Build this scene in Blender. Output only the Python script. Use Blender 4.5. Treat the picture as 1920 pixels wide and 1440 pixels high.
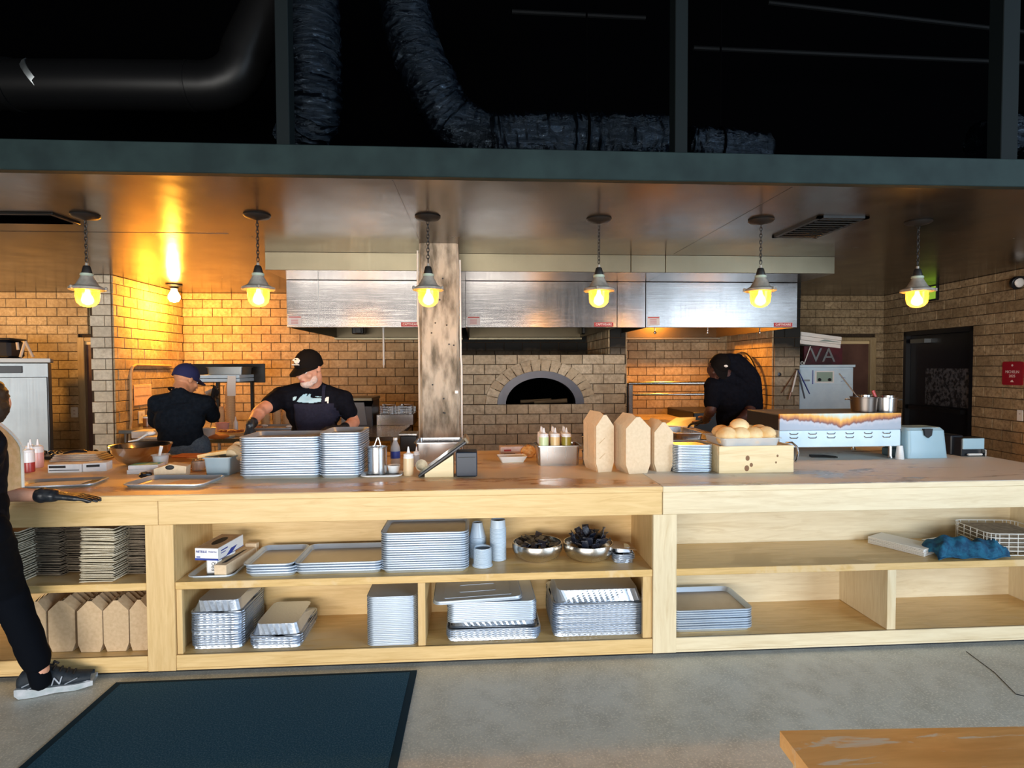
import bpy, bmesh, math, random
from mathutils import Vector, Matrix, Euler
random.seed(7)
for o in list(bpy.data.objects): bpy.data.objects.remove(o)
C = bpy.context.scene.collection
PI = math.pi
R = math.radians

# ---------------------------------------------------------------- camera
FPX, CAM_H, CAM_D = 1080.0, 1.545, 2.957
YAW, PITCH, ROLL = math.atan(69/FPX), math.atan(33/FPX), 0.0039
FW = Vector((math.sin(YAW)*math.cos(PITCH), math.cos(YAW)*math.cos(PITCH), -math.sin(PITCH)))
R0 = Vector((math.cos(YAW), -math.sin(YAW), 0))
U0 = R0.cross(FW)
RT = R0*math.cos(ROLL) - U0*math.sin(ROLL)
UP = RT.cross(FW)
CP = Vector((0, -CAM_D, CAM_H))
cam = bpy.data.cameras.new('camera')
cam.sensor_fit = 'HORIZONTAL'; cam.sensor_width = 36.0; cam.lens = 36.0*FPX/1920.0
cam.clip_start = 0.05; cam.clip_end = 100
co = bpy.data.objects.new('camera', cam); C.objects.link(co)
co.matrix_world = Matrix(((RT.x, UP.x, -FW.x, CP.x), (RT.y, UP.y, -FW.y, CP.y), (RT.z, UP.z, -FW.z, CP.z), (0, 0, 0, 1)))
bpy.context.scene.camera = co
def ray(px, py): return FW + RT*((px-960)/FPX) - UP*((py-720)/FPX)
def atY(px, py, Y):
    w = ray(px, py); return CP + w*((Y+CAM_D)/w.y)
def atZ(px, py, z):
    w = ray(px, py); return CP + w*((z-CAM_H)/w.z)
def atP(px, py, o, n):
    w = ray(px, py); o = Vector(o); n = Vector(n); return CP + w*((o-CP).dot(n)/w.dot(n))
def XY(px, Y, py=700): return atY(px, py, Y).x
def ZY(px, py, Y): return atY(px, py, Y).z

# ---------------------------------------------------------------- world, daylight, exposure
sc = bpy.context.scene
W = bpy.data.worlds.new('world'); sc.world = W; W.use_nodes = True
W.node_tree.nodes['Background'].inputs[0].default_value = (0.80, 0.88, 1.0, 1)
W.node_tree.nodes['Background'].inputs[1].default_value = 0.42
sc.view_settings.view_transform = 'Standard'; sc.view_settings.look = 'None'
sc.view_settings.exposure = 0.35; sc.view_settings.gamma = 1.0
sc.view_settings.use_curve_mapping = False
def area(name, loc, target, sx, sy, power, col):
    l = bpy.data.lights.new(name, 'AREA'); l.shape = 'RECTANGLE'; l.size = sx; l.size_y = sy
    l.energy = power; l.color = col
    o = bpy.data.objects.new(name, l); C.objects.link(o); o.location = loc
    o.rotation_euler = (Vector(target)-Vector(loc)).to_track_quat('-Z', 'Y').to_euler()
    return o
# daylight through the open garage doors of the dining room, well behind the camera
area('daylight_door_a', (7.2, -5.3, 2.5), (2.2, 1.0, 1.2), 5.8, 4.2, 540, (0.66, 0.83, 1.0))
area('daylight_door_b', (-1.8, -7.5, .95), (-0.8, 1.0, 0.8), 6.5, 1.6, 430, (1.0, 0.97, 0.92))
BULB = (1.0, 0.55, 0.19)
def point(name, loc, power, col=BULB, rad=0.03):
    l = bpy.data.lights.new(name, 'POINT'); l.energy = power; l.color = col; l.shadow_soft_size = rad
    o = bpy.data.objects.new(name, l); C.objects.link(o); o.location = loc; return o

# ---------------------------------------------------------------- materials
MT = {}
def new_mat(name):
    m = bpy.data.materials.new(name); m.use_nodes = True
    nt = m.node_tree; b = nt.nodes['Principled BSDF']; MT[name] = m
    return m, nt, b
def N(nt, t, **k):
    n = nt.nodes.new(t)
    for a, v in k.items(): setattr(n, a, v)
    return n
def ramp(nt, fac, stops):
    r = N(nt, 'ShaderNodeValToRGB'); e = r.color_ramp.elements
    e[0].position, e[0].color = stops[0][0], (*stops[0][1], 1)
    e[1].position, e[1].color = stops[-1][0], (*stops[-1][1], 1)
    for p, c in stops[1:-1]:
        x = e.new(p); x.color = (*c, 1)
    nt.links.new(fac, r.inputs[0]); return r.outputs[0]
def mixc(nt, fac, a, b, mode='MIX'):
    x = N(nt, 'ShaderNodeMix', data_type='RGBA', blend_type=mode)
    for i, v in ((0, fac), (6, a), (7, b)):
        if isinstance(v, bpy.types.NodeSocket): nt.links.new(v, x.inputs[i])
        else: x.inputs[i].default_value = v if not isinstance(v, tuple) else (*v, 1)[:4]
    return x.outputs[2]
def coords(nt, kind='Object', scale=(1, 1, 1), rnd=False):
    if kind == 'World': s = N(nt, 'ShaderNodeNewGeometry').outputs['Position']
    else: s = N(nt, 'ShaderNodeTexCoord').outputs[kind]
    mp = N(nt, 'ShaderNodeMapping'); mp.inputs['Scale'].default_value = scale
    nt.links.new(s, mp.inputs['Vector'])
    if rnd:
        oi = N(nt, 'ShaderNodeObjectInfo'); ml = N(nt, 'ShaderNodeMath', operation='MULTIPLY'); ml.inputs[1].default_value = 37.0
        nt.links.new(oi.outputs['Random'], ml.inputs[0])
        cb = N(nt, 'ShaderNodeCombineXYZ')
        for i in range(3): nt.links.new(ml.outputs[0], cb.inputs[i])
        nt.links.new(cb.outputs[0], mp.inputs['Location'])
    return mp.outputs[0]
def noise(nt, vec, scale, detail=4, rough=.55, dist=0):
    n = N(nt, 'ShaderNodeTexNoise'); n.inputs['Scale'].default_value = scale
    n.inputs['Detail'].default_value = detail; n.inputs['Roughness'].default_value = rough
    n.inputs['Distortion'].default_value = dist
    nt.links.new(vec, n.inputs['Vector']); return n.outputs[0]
def bump(nt, b, h, strength, dist=.01):
    n = N(nt, 'ShaderNodeBump'); n.inputs['Strength'].default_value = strength; n.inputs['Distance'].default_value = dist
    nt.links.new(h, n.inputs['Height']); nt.links.new(n.outputs[0], b.inputs['Normal'])
def mat(name, c1, c2=None, scale=6, rough=.5, metal=0, bmp=0, stretch=(1, 1, 1), lo=.35, hi=.65, rnd=False, alpha=1, trans=0, sheen=0, coat=0, kind='Object', emit=0, detail=4, spec=.5):
    m, nt, b = new_mat(name)
    b.inputs['Roughness'].default_value = rough; b.inputs['Metallic'].default_value = metal
    b.inputs['Specular IOR Level'].default_value = spec
    if trans: b.inputs['Transmission Weight'].default_value = trans
    if coat: b.inputs['Coat Weight'].default_value = coat; b.inputs['Coat Roughness'].default_value = .1
    if sheen: b.inputs['Sheen Weight'].default_value = sheen
    if alpha < 1: b.inputs['Alpha'].default_value = alpha
    if emit: b.inputs['Emission Color'].default_value = (*c1, 1); b.inputs['Emission Strength'].default_value = emit
    if c2 is None: b.inputs['Base Color'].default_value = (*c1, 1)
    if c2 is not None or bmp:
        f = noise(nt, coords(nt, kind, stretch, rnd), scale, detail)
        if c2 is not None: nt.links.new(ramp(nt, f, [(lo, c1), (hi, c2)]), b.inputs['Base Color'])
        if bmp: bump(nt, b, f, bmp)
    return m

def brick_mat(name, a, bcol, dark, soot=None):
    m, nt, b = new_mat(name)
    oi = N(nt, 'ShaderNodeObjectInfo')
    base = ramp(nt, oi.outputs['Random'], [(0, a), (.5, tuple((x+y)/2 for x, y in zip(a, bcol))), (1, bcol)])
    v = coords(nt, 'World')
    f = noise(nt, v, 26, 6, .7); g = noise(nt, v, 3.2, 4, .6)
    col = mixc(nt, ramp(nt, f, [(.38, (0, 0, 0)), (.68, (1, 1, 1))]), base, dark, 'MIX')
    x = N(nt, 'ShaderNodeMix', data_type='RGBA', blend_type='MULTIPLY'); x.inputs[0].default_value = .8
    nt.links.new(col, x.inputs[6]); nt.links.new(ramp(nt, g, [(.3, (.66, .62, .58)), (.62, (1.05, 1.05, 1.05))]), x.inputs[7])
    out = x.outputs[2]
    if soot:   # smoke stains: (x0, x1, z0, z1) fade in world metres
        for (ax, v0, v1) in soot:
            sp = N(nt, 'ShaderNodeSeparateXYZ'); nt.links.new(N(nt, 'ShaderNodeNewGeometry').outputs['Position'], sp.inputs[0])
            ad = N(nt, 'ShaderNodeMath', operation='ADD'); nt.links.new(sp.outputs[ax], ad.inputs[0])
            ml = N(nt, 'ShaderNodeMath', operation='MULTIPLY'); nt.links.new(g, ml.inputs[0]); ml.inputs[1].default_value = .22
            nt.links.new(ml.outputs[0], ad.inputs[1])
            mr = N(nt, 'ShaderNodeMapRange'); mr.inputs[1].default_value = v0+.11; mr.inputs[2].default_value = v1+.11
            nt.links.new(ad.outputs[0], mr.inputs[0])
            out = mixc(nt, mr.outputs[0], out, (.012, .013, .012, 1))
    nt.links.new(out, b.inputs['Base Color']); b.inputs['Roughness'].default_value = .85
    bump(nt, b, f, .35, .004)
    return m
brick_mat('brick', (.44, .35, .21), (.60, .50, .33), (.34, .255, .145))
brick_mat('brick_pale', (.66, .60, .47), (.80, .74, .60), (.54, .48, .37))
brick_mat('brick_oven', (.52, .42, .28), (.68, .58, .42), (.38, .30, .20), soot=[('Z', 1.66, 1.85)])
brick_mat('brick_sooty', (.34, .28, .18), (.46, .38, .27), (.24, .19, .13), soot=[('Z', 1.55, 1.78)])
brick_mat('brick_rough', (.36, .27, .155), (.54, .42, .26), (.20, .14, .075))
mat('mortar', (.035, .022, .012), (.07, .045, .025), 30, .95)

def wood_mat(name, a, b_, dark, grain=(1.2, 14, 14), rough=.42, wear=None, coat=0.0, bm=.05, rnd=True):
    m, nt, b = new_mat(name)
    v = coords(nt, 'Object', grain, rnd)
    f = noise(nt, v, 3.5, 6, .6, .8); g = noise(nt, coords(nt, 'Object', tuple(s*.35 for s in grain), rnd), 3, 4, .6, 2.5)
    col = ramp(nt, f, [(.3, a), (.65, b_)])
    col = mixc(nt, ramp(nt, g, [(.54, (0, 0, 0)), (.72, (.55, .55, .55))]), col, dark)
    if wear:
        wn = noise(nt, coords(nt, 'World', wear[2]), wear[1], 5, .65, .6)
        wm = ramp(nt, wn, [(wear[3], (0, 0, 0)), (wear[3]+.06, (1, 1, 1))])
        col = mixc(nt, wm, col, wear[0])
        rr = N(nt, 'ShaderNodeMapRange'); nt.links.new(wm, rr.inputs[0]); rr.inputs[3].default_value = rough; rr.inputs[4].default_value = min(1, rough+.25)
        nt.links.new(rr.outputs[0], b.inputs['Roughness'])
    else: b.inputs['Roughness'].default_value = rough
    nt.links.new(col, b.inputs['Base Color'])
    if coat: b.inputs['Coat Weight'].default_value = coat; b.inputs['Coat Roughness'].default_value = .12
    bump(nt, b, f, bm, .003)
    return m
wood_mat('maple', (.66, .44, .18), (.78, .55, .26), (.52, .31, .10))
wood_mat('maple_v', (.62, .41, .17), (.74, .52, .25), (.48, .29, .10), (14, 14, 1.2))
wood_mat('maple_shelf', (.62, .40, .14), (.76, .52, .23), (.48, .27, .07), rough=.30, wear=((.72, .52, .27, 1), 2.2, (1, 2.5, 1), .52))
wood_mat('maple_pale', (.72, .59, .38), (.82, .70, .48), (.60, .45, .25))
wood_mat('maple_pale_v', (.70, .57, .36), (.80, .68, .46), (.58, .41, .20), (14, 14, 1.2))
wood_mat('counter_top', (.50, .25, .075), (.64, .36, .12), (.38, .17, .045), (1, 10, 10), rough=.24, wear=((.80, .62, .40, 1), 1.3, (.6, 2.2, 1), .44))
wood_mat('counter_top_sheen', (.33, .27, .21), (.47, .40, .32), (.22, .18, .14), (1, 10, 10), rough=.26, wear=((.80, .77, .70, 1), 1.8, (.6, 2.8, 1), .38))  # grey reflected sheen put into the wood colour, with real worn patches
wood_mat('table_top', (.80, .42, .14), (.92, .54, .20), (.62, .29, .08), (1, 9, 9), rough=.35, wear=((.80, .68, .50, 1), 5.5, (1, 5, 1), .585))
wood_mat('crate_wood', (.74, .57, .30), (.84, .68, .42), (.62, .42, .19), (1, 12, 12))
wood_mat('frame_wood', (.34, .25, .13), (.46, .35, .20), (.22, .15, .07), (12, 12, 1))

def floor_mat():
    m, nt, b = new_mat('concrete_floor')
    v = coords(nt, 'World')
    big = noise(nt, v, .9, 5, .6); mid = noise(nt, v, 7, 5, .65); fine = noise(nt, v, 95, 3, .7)
    col = ramp(nt, big, [(.30, (.50, .50, .45)), (.70, (.68, .68, .63))])
    col = mixc(nt, ramp(nt, mid, [(.42, (0, 0, 0)), (.70, (.55, .55, .55))]), col, (.34, .33, .285, 1))
    col = mixc(nt, ramp(nt, fine, [(.53, (0, 0, 0)), (.60, (.8, .8, .8))]), col, (.78, .75, .66, 1))
    vo = N(nt, 'ShaderNodeTexVoronoi', feature='F1'); vo.inputs['Scale'].default_value = 60; nt.links.new(v, vo.inputs['Vector'])
    col = mixc(nt, ramp(nt, vo.outputs['Distance'], [(.05, (.5, .5, .5)), (.22, (0, 0, 0))]), col, (.66, .64, .57, 1))
    # hairline crack running in from the right
    nt.links.new(col, b.inputs['Base Color'])
    b.inputs['Roughness'].default_value = .42
    bump(nt, b, mid, .12, .004)
floor_mat()
def soffit_mat():
    m, nt, b = new_mat('soffit_paint')
    v = coords(nt, 'World')
    g = noise(nt, v, 2.4, 6, .65); s = noise(nt, v, 7, 6, .7, 1.0)
    col = ramp(nt, g, [(.3, (.020, .016, .012)), (.7, (.050, .041, .032))])
    chip = ramp(nt, s, [(.69, (0, 0, 0)), (.72, (1, 1, 1))])
    col = mixc(nt, chip, col, (.004, .004, .004, 1))
    nt.links.new(col, b.inputs['Base Color'])
    nt.links.new(ramp(nt, g, [(.3, (.16, .16, .16)), (.7, (.28, .28, .28))]), b.inputs['Roughness'])
    b.inputs['Specular IOR Level'].default_value = .9
    bump(nt, b, noise(nt, coords(nt, 'World', (1, .5, 1)), 4, 3), .10, .02)
soffit_mat()
def steel(name, c=(.62, .60, .57), rough=.28, wav=.0, streak=.12, stretch=(30, 30, .6), spots=True):
    m, nt, b = new_mat(name); b.inputs['Metallic'].default_value = 1
    f = noise(nt, coords(nt, 'Object', stretch), 2.5, 4, .6)
    g = noise(nt, coords(nt, 'Object'), 3, 4, .6)
    nt.links.new(ramp(nt, g, [(.3, tuple(x*.86 for x in c)), (.7, c)]), b.inputs['Base Color'])
    mr = N(nt, 'ShaderNodeMapRange'); nt.links.new(f, mr.inputs[0]); mr.inputs[3].default_value = rough-streak/2; mr.inputs[4].default_value = rough+streak
    nt.links.new(mr.outputs[0], b.inputs['Roughness'])
    if wav: bump(nt, b, noise(nt, coords(nt, 'Object', (1.6, 1, .25)), 1.6, 1), wav, .05)
    return m
steel('hood_steel', (.25, .235, .225), .17, .10)
def brushed(m, k=.5):
    nt = MT[m].node_tree; b = nt.nodes['Principled BSDF']
    n = N(nt, 'ShaderNodeBump'); n.inputs['Strength'].default_value = k; n.inputs['Distance'].default_value = .0006
    nt.links.new(noise(nt, coords(nt, 'Object', (.5, .5, 150)), 3, 2, .6), n.inputs['Height'])
    if b.inputs['Normal'].links: nt.links.new(b.inputs['Normal'].links[0].from_socket, n.inputs['Normal'])
    nt.links.new(n.outputs[0], b.inputs['Normal'])
brushed('hood_steel')
steel('hood_brass', (.23, .20, .135), .36, .05)
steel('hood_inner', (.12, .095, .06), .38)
steel('steel', (.60, .60, .60), .26, 0, .03)
steel('steel_bowl', (.66, .62, .58), .20, 0, .06, (2, 2, 8))
steel('hammered', (.66, .62, .56), .24, 0, .1, (10, 10, 10))
steel('appliance', (.36, .39, .40), .45, 0, .1)
steel('alu', (.60, .69, .80), .42, 0, .1, (3, 3, 30)); MT['alu'].node_tree.nodes['Principled BSDF'].inputs['Metallic'].default_value = .7
steel('alu_inside', (.50, .47, .44), .34, 0, .1, (8, 8, 8))
steel('iron', (.09, .09, .10), .38)
def foil():
    m, nt, b = new_mat('foil'); b.inputs['Metallic'].default_value = 1
    b.inputs['Base Color'].default_value = (.56, .63, .73, 1); b.inputs['Roughness'].default_value = .38; b.inputs['Metallic'].default_value = .8
    bump(nt, b, noise(nt, coords(nt, 'Object', (1, 1, 1), True), 55, 4, .7), .35, .004)
foil()
def sheetfilm(name, col, rough, s):
    m, nt, b = new_mat(name); b.inputs['Base Color'].default_value = (*col, 1); b.inputs['Roughness'].default_value = rough; b.inputs['Specular IOR Level'].default_value = .45
    bump(nt, b, noise(nt, coords(nt, 'Object', s), 9, 6, .7, 1.2), 1.0, .02); return m
sheetfilm('duct_film', (.0012, .0018, .0032), .17, (1, 1, 3.2)); MT['duct_film'].node_tree.nodes['Principled BSDF'].inputs['Specular Tint'].default_value = (.55, .75, 1, 1)
mat('void_black', (.0008, .0008, .001), rough=1, spec=.0)
mat('duct_black', (.0035, .0035, .0038), rough=.4, spec=.22)
mat('beam_green', (.008, .017, .018), (.014, .028, .028), 5, .7, bmp=.1, spec=.2)
mat('post_dark', (.004, .007, .008), rough=.7, spec=.15)
mat('black_paint', (.008, .008, .010), rough=.35)
mat('door_black', (.006, .007, .011), rough=.3)
mat('scuff', (.10, .10, .115), (.012, .012, .016), 22, .6, lo=.42, hi=.58)
mat('black_metal', (.015, .014, .013), rough=.35, metal=.4)
mat('rubber_mat', (.014, .062, .11), (.07, .14, .19), 160, .8, detail=2, lo=.45, hi=.75, spec=.12)
mat('mat_edge', (.010, .030, .048), rough=.8, spec=.12)
mat('concrete_pillar', (.13, .115, .085), (.48, .44, .36), 6, .85, bmp=.7, stretch=(2.2, 2.2, .7), detail=10, lo=.34, hi=.58)
mat('white_paint', (.75, .74, .70), rough=.45)
mat('white_plastic', (.82, .84, .85), rough=.35)
mat('clear_plastic', (.72, .80, .86), rough=.15, alpha=.38)
mat('clear_cup', (.62, .74, .86), rough=.2, alpha=.8)
mat('paper_white', (.86, .84, .80), rough=.8)
mat('parchment', (.80, .55, .36), (.90, .66, .46), 20, .8)
mat('kraft', (.50, .345, .195), (.60, .43, .26), 60, .85, rnd=True, lo=.3, hi=.7)
mat('kraft_light', (.70, .53, .34), (.78, .61, .42), 60, .85, rnd=True, lo=.3, hi=.7)
mat('fibre', (.70, .62, .46), (.84, .77, .62), 40, .95, rnd=True)
mat('fibre_shade_and_sheaf', (.20, .155, .11), (.33, .265, .19), 40, .95, rnd=True)  # fibre tone with shade put in for the deeper stacks; also the sheaf
mat('enamel_white', (.56, .74, .88), (.64, .82, .95), 8, .30)
mat('card_white', (.80, .80, .82), (.88, .88, .88), 30, .7)
mat('ink_black', (.01, .01, .012), rough=.6)
mat('ink_blue', (.02, .05, .32), rough=.5)
mat('ink_teal', (.03, .36, .30), rough=.5)
mat('sign_red', (.33, .004, .018), rough=.35)
mat('sign_white', (.86, .70, .70), rough=.5)
mat('label_red', (.42, .03, .03), rough=.5)
mat('label_white', (.62, .58, .58), rough=.6)
mat('black_plastic', (.008, .010, .016), rough=.35)
mat('navy_plastic', (.012, .022, .042), rough=.4)
mat('screen_glass', (.18, .26, .32), rough=.10, metal=.55)
mat('display', (.30, .42, .36), rough=.2)
mat('sauce_green', (.62, .74, .42), rough=.3); mat('sauce_orange', (.80, .55, .26), rough=.3)
mat('sauce_yellow', (.72, .55, .22), rough=.3); mat('sauce_olive', (.34, .27, .04), rough=.3)
mat('sauce_red', (.42, .045, .04), rough=.3); mat('sauce_pink', (.76, .42, .40), rough=.3)
mat('bottle_white', (.84, .84, .86), rough=.3)
mat('bread', (.72, .42, .15), (.90, .68, .38), 9, .65, bmp=.25, rnd=True, lo=.35, hi=.6)
mat('salmon', (.72, .22, .06), (.82, .32, .10), 14, .5)
mat('meat', (.32, .09, .04), (.58, .28, .14), 40, .45, bmp=.6)
mat('crisps', (.62, .25, .05), (.80, .45, .16), 45, .6, bmp=.8)
mat('bamboo', (.62, .46, .27), (.74, .58, .38), 12, .6, stretch=(1, 1, 12))
mat('cardboard_cup', (.52, .33, .17), (.64, .43, .24), 30, .8)
mat('blue_cloth', (.004, .055, .13), (.010, .13, .24), 30, .85, bmp=.8, lo=.4, hi=.6)
mat('denim', (.05, .085, .13), (.09, .14, .20), 70, .9)
mat('shirt_black', (.0025, .003, .006), (.005, .006, .011), 40, .9, bmp=.15, spec=.12)
mat('shirt_navy', (.004, .008, .015), (.008, .014, .024), 40, .9, bmp=.15, spec=.12)
mat('apron_navy', (.009, .010, .024), (.015, .016, .036), 60, .85, spec=.3)
mat('apron_tan', (.56, .38, .18), (.66, .47, .26), 40, .85)
mat('apron_white', (.78, .75, .68), rough=.8)
mat('skin', (.62, .30, .19), (.72, .38, .26), 14, .5)
mat('skin_tan', (.50, .24, .13), (.60, .31, .18), 14, .5)
mat('skin_dark', (.055, .022, .018), (.09, .038, .030), 14, .5)
mat('lips', (.45, .14, .11), rough=.5)
mat('beard', (.58, .42, .35), (.70, .57, .51), 60, .9)
mat('hair_dark', (.012, .008, .006), (.03, .02, .014), 60, .6)
mat('cap_black', (.005, .004, .0038), rough=.9, spec=.15); mat('cap_blue', (.010, .016, .085), rough=.85)
mat('glove', (.010, .012, .016), (.022, .026, .032), 30, .35, bmp=.3)
mat('logo_cyan', (.42, .66, .76), rough=.7)
mat('shoe_dark', (.006, .012, .020), (.014, .022, .032), 60, .7); mat('shoe_grey', (.30, .34, .40), rough=.45)
mat('shoe_sole', (.30, .36, .38), (.48, .50, .54), 20, .6)
mat('trouser_black', (.0015, .0025, .005), rough=.9, spec=.1)
mat('lamp_body', (.20, .19, .17), (.32, .30, .26), 20, .5); mat('lamp_black', (.012, .012, .012), rough=.5); mat('lamp_band', (.35, .42, .34), rough=.5)
mat('wood_pipe', (.50, .32, .15), (.62, .42, .22), 10, .6)
mat('burnt_top', (.9, .9, .9))
def burnt():
    m = MT['burnt_top']; nt = m.node_tree; b = nt.nodes['Principled BSDF']
    tc = N(nt, 'ShaderNodeTexCoord'); sp = N(nt, 'ShaderNodeSeparateXYZ'); nt.links.new(tc.outputs['Object'], sp.inputs[0])
    # a scorched band that sags towards the middle of the panel (object space, metres)
    ab = N(nt, 'ShaderNodeMath', operation='ABSOLUTE'); nt.links.new(sp.outputs['X'], ab.inputs[0])
    pw = N(nt, 'ShaderNodeMath', operation='POWER'); nt.links.new(ab.outputs[0], pw.inputs[0]); pw.inputs[1].default_value = .5
    ml = N(nt, 'ShaderNodeMath', operation='MULTIPLY'); nt.links.new(pw.outputs[0], ml.inputs[0]); ml.inputs[1].default_value = -.095
    ad = N(nt, 'ShaderNodeMath', operation='ADD'); nt.links.new(ml.outputs[0], ad.inputs[0]); nt.links.new(sp.outputs['Z'], ad.inputs[1])
    n2 = noise(nt, coords(nt, 'Object', (1, 1, .3)), 26, 5, .6)
    m2 = N(nt, 'ShaderNodeMath', operation='MULTIPLY_ADD'); nt.links.new(n2, m2.inputs[0]); m2.inputs[1].default_value = .05; nt.links.new(ad.outputs[0], m2.inputs[2])
    col = ramp(nt, m2.outputs[0], [(.0, (.52, .58, .66)), (.5, (.5, .5, .5)), (1, (.7, .8, .85))])
    r = nt.nodes[-1]
    mr = N(nt, 'ShaderNodeMapRange'); nt.links.new(m2.outputs[0], mr.inputs[0]); mr.inputs[1].default_value = -.06; mr.inputs[2].default_value = .07
    rr = N(nt, 'ShaderNodeValToRGB'); nt.links.new(mr.outputs[0], rr.inputs[0]); e = rr.color_ramp.elements
    e[0].position = .1; e[0].color = (.36, .41, .50, 1); e[1].position = 1; e[1].color = (.62, .74, .78, 1)
    for p, c in ((.28, (.50, .50, .56, 1)), (.36, (.16, .03, .015, 1)), (.47, (.52, .17, .02, 1)), (.64, (.82, .42, .04, 1)), (.78, (.58, .60, .46, 1))):
        x = e.new(p); x.color = c
    nt.links.new(rr.outputs[0], b.inputs['Base Color']); b.inputs['Roughness'].default_value = .35; b.inputs['Metallic'].default_value = .05
burnt()
def glow(name, col, s):
    m, nt, b = new_mat(name); b.inputs['Base Color'].default_value = (*col, 1)
    b.inputs['Emission Color'].default_value = (*col, 1); b.inputs['Emission Strength'].default_value = s; return m
glow('bulb_glow', (1.0, .66, .22), 30)
def jar():
    m, nt, b = new_mat('lamp_glass')
    tr = N(nt, 'ShaderNodeBsdfTransparent'); tr.inputs[0].default_value = (1, .70, .22, 1)
    tl = N(nt, 'ShaderNodeBsdfTranslucent'); tl.inputs[0].default_value = (1, .58, .08, 1)
    gl = N(nt, 'ShaderNodeBsdfGlossy'); gl.inputs['Roughness'].default_value = .08
    lw = N(nt, 'ShaderNodeLayerWeight'); lw.inputs[0].default_value = .35
    m1 = N(nt, 'ShaderNodeMixShader'); m1.inputs[0].default_value = .30; nt.links.new(tr.outputs[0], m1.inputs[1]); nt.links.new(tl.outputs[0], m1.inputs[2])
    m2 = N(nt, 'ShaderNodeMixShader'); nt.links.new(lw.outputs['Fresnel'], m2.inputs[0]); nt.links.new(m1.outputs[0], m2.inputs[1]); nt.links.new(gl.outputs[0], m2.inputs[2])
    nt.links.new(m2.outputs[0], nt.nodes['Material Output'].inputs[0])
jar()
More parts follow.
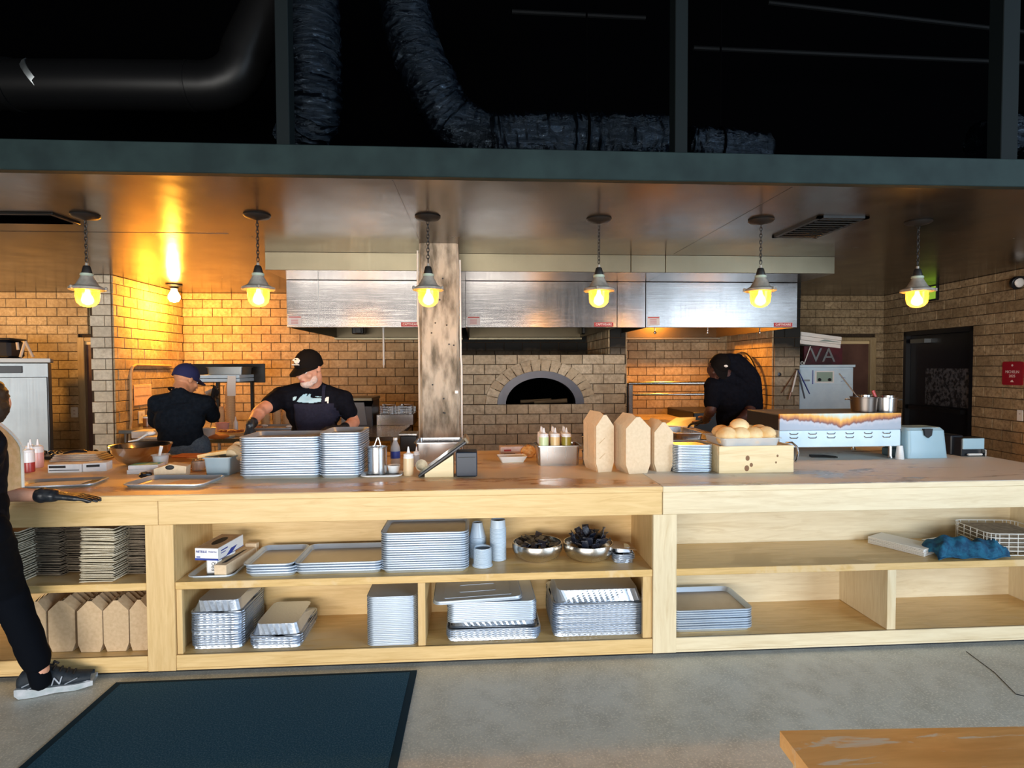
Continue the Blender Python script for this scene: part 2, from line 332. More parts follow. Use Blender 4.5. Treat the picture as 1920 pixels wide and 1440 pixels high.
# ---------------------------------------------------------------- mesh helpers
class MB:
    def __init__(s): s.v = []; s.f = []
    def add(s, vs, fs):
        n = len(s.v); s.v += [tuple(v) for v in vs]; s.f += [tuple(i+n for i in f) for f in fs]; return s
    def box(s, x0, x1, y0, y1, z0, z1, M=None):
        vs = [Vector((x, y, z)) for z in (z0, z1) for y in (y0, y1) for x in (x0, x1)]
        if M is not None: vs = [M @ v for v in vs]
        return s.add(vs, [(0, 2, 3, 1), (4, 5, 7, 6), (0, 1, 5, 4), (2, 6, 7, 3), (0, 4, 6, 2), (1, 3, 7, 5)])
    def cbox(s, x0, x1, y0, y1, z0, z1, c=.004, M=None):
        # box with chamfered edges, as a loft of four rings
        c = min(c, abs(x1-x0)*.45, abs(y1-y0)*.45, abs(z1-z0)*.45)
        def ring(i, z): return [(x0+i, y0+c, z), (x0+c, y0+i, z), (x1-c, y0+i, z), (x1-i, y0+c, z), (x1-i, y1-c, z), (x1-c, y1-i, z), (x0+c, y1-i, z), (x0+i, y1-c, z)]
        rings = [[(x0+c, y0+c, z0)]*0 or ring2(x0, x1, y0, y1, c, z0), ring(0, z0+c), ring(0, z1-c), ring2(x0, x1, y0, y1, c, z1)]
        return s.loft(rings, M=M)
    def loft(s, rings, cap0=True, cap1=True, M=None, closed=False):
        n = len(rings[0]); base = len(s.v)
        for r in rings:
            for p in r: s.v.append(tuple(M @ Vector(p)) if M is not None else tuple(p))
        m = len(rings)
        for i in range(m if closed else m-1):
            a = base+i*n; b = base+((i+1) % m)*n
            for j in range(n):
                k = (j+1) % n; s.f.append((a+j, a+k, b+k, b+j))
        if not closed:
            if cap0: s.f.append(tuple(base+j for j in range(n-1, -1, -1)))
            if cap1: s.f.append(tuple(base+(m-1)*n+j for j in range(n)))
        return s
    def lathe(s, prof, c=(0, 0, 0), seg=20, M=None, sx=1, sy=1):
        c = Vector(c); rings = []
        for r, z in prof: rings.append([(c.x+sx*max(r, 1e-4)*math.cos(2*PI*k/seg), c.y+sy*max(r, 1e-4)*math.sin(2*PI*k/seg), c.z+z) for k in range(seg)])
        return s.loft(rings, M=M)
    def tube(s, pts, r, seg=8, cap=True, sq=(1, 1)):
        pts = [Vector(p) for p in pts]; rs = r if isinstance(r, (list, tuple)) else [r]*len(pts)
        rings = []; t0 = None; nrm = None
        for i, p in enumerate(pts):
            t = (pts[min(i+1, len(pts)-1)]-pts[max(i-1, 0)]).normalized()
            if nrm is None:
                a = Vector((0, 0, 1)) if abs(t.z) < .9 else Vector((0, 1, 0)); nrm = t.cross(a).normalized()
            else:
                nrm = (nrm - t*nrm.dot(t)).normalized()
            b = t.cross(nrm)
            rings.append([p+nrm*rs[i]*sq[0]*math.cos(2*PI*k/seg)+b*rs[i]*sq[1]*math.sin(2*PI*k/seg) for k in range(seg)])
        return s.loft(rings, cap, cap)
    def prism(s, poly, d0, d1, plane='XZ', M=None):
        # poly: 2D points; extruded along the remaining axis from d0 to d1
        def P3(p, d):
            return {'XZ': (p[0], d, p[1]), 'XY': (p[0], p[1], d), 'YZ': (d, p[0], p[1])}[plane]
        return s.loft([[P3(p, d0) for p in poly], [P3(p, d1) for p in poly]], M=M)
    def ball(s, c, r, seg=12, rings=8, M=None):
        rx, ry, rz = r if isinstance(r, (tuple, list)) else (r, r, r); rr = []
        for i in range(rings+1):
            a = -PI/2+PI*i/rings; q = max(math.cos(a), 1e-3)
            rr.append([(c[0]+rx*q*math.cos(2*PI*k/seg), c[1]+ry*q*math.sin(2*PI*k/seg), c[2]+rz*math.sin(a)) for k in range(seg)])
        return s.loft(rr, M=M)
    def mesh(s, name, m, sharp=35):
        me = bpy.data.meshes.new(name); me.from_pydata(s.v, [], s.f)
        bm = bmesh.new(); bm.from_mesh(me); bmesh.ops.recalc_face_normals(bm, faces=bm.faces); bm.to_mesh(me); bm.free()
        if m: me.materials.append(MT[m] if isinstance(m, str) else m)
        me.polygons.foreach_set('use_smooth', [True]*len(me.polygons)); me.set_sharp_from_angle(angle=R(sharp))
        return me
    def build(s, name, m, parent=None, loc=None, rot=None, sharp=35):
        return put(name, s.mesh(name, m, sharp), parent, loc, rot)
def ring2(x0, x1, y0, y1, c, z): 
    e = c*.0
    return [(x0+c, y0+c+c*.3, z), (x0+c+c*.3, y0+c, z), (x1-c-c*.3, y0+c, z), (x1-c, y0+c+c*.3, z), (x1-c, y1-c-c*.3, z), (x1-c-c*.3, y1-c, z), (x0+c+c*.3, y1-c, z), (x0+c, y1-c-c*.3, z)]
def put(name, me, parent=None, loc=None, rot=None):
    o = bpy.data.objects.new(name, me); C.objects.link(o)
    if parent is not None: o.parent = parent
    if loc is not None: o.location = loc
    if rot is not None: o.rotation_euler = rot
    return o
def tag(o, label=None, cat=None, group=None, kind=None):
    if label: o['label'] = label
    if cat: o['category'] = cat
    if group: o['group'] = group
    if kind: o['kind'] = kind
    return o
def thing(name, label, cat, loc=(0, 0, 0), rz=0, group=None, rot=None):
    o = bpy.data.objects.new(name, None); C.objects.link(o); o.location = loc; o.rotation_euler = rot or (0, 0, rz)
    o.empty_display_size = .05
    return tag(o, label, cat, group)
def struct(name, mb, m, parent=None):
    o = mb.build(name, m, parent); o['kind'] = 'structure'; return o
def dup(o, loc=None, rot=None, label=None, group=None):
    def cp(a, par):
        c = a.copy(); C.objects.link(c)
        if par is not None: c.parent = par
        for ch in a.children: cp(ch, c)
        return c
    c = cp(o, None)
    if loc is not None: c.location = loc
    if rot is not None: c.rotation_euler = rot
    if label: c['label'] = label
    if group: c['group'] = group
    return c
def rrect(w, d, r, z=0, n=4, cx=0, cy=0):
    p = []
    for (sx, sy, a0) in ((1, 1, 0), (-1, 1, 90), (-1, -1, 180), (1, -1, 270)):
        for k in range(n+1):
            a = R(a0+90*k/n); p.append((cx+sx*(w/2-r)+r*math.cos(a), cy+sy*(d/2-r)+r*math.sin(a), z))
    return p
def text(body, size, m, parent, M, name='lettering', depth=.0012, squash=1, shear=0, sub=True):
    cu = bpy.data.curves.new(name, 'FONT'); cu.body = body; cu.size = size; cu.extrude = depth/2
    cu.align_x = 'CENTER'; cu.align_y = 'CENTER'; cu.shear = shear; cu.resolution_u = 2
    tmp = bpy.data.objects.new('tmp', cu); C.objects.link(tmp)
    dg = bpy.context.evaluated_depsgraph_get(); me = bpy.data.meshes.new_from_object(tmp.evaluated_get(dg))
    bpy.data.objects.remove(tmp); bpy.data.curves.remove(cu)
    me.transform(M @ Matrix.Diagonal((squash, 1, 1, 1))); me.name = name
    me.materials.clear(); me.materials.append(MT[m]); return put(name, me, parent)
def frame_M(o, u, v):   # maps text (x right, y up) onto origin o with axes u, v
    u = Vector(u).normalized(); v = Vector(v).normalized(); n = u.cross(v)
    return Matrix(((u.x, v.x, n.x, o[0]), (u.y, v.y, n.y, o[1]), (u.z, v.z, n.z, o[2]), (0, 0, 0, 1)))
def FRONT(x, y, z): return frame_M((x, y, z), (1, 0, 0), (0, 0, 1))
# a wall laid in bricks: slab of mortar with every brick proud of it
BH, BL, JT = .111, .2435, .007
_bm = {}
def brick_mesh(pts, m, key=None, cz=.004):
    if key and key in _bm: return _bm[key]
    # pts: polygon in (u, z) around origin, front face at y=-.012, back at +.01
    n = len(pts); cx = sum(p[0] for p in pts)/n; cz_ = sum(p[1] for p in pts)/n
    fr = []
    for (a, b) in pts:
        du, dz = cx-a, cz_-b; fr.append((a+math.copysign(min(cz, abs(du)*.4), du), -.014, b+math.copysign(min(cz, abs(dz)*.4), dz)))
    mb = MB(); mb.loft([fr, [(a, -.010, b) for a, b in pts], [(a, .010, b) for a, b in pts]], cap1=False)
    me = mb.mesh('brick', m)
    if key: _bm[key] = me
    return me
def brick_wall(par, O, u, nrm, width, z0, z1, m, holes=(), vis=None, top=2.5, shift=0, lower=None, maxn=300):
    """par: slab object at identity; O: (x,y) start of the wall line; u: unit direction; nrm: unit normal to the viewer."""
    O = Vector((O[0], O[1], 0)); u = Vector((u[0], u[1], 0)).normalized(); nrm = Vector((nrm[0], nrm[1], 0)).normalized()
    # local frame: x = u, y = -nrm (so that -y faces the viewer)
    ang = math.atan2(u.y, u.x); flip = (Vector((u.y, -u.x, 0)).dot(nrm) < 0)
    cnt = 0; rest = MB(); row = 0; zt = top-.083
    rows = []
    a = zt
    rows.append((a, top))
    while a > z0: rows.append((a-BH, a)); a -= BH
    for ri, (za, zb) in enumerate(rows):
        zb2 = min(zb, z1); za2 = max(za, z0)
        if zb2-za2 < .02: continue
        s = -BL*(.5 if ri % 2 else 1.0) - shift
        while s < width:
            a0, a1 = max(s, 0)+JT/2, min(s+BL, width)-JT/2; s += BL
            if a1-a0 < .025: continue
            segs = [(a0, a1)]
            for (h0, h1, hz0, hz1) in holes:
                if za2 < hz1-.03 and zb2 > hz0+.03:
                    ns = []
                    for (p, q) in segs:
                        if q <= h0 or p >= h1: ns.append((p, q)); continue
                        if p < h0-.03: ns.append((p, h0-.003))
                        if q > h1+.03: ns.append((h1+.003, q))
                    segs = ns
            for (p, q) in segs:
                zz0, zz1 = za2+JT/2, zb2-JT/2; w = q-p; h = zz1-zz0; c = (p+q)/2; zc = (zz0+zz1)/2
                pts = [(-w/2, -h/2), (w/2, -h/2), (w/2, h/2), (-w/2, h/2)]; key = (m, round(w, 3), round(h, 3))
                if lower:
                    xs = [p+(q-p)*i/6 for i in range(7)]; lo = [max(zz0, lower(x)) for x in xs]
                    if all(l >= zz1-.012 for l in lo): continue
                    if any(l > zz0+.001 for l in lo):
                        ok = [i for i in range(7) if lo[i] < zz1-.006]
                        if len(ok) < 2: continue
                        pts = [(xs[i]-c, lo[i]-zc) for i in ok]+[(xs[ok[-1]]-c, zz1-zc), (xs[ok[0]]-c, zz1-zc)]; key = None
                visible = True
                if vis: visible = any(v[0] <= c <= v[1] and v[2] <= zc <= v[3] for v in vis)
                pos = O+u*c; pos.z = zc; pos += nrm*random.uniform(-.002, .002)
                if visible and cnt < maxn:
                    me = brick_mesh(pts, m, key); o = put('brick', me, par, pos, (0, 0, ang+(PI if flip else 0)))
                    cnt += 1
                else:
                    M = Matrix.Translation(pos) @ Matrix.Rotation(ang+(PI if flip else 0), 4, 'Z')
                    rest.box(-w/2, w/2, -.014, .01, -h/2, h/2, M)
        row += 1
    if rest.v:
        o = rest.build('brickwork', m, par); o['kind'] = 'stuff'
    return cnt
# ================================================================ THE SETTING
CEIL, YB, YO = 2.50, 4.70, 3.45          # soffit height, back wall, oven face
fl = struct('floor', MB().box(-9, 9, -9, 7.2, -.12, 0), 'concrete_floor')
# hairline crack in the slab, lower right of the view
a, b_, c_ = atZ(1905, 1302, 0), atZ(1862, 1262, 0), atZ(1812, 1222, 0)
struct('trim_1', MB().tube([c_+Vector((0, 0, .0005)), b_+Vector((.01, 0, .0005)), a+Vector((0, 0, .0005)), a+Vector((.5, -.34, .0005))], .0025, 4), 'black_paint')['label'] = 'hairline crack in the concrete floor'
# soffit over the kitchen with its painted timber beam
sof = struct('ceiling', MB().box(-7.5, 7.5, .04, YB+.2, CEIL, CEIL+.04), 'soffit_paint')
# drywall joints on the soffit, faint raised seams
struct('trim_2', MB().box(-4.6, -1.75, 1.30, 1.306, CEIL-.002, CEIL+.01).box(-.42, -.414, .06, 1.55, CEIL-.002, CEIL+.01).box(1.70, 1.706, .06, 1.9, CEIL-.002, CEIL+.01), 'soffit_paint')
beam = struct('beam', MB().cbox(-7.5, 7.5, -.01, .04, CEIL, 2.648, .004), 'beam_green'); beam['label'] = 'long dark green painted timber beam over the counter'
# dark roof void above the dining side
struct('ceiling_void', MB().box(-9, 9, -9, 7.2, 5.2, 5.3), 'void_black')
struct('wall_void', MB().box(-9, 9, 2.6, 2.7, CEIL+.05, 5.2), 'void_black')
struct('wall_left', MB().box(-9.1, -9, -9, 7.2, 0, 5.2), 'void_black')
struct('wall_dining_side', MB().box(9, 9.1, -4.5, 7.2, 0, 5.2), 'void_black')
struct('wall_rear', MB().box(-9, -5.5, -9.1, -9, 0, 5.2).box(-5.5, 9, -9.1, -9, 4.1, 5.2).box(2.3, 3.0, -9.1, -9, 0, 4.1), 'void_black')
# timber posts between beam and roof
for i, (p0, p1) in enumerate(((515, 540), (1268, 1292), (1884, 1916))):
    x0, x1 = XY(p0, .03, 230), XY(p1, .03, 230)
    struct('post' if i == 0 else 'post.%03d' % i, MB().cbox(x0, x1, .05, .14, 2.545, 5.2, .003), 'post_dark')

# ---- back wall (one plane), seen through five gaps
XL = XY(333, YB, 560)                    # inside corner with the pier on the left
def slab(name, x0, x1, y0, y1, z1=CEIL): return struct(name, MB().box(x0, x1, y0, y1, 0, z1), 'mortar')
wb = slab('wall_back', -7.5, 7.0, YB, YB+.14)
xd0, xd1 = XY(153, YB), XY(172, YB)      # left doorway in the back wall (its right half hidden by the pier)
zd = ZY(160, 633, YB)
xw1 = XY(1636, YB); zw = ZY(1600, 633, YB)
holes = [(xd0+7.5, xd1+7.5+.5, 0, zd), (XY(1500, YB)+7.5-.35, xw1+7.5, 0, zw)]
brick_wall(wb, (-7.5, YB), (1, 0), (0, -1), 14.5, 0, CEIL, 'brick', holes, vis=[(XL+7.5-.1, XY(790, YB)+7.5, .95, 2.5)], maxn=300)
# rougher brick to the far left, back-left corner room
wl = slab('wall_back_left', -7.5, XL-.1, YB-.021, YB-.02)
o = wb
xa, xb = XY(-20, YB), XY(172, YB)
hl = struct('wall_back_corner', MB().box(xa, xd0, YB-.035, YB-.016, 0, CEIL), 'mortar')
bpy.data.objects.remove(wl)
brick_wall(hl, (xa, YB-.035), (1, 0), (0, -1), xb-xa, 0, CEIL, 'brick', [(xd0-xa, 9, 0, zd)], vis=[(0, 9, .95, 2.5)], maxn=200, shift=.11)
# grill niche back wall + right back wall, their own skins of brick
gx0, gx1 = XY(1173, YB), XY(1500, YB)
gn = struct('wall_back_niche', MB().box(XY(1100, YB), XY(1372, YB), YB-.035, YB-.016, 0, CEIL), 'mortar')
brick_wall(gn, (XY(1100, YB), YB-.035), (1, 0), (0, -1), XY(1372, YB)-XY(1100, YB), 0, CEIL, 'brick', vis=[(0, 9, .95, 2.0)], maxn=200, shift=.05)
rx0, rx1 = XY(1440, YB), XY(1656, YB, 555)
gr = struct('wall_back_right', MB().box(rx0, rx1, YB-.035, YB-.016, zw+.07, CEIL).box(xw1+.02, rx1, YB-.035, YB-.016, 0, zw+.07), 'mortar')
brick_wall(gr, (rx0, YB-.035), (1, 0), (0, -1), rx1-rx0, 0, CEIL, 'brick_rough', [(-1, xw1-rx0, 0, zw)], vis=[(0, 9, .95, 2.5)], maxn=200, shift=.09)

# ---- left pier: pale end face and a side wall running back
px0, px1 = XY(172, 3.24), XY(212, 3.24)
pr = struct('wall_pier', MB().box(px0, px1, 3.24, YB, 0, CEIL), 'mortar')
brick_wall(pr, (px0, 3.24), (1, 0), (0, -1), px1-px0, 0, CEIL, 'brick_pale', vis=[(0, 1, .85, 2.5)], maxn=60, shift=.1)
pr2 = struct('wall_pier_side', MB().box(px1-.001, px1+.002, 3.24, YB-.03, 0, CEIL), 'mortar')
brick_wall(pr2, (px1+.002, 3.24), (0, 1), (1, 0), YB-.03-3.24, 0, CEIL, 'brick', vis=[(0, 9, .85, 2.5)], maxn=200, shift=.06)

# ---- right wall, slightly splayed, with the black steel door
c0 = Vector((rx1, YB, 0)); c1 = atZ(1920, 503, CEIL); c1.z = 0
ud = (c1-c0).normalized(); nd = Vector((ud.y, -ud.x, 0)); nd = nd if nd.x < 0 else -nd
def onR(px, py): p = atP(px, py, c0, nd); return (p-c0).dot(ud), p.z
LR = 7.0
M = Matrix.Translation(c0) @ Matrix.Rotation(math.atan2(ud.y, ud.x), 4, 'Z')
sgn = 1 if (M.to_3x3() @ Vector((0, 1, 0))).dot(nd) < 0 else -1
d0, dz0 = onR(1696, 623); d1, dz1 = onR(1827, 612); dz = (dz0+dz1)/2
wr = struct('wall_right', MB().box(0, d0, 0, sgn*.14, 0, CEIL, M).box(d1, LR, 0, sgn*.14, 0, CEIL, M).box(d0, d1, 0, sgn*.14, dz, CEIL, M), 'mortar')
brick_wall(wr, (c0.x, c0.y), (ud.x, ud.y), (nd.x, nd.y), LR, 0, CEIL, 'brick_rough', [(d0, d1, 0, dz)], vis=[(0, 4.0, .7, 2.5)], maxn=300, shift=.03)
dr = struct('door_1', MB().cbox(d0+.05, d1-.05, sgn*.05, sgn*.095, 0, dz-.05, .004, M), 'door_black'); dr['label'] = 'black steel door in the brick side wall'
for nm, bxs, mt in (('door_frame', [(d0, d0+.05, -sgn*.012, sgn*.14, 0, dz), (d1-.05, d1, -sgn*.012, sgn*.14, 0, dz), (d0, d1, -sgn*.012, sgn*.14, dz-.05, dz)], 'door_black'),
                    ('door_closer', [(d0+.16, d0+.42, -sgn*.03, sgn*.05, dz-.15, dz-.10)], 'appliance'),
                    ('push_bar', [(d0+.14, d1-.14, -sgn*.03, sgn*.05, .98, 1.03)], 'iron'),
                    ('scuff_plate', [(d0+.34, d1-.12, sgn*.044, sgn*.05, 1.05, 1.5)], 'scuff')):
    mb = MB()
    for q in bxs: mb.box(*q[:2], min(q[2], q[3]), max(q[2], q[3]), *q[4:], M)
    mb.build(nm, mt, dr)

# ---- doorway right rear (timber frame, brown door) and left rear
def doorway(name, x0, x1, zt, seen_left):
    w = .085; y0, y1 = YB-.075, YB-.02
    d = struct(name, MB().cbox(x0+w, x1-w, YB-.03, YB-.012, 0, zt-w, .002), 'door_brown')
    MB().cbox(x1-w, x1, y0, y1, 0, zt, .006).cbox(x0, x0+w, y0, y1, 0, zt, .006).cbox(x0+w, x1-w, y0, y1, zt-.05, zt, .006).build('door_frame', 'frame_wood', d)
    MB().box(x0+w, x1-w, YB-.045, YB-.03, zt-.09, zt-.05).build('head_stop', 'crate_wood', d)
mat('door_brown', (.10, .045, .035), (.16, .08, .06), 3, .5)
mat('door_brown2', (.09, .06, .03), (.16, .11, .055), 3, .6)
doorway('door_2', XY(1515, YB), xw1, zw, True)
doorway('door_3', xd0, xd0+.9, zd, False)

# ---- oven block: ledge, face with arch, pier to its right
ox0, ox1 = XY(790, YO), XY(1173, YO)
zl = ZY(1000, 665, YO)
acx, acz = XY(1013.5, YO), ZY(1013, 757.5, YO)
sx_ = 1/168.5
RA = [(104*sx_, 84*sx_), (82*sx_, 62.5*sx_), (66*sx_, 49.5*sx_)]
def el(x, k): 
    a, b2 = RA[k]; t = (x-acx)/a
    return acz+b2*math.sqrt(max(0, 1-t*t)) if abs(t) < 1 else -9
def arc(k, n=28, z=0): a, b2 = RA[k]; return [(acx+a*math.cos(PI*i/n), acz+b2*math.sin(PI*i/n)) for i in range(n+1)]
ov = thing('pizza_oven', 'brick-faced wood-fired oven with a low arched mouth behind the counter', 'oven')
mb = MB()   # mortar face with the arch cut out: fan of quads between arch and outline
inn = arc(1); out = []
for (x, z) in inn:
    dx, dz_ = x-acx, z-acz; 
    t = min([(ox1-acx)/dx if dx > 1e-6 else 1e9, (ox0-acx)/dx if dx < -1e-6 else 1e9, (zl-acz)/dz_ if dz_ > 1e-6 else 1e9])
    out.append((acx+dx*t, acz+dz_*t))
vs = [(x, YO, z) for x, z in inn]+[(x, YO, z) for x, z in out]+[(ox0, YO, zl), (ox1, YO, zl)]
n = len(inn); fs = [(i, i+1, n+i+1, n+i) for i in range(n-1)]
mb.add(vs, fs)
iR = max(i for i in range(n) if abs(out[i][0]-ox1) < 1e-5); iL = min(i for i in range(n) if abs(out[i][0]-ox0) < 1e-5)
mb.add([(ox1, YO, zl), (out[iR][0], YO, out[iR][1]), (out[iR+1][0], YO, out[iR+1][1])], [(0, 1, 2)])
mb.add([(ox0, YO, zl), (out[iL][0], YO, out[iL][1]), (out[iL-1][0], YO, out[iL-1][1])], [(0, 1, 2)])
mb.add([(ox0, YO, 0), (ox1, YO, 0), (ox1, YO, acz), (ox0, YO, acz)], [(0, 1, 2, 3)])
mb.box(ox0, ox1, YO+.75, YB-.02, 0, zl).box(ox0, ox0+.1, YO, YB-.02, 0, zl).box(ox1-.1, ox1, YO, YB-.02, 0, zl).box(ox0, ox1, YO, YB-.02, zl-.04, zl)
mb.box(ox0, ox1, YO+.004, YO+.75, acz-.1, acz-.012)
core = mb.build('masonry', 'mortar', ov)
brick_wall(ov, (ox0, YO), (1, 0), (0, -1), ox1-ox0, 0, zl, 'brick_oven', vis=[(0, 9, .85, 2)], top=zl+.083, lower=None, shift=.035,
           maxn=300) if False else None
midk = ((RA[0][0]+RA[1][0])/2, (RA[0][1]+RA[1][1])/2)
def lowfn(u):
    x = ox0+u; t = (x-acx)/midk[0]
    return acz+midk[1]*math.sqrt(1-t*t) if abs(t) < 1 else -9
# courses above the springing line follow the arch, those below run straight
top_rel = acz + BH*math.ceil((zl-acz)/BH)
def courses(par, z0, z1, lower): brick_wall(par, (ox0, YO), (1, 0), (0, -1), ox1-ox0, z0, z1, 'brick_oven', vis=[(0, 9, .80, 2)], top=top_rel+.083, lower=lower, shift=.035)
courses(ov, acz, zl, lowfn); courses(ov, 0, acz-.001, None)
nv = 16
for i in range(nv):
    a0, a1 = PI*i/nv+.008, PI*(i+1)/nv-.008
    ps = []
    for (k, aa) in ((1, a0), (1, (a0+a1)/2), (1, a1), (0, a1), (0, (a0+a1)/2), (0, a0)):
        ps.append((acx+RA[k][0]*math.cos(aa), acz+RA[k][1]*math.sin(aa)))
    cx, cz = sum(p[0] for p in ps)/6, sum(p[1] for p in ps)/6
    me = brick_mesh([(p[0]-cx, p[1]-cz) for p in ps], 'brick_oven')
    put('arch_brick', me, ov, (cx, YO-.012, cz))
# soot streak wedge above the keystone
mb = MB()
A1 = arc(1, 28); A2 = arc(2, 28)
mb.loft([[(x, YO-.03, z) for x, z in A1]+[(x, YO-.03, z) for x, z in reversed(A2)], [(x, YO+.16, z) for x, z in A1]+[(x, YO+.16, z) for x, z in reversed(A2)]])
mb.build('mouth_ring', 'iron', ov)
mb = MB()   # vaulted chamber behind the mouth
for k, yy in enumerate((YO+.15, YO+.35, YO+.72)): pass
mb.loft([[(acx+(x-acx)*s_, yy, acz-.01+(z-acz)*s_) for x, z in arc(2, 20)] for s_, yy in ((1, YO+.14), (1.12, YO+.4), (1.05, YO+.7), (.3, YO+.74))], cap0=False)
mb.build('chamber', 'void_black', ov)
MB().tube([(acx-.05, YO+.2, acz+.008), (acx+.32, YO+.12, acz+.03)], [.018, .026], 8).tube([(acx-.2, YO+.3, acz+.01), (acx+.15, YO+.22, acz+.03)], [.02, .02], 8).build('firewood', 'door_brown2', ov)
# sooty brick wall above the ledge
ws = struct('wall_back_sooty', MB().box(ox0, XY(1100, YB), YB-.035, YB-.016, zl, CEIL), 'mortar')
brick_wall(ws, (ox0, YB-.035), (1, 0), (0, -1), XY(1100, YB)-ox0, zl, CEIL, 'brick_sooty', vis=[(0, 9, zl, 2.05)], maxn=100)
# pier right of the oven and pier right of the grill
q0, q1 = XY(1143, YO), XY(1173, YO)
for nm, (a0, a1), mm in (('wall_pier_oven', (q0, q1), 'brick_sooty'), ('wall_pier_grill', (XY(1450, YO), XY(1499, YO)), 'brick_sooty')):
    w_ = struct(nm, MB().box(a0, a1, YO, YB-.03, 0 if nm.endswith('grill') else zl, CEIL), 'mortar')
    zb_ = 0 if nm.endswith('grill') else zl
    brick_wall(w_, (a0, YO), (1, 0), (0, -1), a1-a0, zb_, CEIL, mm, vis=[(0, 9, .85, 2.2)], maxn=60)
    brick_wall(w_, (a0, YO), (0, 1), (-1, 0), YB-.04-YO, zb_, CEIL, 'brick', vis=[(0, 9, .85, 2.2)], maxn=150)
    if nm.endswith('oven'): brick_wall(w_, (a1, YO), (0, 1), (1, 0), YB-.04-YO, 0, CEIL, 'brick', vis=[(0, 9, 2, 2.2)], maxn=60)

# ---- concrete column with its conduits
pc0, pc1 = XY(787, 1.56), XY(861, 1.56)
mb = MB(); rings = []
for i in range(26):
    z = CEIL*i/25; j = lambda k: .004*math.sin(7.3*z+k*2.1)+.003*math.sin(19*z+k)
    rings.append([(pc0+.02, 1.56+j(0)*.3, z), (pc0+j(1), 1.58, z), (pc0+j(1), 1.84, z), (pc0+.02, 1.86, z), (pc1-.02, 1.86, z), (pc1+j(2), 1.84, z), (pc1+j(2), 1.58, z), (pc1-.02, 1.56+j(3)*.3, z)])
col = struct('column', mb.loft(rings), 'concrete_pillar'); col['label'] = 'weathered board-marked concrete column'
rr = random.Random(3)
for k in range(12):
    x = rr.uniform(pc0+.04, pc1-.04); z = rr.uniform(1.1, 2.4)
    MB().ball((x, 1.559, z), (.007, .004, .007), 8, 4).build('tie_hole', 'black_paint', col)
MB().tube([(pc0-.012, 1.60, 2.45), (pc0-.014, 1.60, 1.9), (pc0-.006, 1.60, 1.85), (pc0-.012, 1.60, 0)], .008, 8).build('conduit', 'white_paint', col)
MB().tube([(pc1+.01, 1.60, 2.38), (pc1+.012, 1.60, 1.62), (pc1+.018, 1.60, 1.55), (pc1+.014, 1.60, 0)], .008, 8).build('conduit', 'white_paint', col)
MB().cbox(pc1-.035, pc1-.008, 1.535, 1.56, 1.335, 1.36, .003).build('switch', 'white_plastic', col)

# ================================================================ HOODS
YF, YH = 1.96, 2.51
fz0, fz1 = 2.352, CEIL
hx = [XY(497, YF, 500), XY(1183, YF, 500), XY(1248, YF, 500), XY(1565, YF, 500)]
def fascia(name, x0, x1, label, m='hood_brass'):
    t = thing(name, label, 'fascia')
    MB().cbox(x0, x1, YF, YF+.012, fz0, fz1, .002).build('front_panel', m, t)
    MB().box(x0, x1, YF+.012, YH+.4, fz0, fz0+.008).build('underside', 'hood_steel', t)
    if x1 > 3: MB().box(x1-.008, x1, YF+.012, YH+.4, fz0+.008, fz1).build('end_panel', 'hood_brass', t)
    if x0 < -1: MB().box(x0, x0+.008, YF+.012, YH+.4, fz0+.008, fz1).build('end_panel', 'hood_steel', t)
fascia('hood_fascia', hx[0], hx[1]-.002, 'long dull steel fascia above the hoods, running past the concrete column', 'hood_brass')
fascia('hood_fascia', hx[1]+.002, hx[2]-.002, 'shortest piece of steel fascia, between the two long ones')
fascia('hood_fascia', hx[2]+.002, hx[3], 'pale brassy steel fascia on the right end, above the bluest hood')
def hood(x0, x1, label, sticker, brand, seam=None, boltn=0):
    t = thing('exhaust_hood', label, 'hood', (0, 0, 0))
    z0, z1, yb = ZY(1000, 614, YH), fz0-.002, 4.36
    MB().cbox(x0, x1, YH, YH+.03, z0, z1, .003).build('front_panel', 'hood_steel', t)
    MB().box(x0, x0+.02, YH+.03, yb, z0, z1).build('side_panel', 'hood_inner', t)
    MB().box(x1-.02, x1, YH+.03, yb, z0, z1).build('side_panel', 'hood_inner', t)
    MB().box(x0+.02, x1-.02, YH+.03, yb, z1-.01, z1).build('top_panel', 'hood_inner', t)
    MB().box(x0+.02, x1-.02, yb, yb+.02, z0-.01, z1).build('back_panel', 'hood_inner', t)
    MB().cbox(x0+.01, x1-.01, yb-.10, yb, z0-.035, z0-.005, .004).build('grease_gutter', 'hood_brass', t)
    if seam: MB().box(seam-.002, seam+.002, YH-.002, YH, z0, z1).build('seam', 'appliance', t)
    if sticker:
        a = MB().box(x0+.015, x0+.135, YH-.0015, YH, z0+.02, z0+.105).build('rating_sticker', 'label_white', t)
        a2 = MB().box(x0+.02, x0+.13, YH-.003, YH-.0015, z0+.09, z0+.1)
        for r_ in range(5): a2.box(x0+.04, x0+.105, YH-.003, YH-.0015, z0+.034+.01*r_, z0+.037+.01*r_)
        a2.build('print', 'label_red', t)
    if brand is not None:
        bx = brand
        pl = MB().box(bx, bx+.185, YH-.003, YH, z0+.008, z0+.048).build('name_plate', 'label_red', t)
        text('CAPTIVEAIRE', .029, 'paper_white', pl, FRONT(bx+.0925, YH-.0035, z0+.028), squash=.92)
    for k in range(boltn):
        x = x0+.2+(x1-x0-.4)*k/(max(1, boltn-1))
        MB().tube([(x, YH+.35, z0+.06), (x, YH+.35, z0-.02)], .006, 6).ball((x, YH+.35, z0-.03), .016, 8, 6).build('nozzle', 'steel', t)
    return t
hA0, hA1 = XY(537, YH, 570), XY(862, YH, 570)
hood(hA0, hA1, 'stainless exhaust hood left of the concrete column, over the front-facing cook', True, XY(752, YH, 600), seam=XY(597, YH, 570))
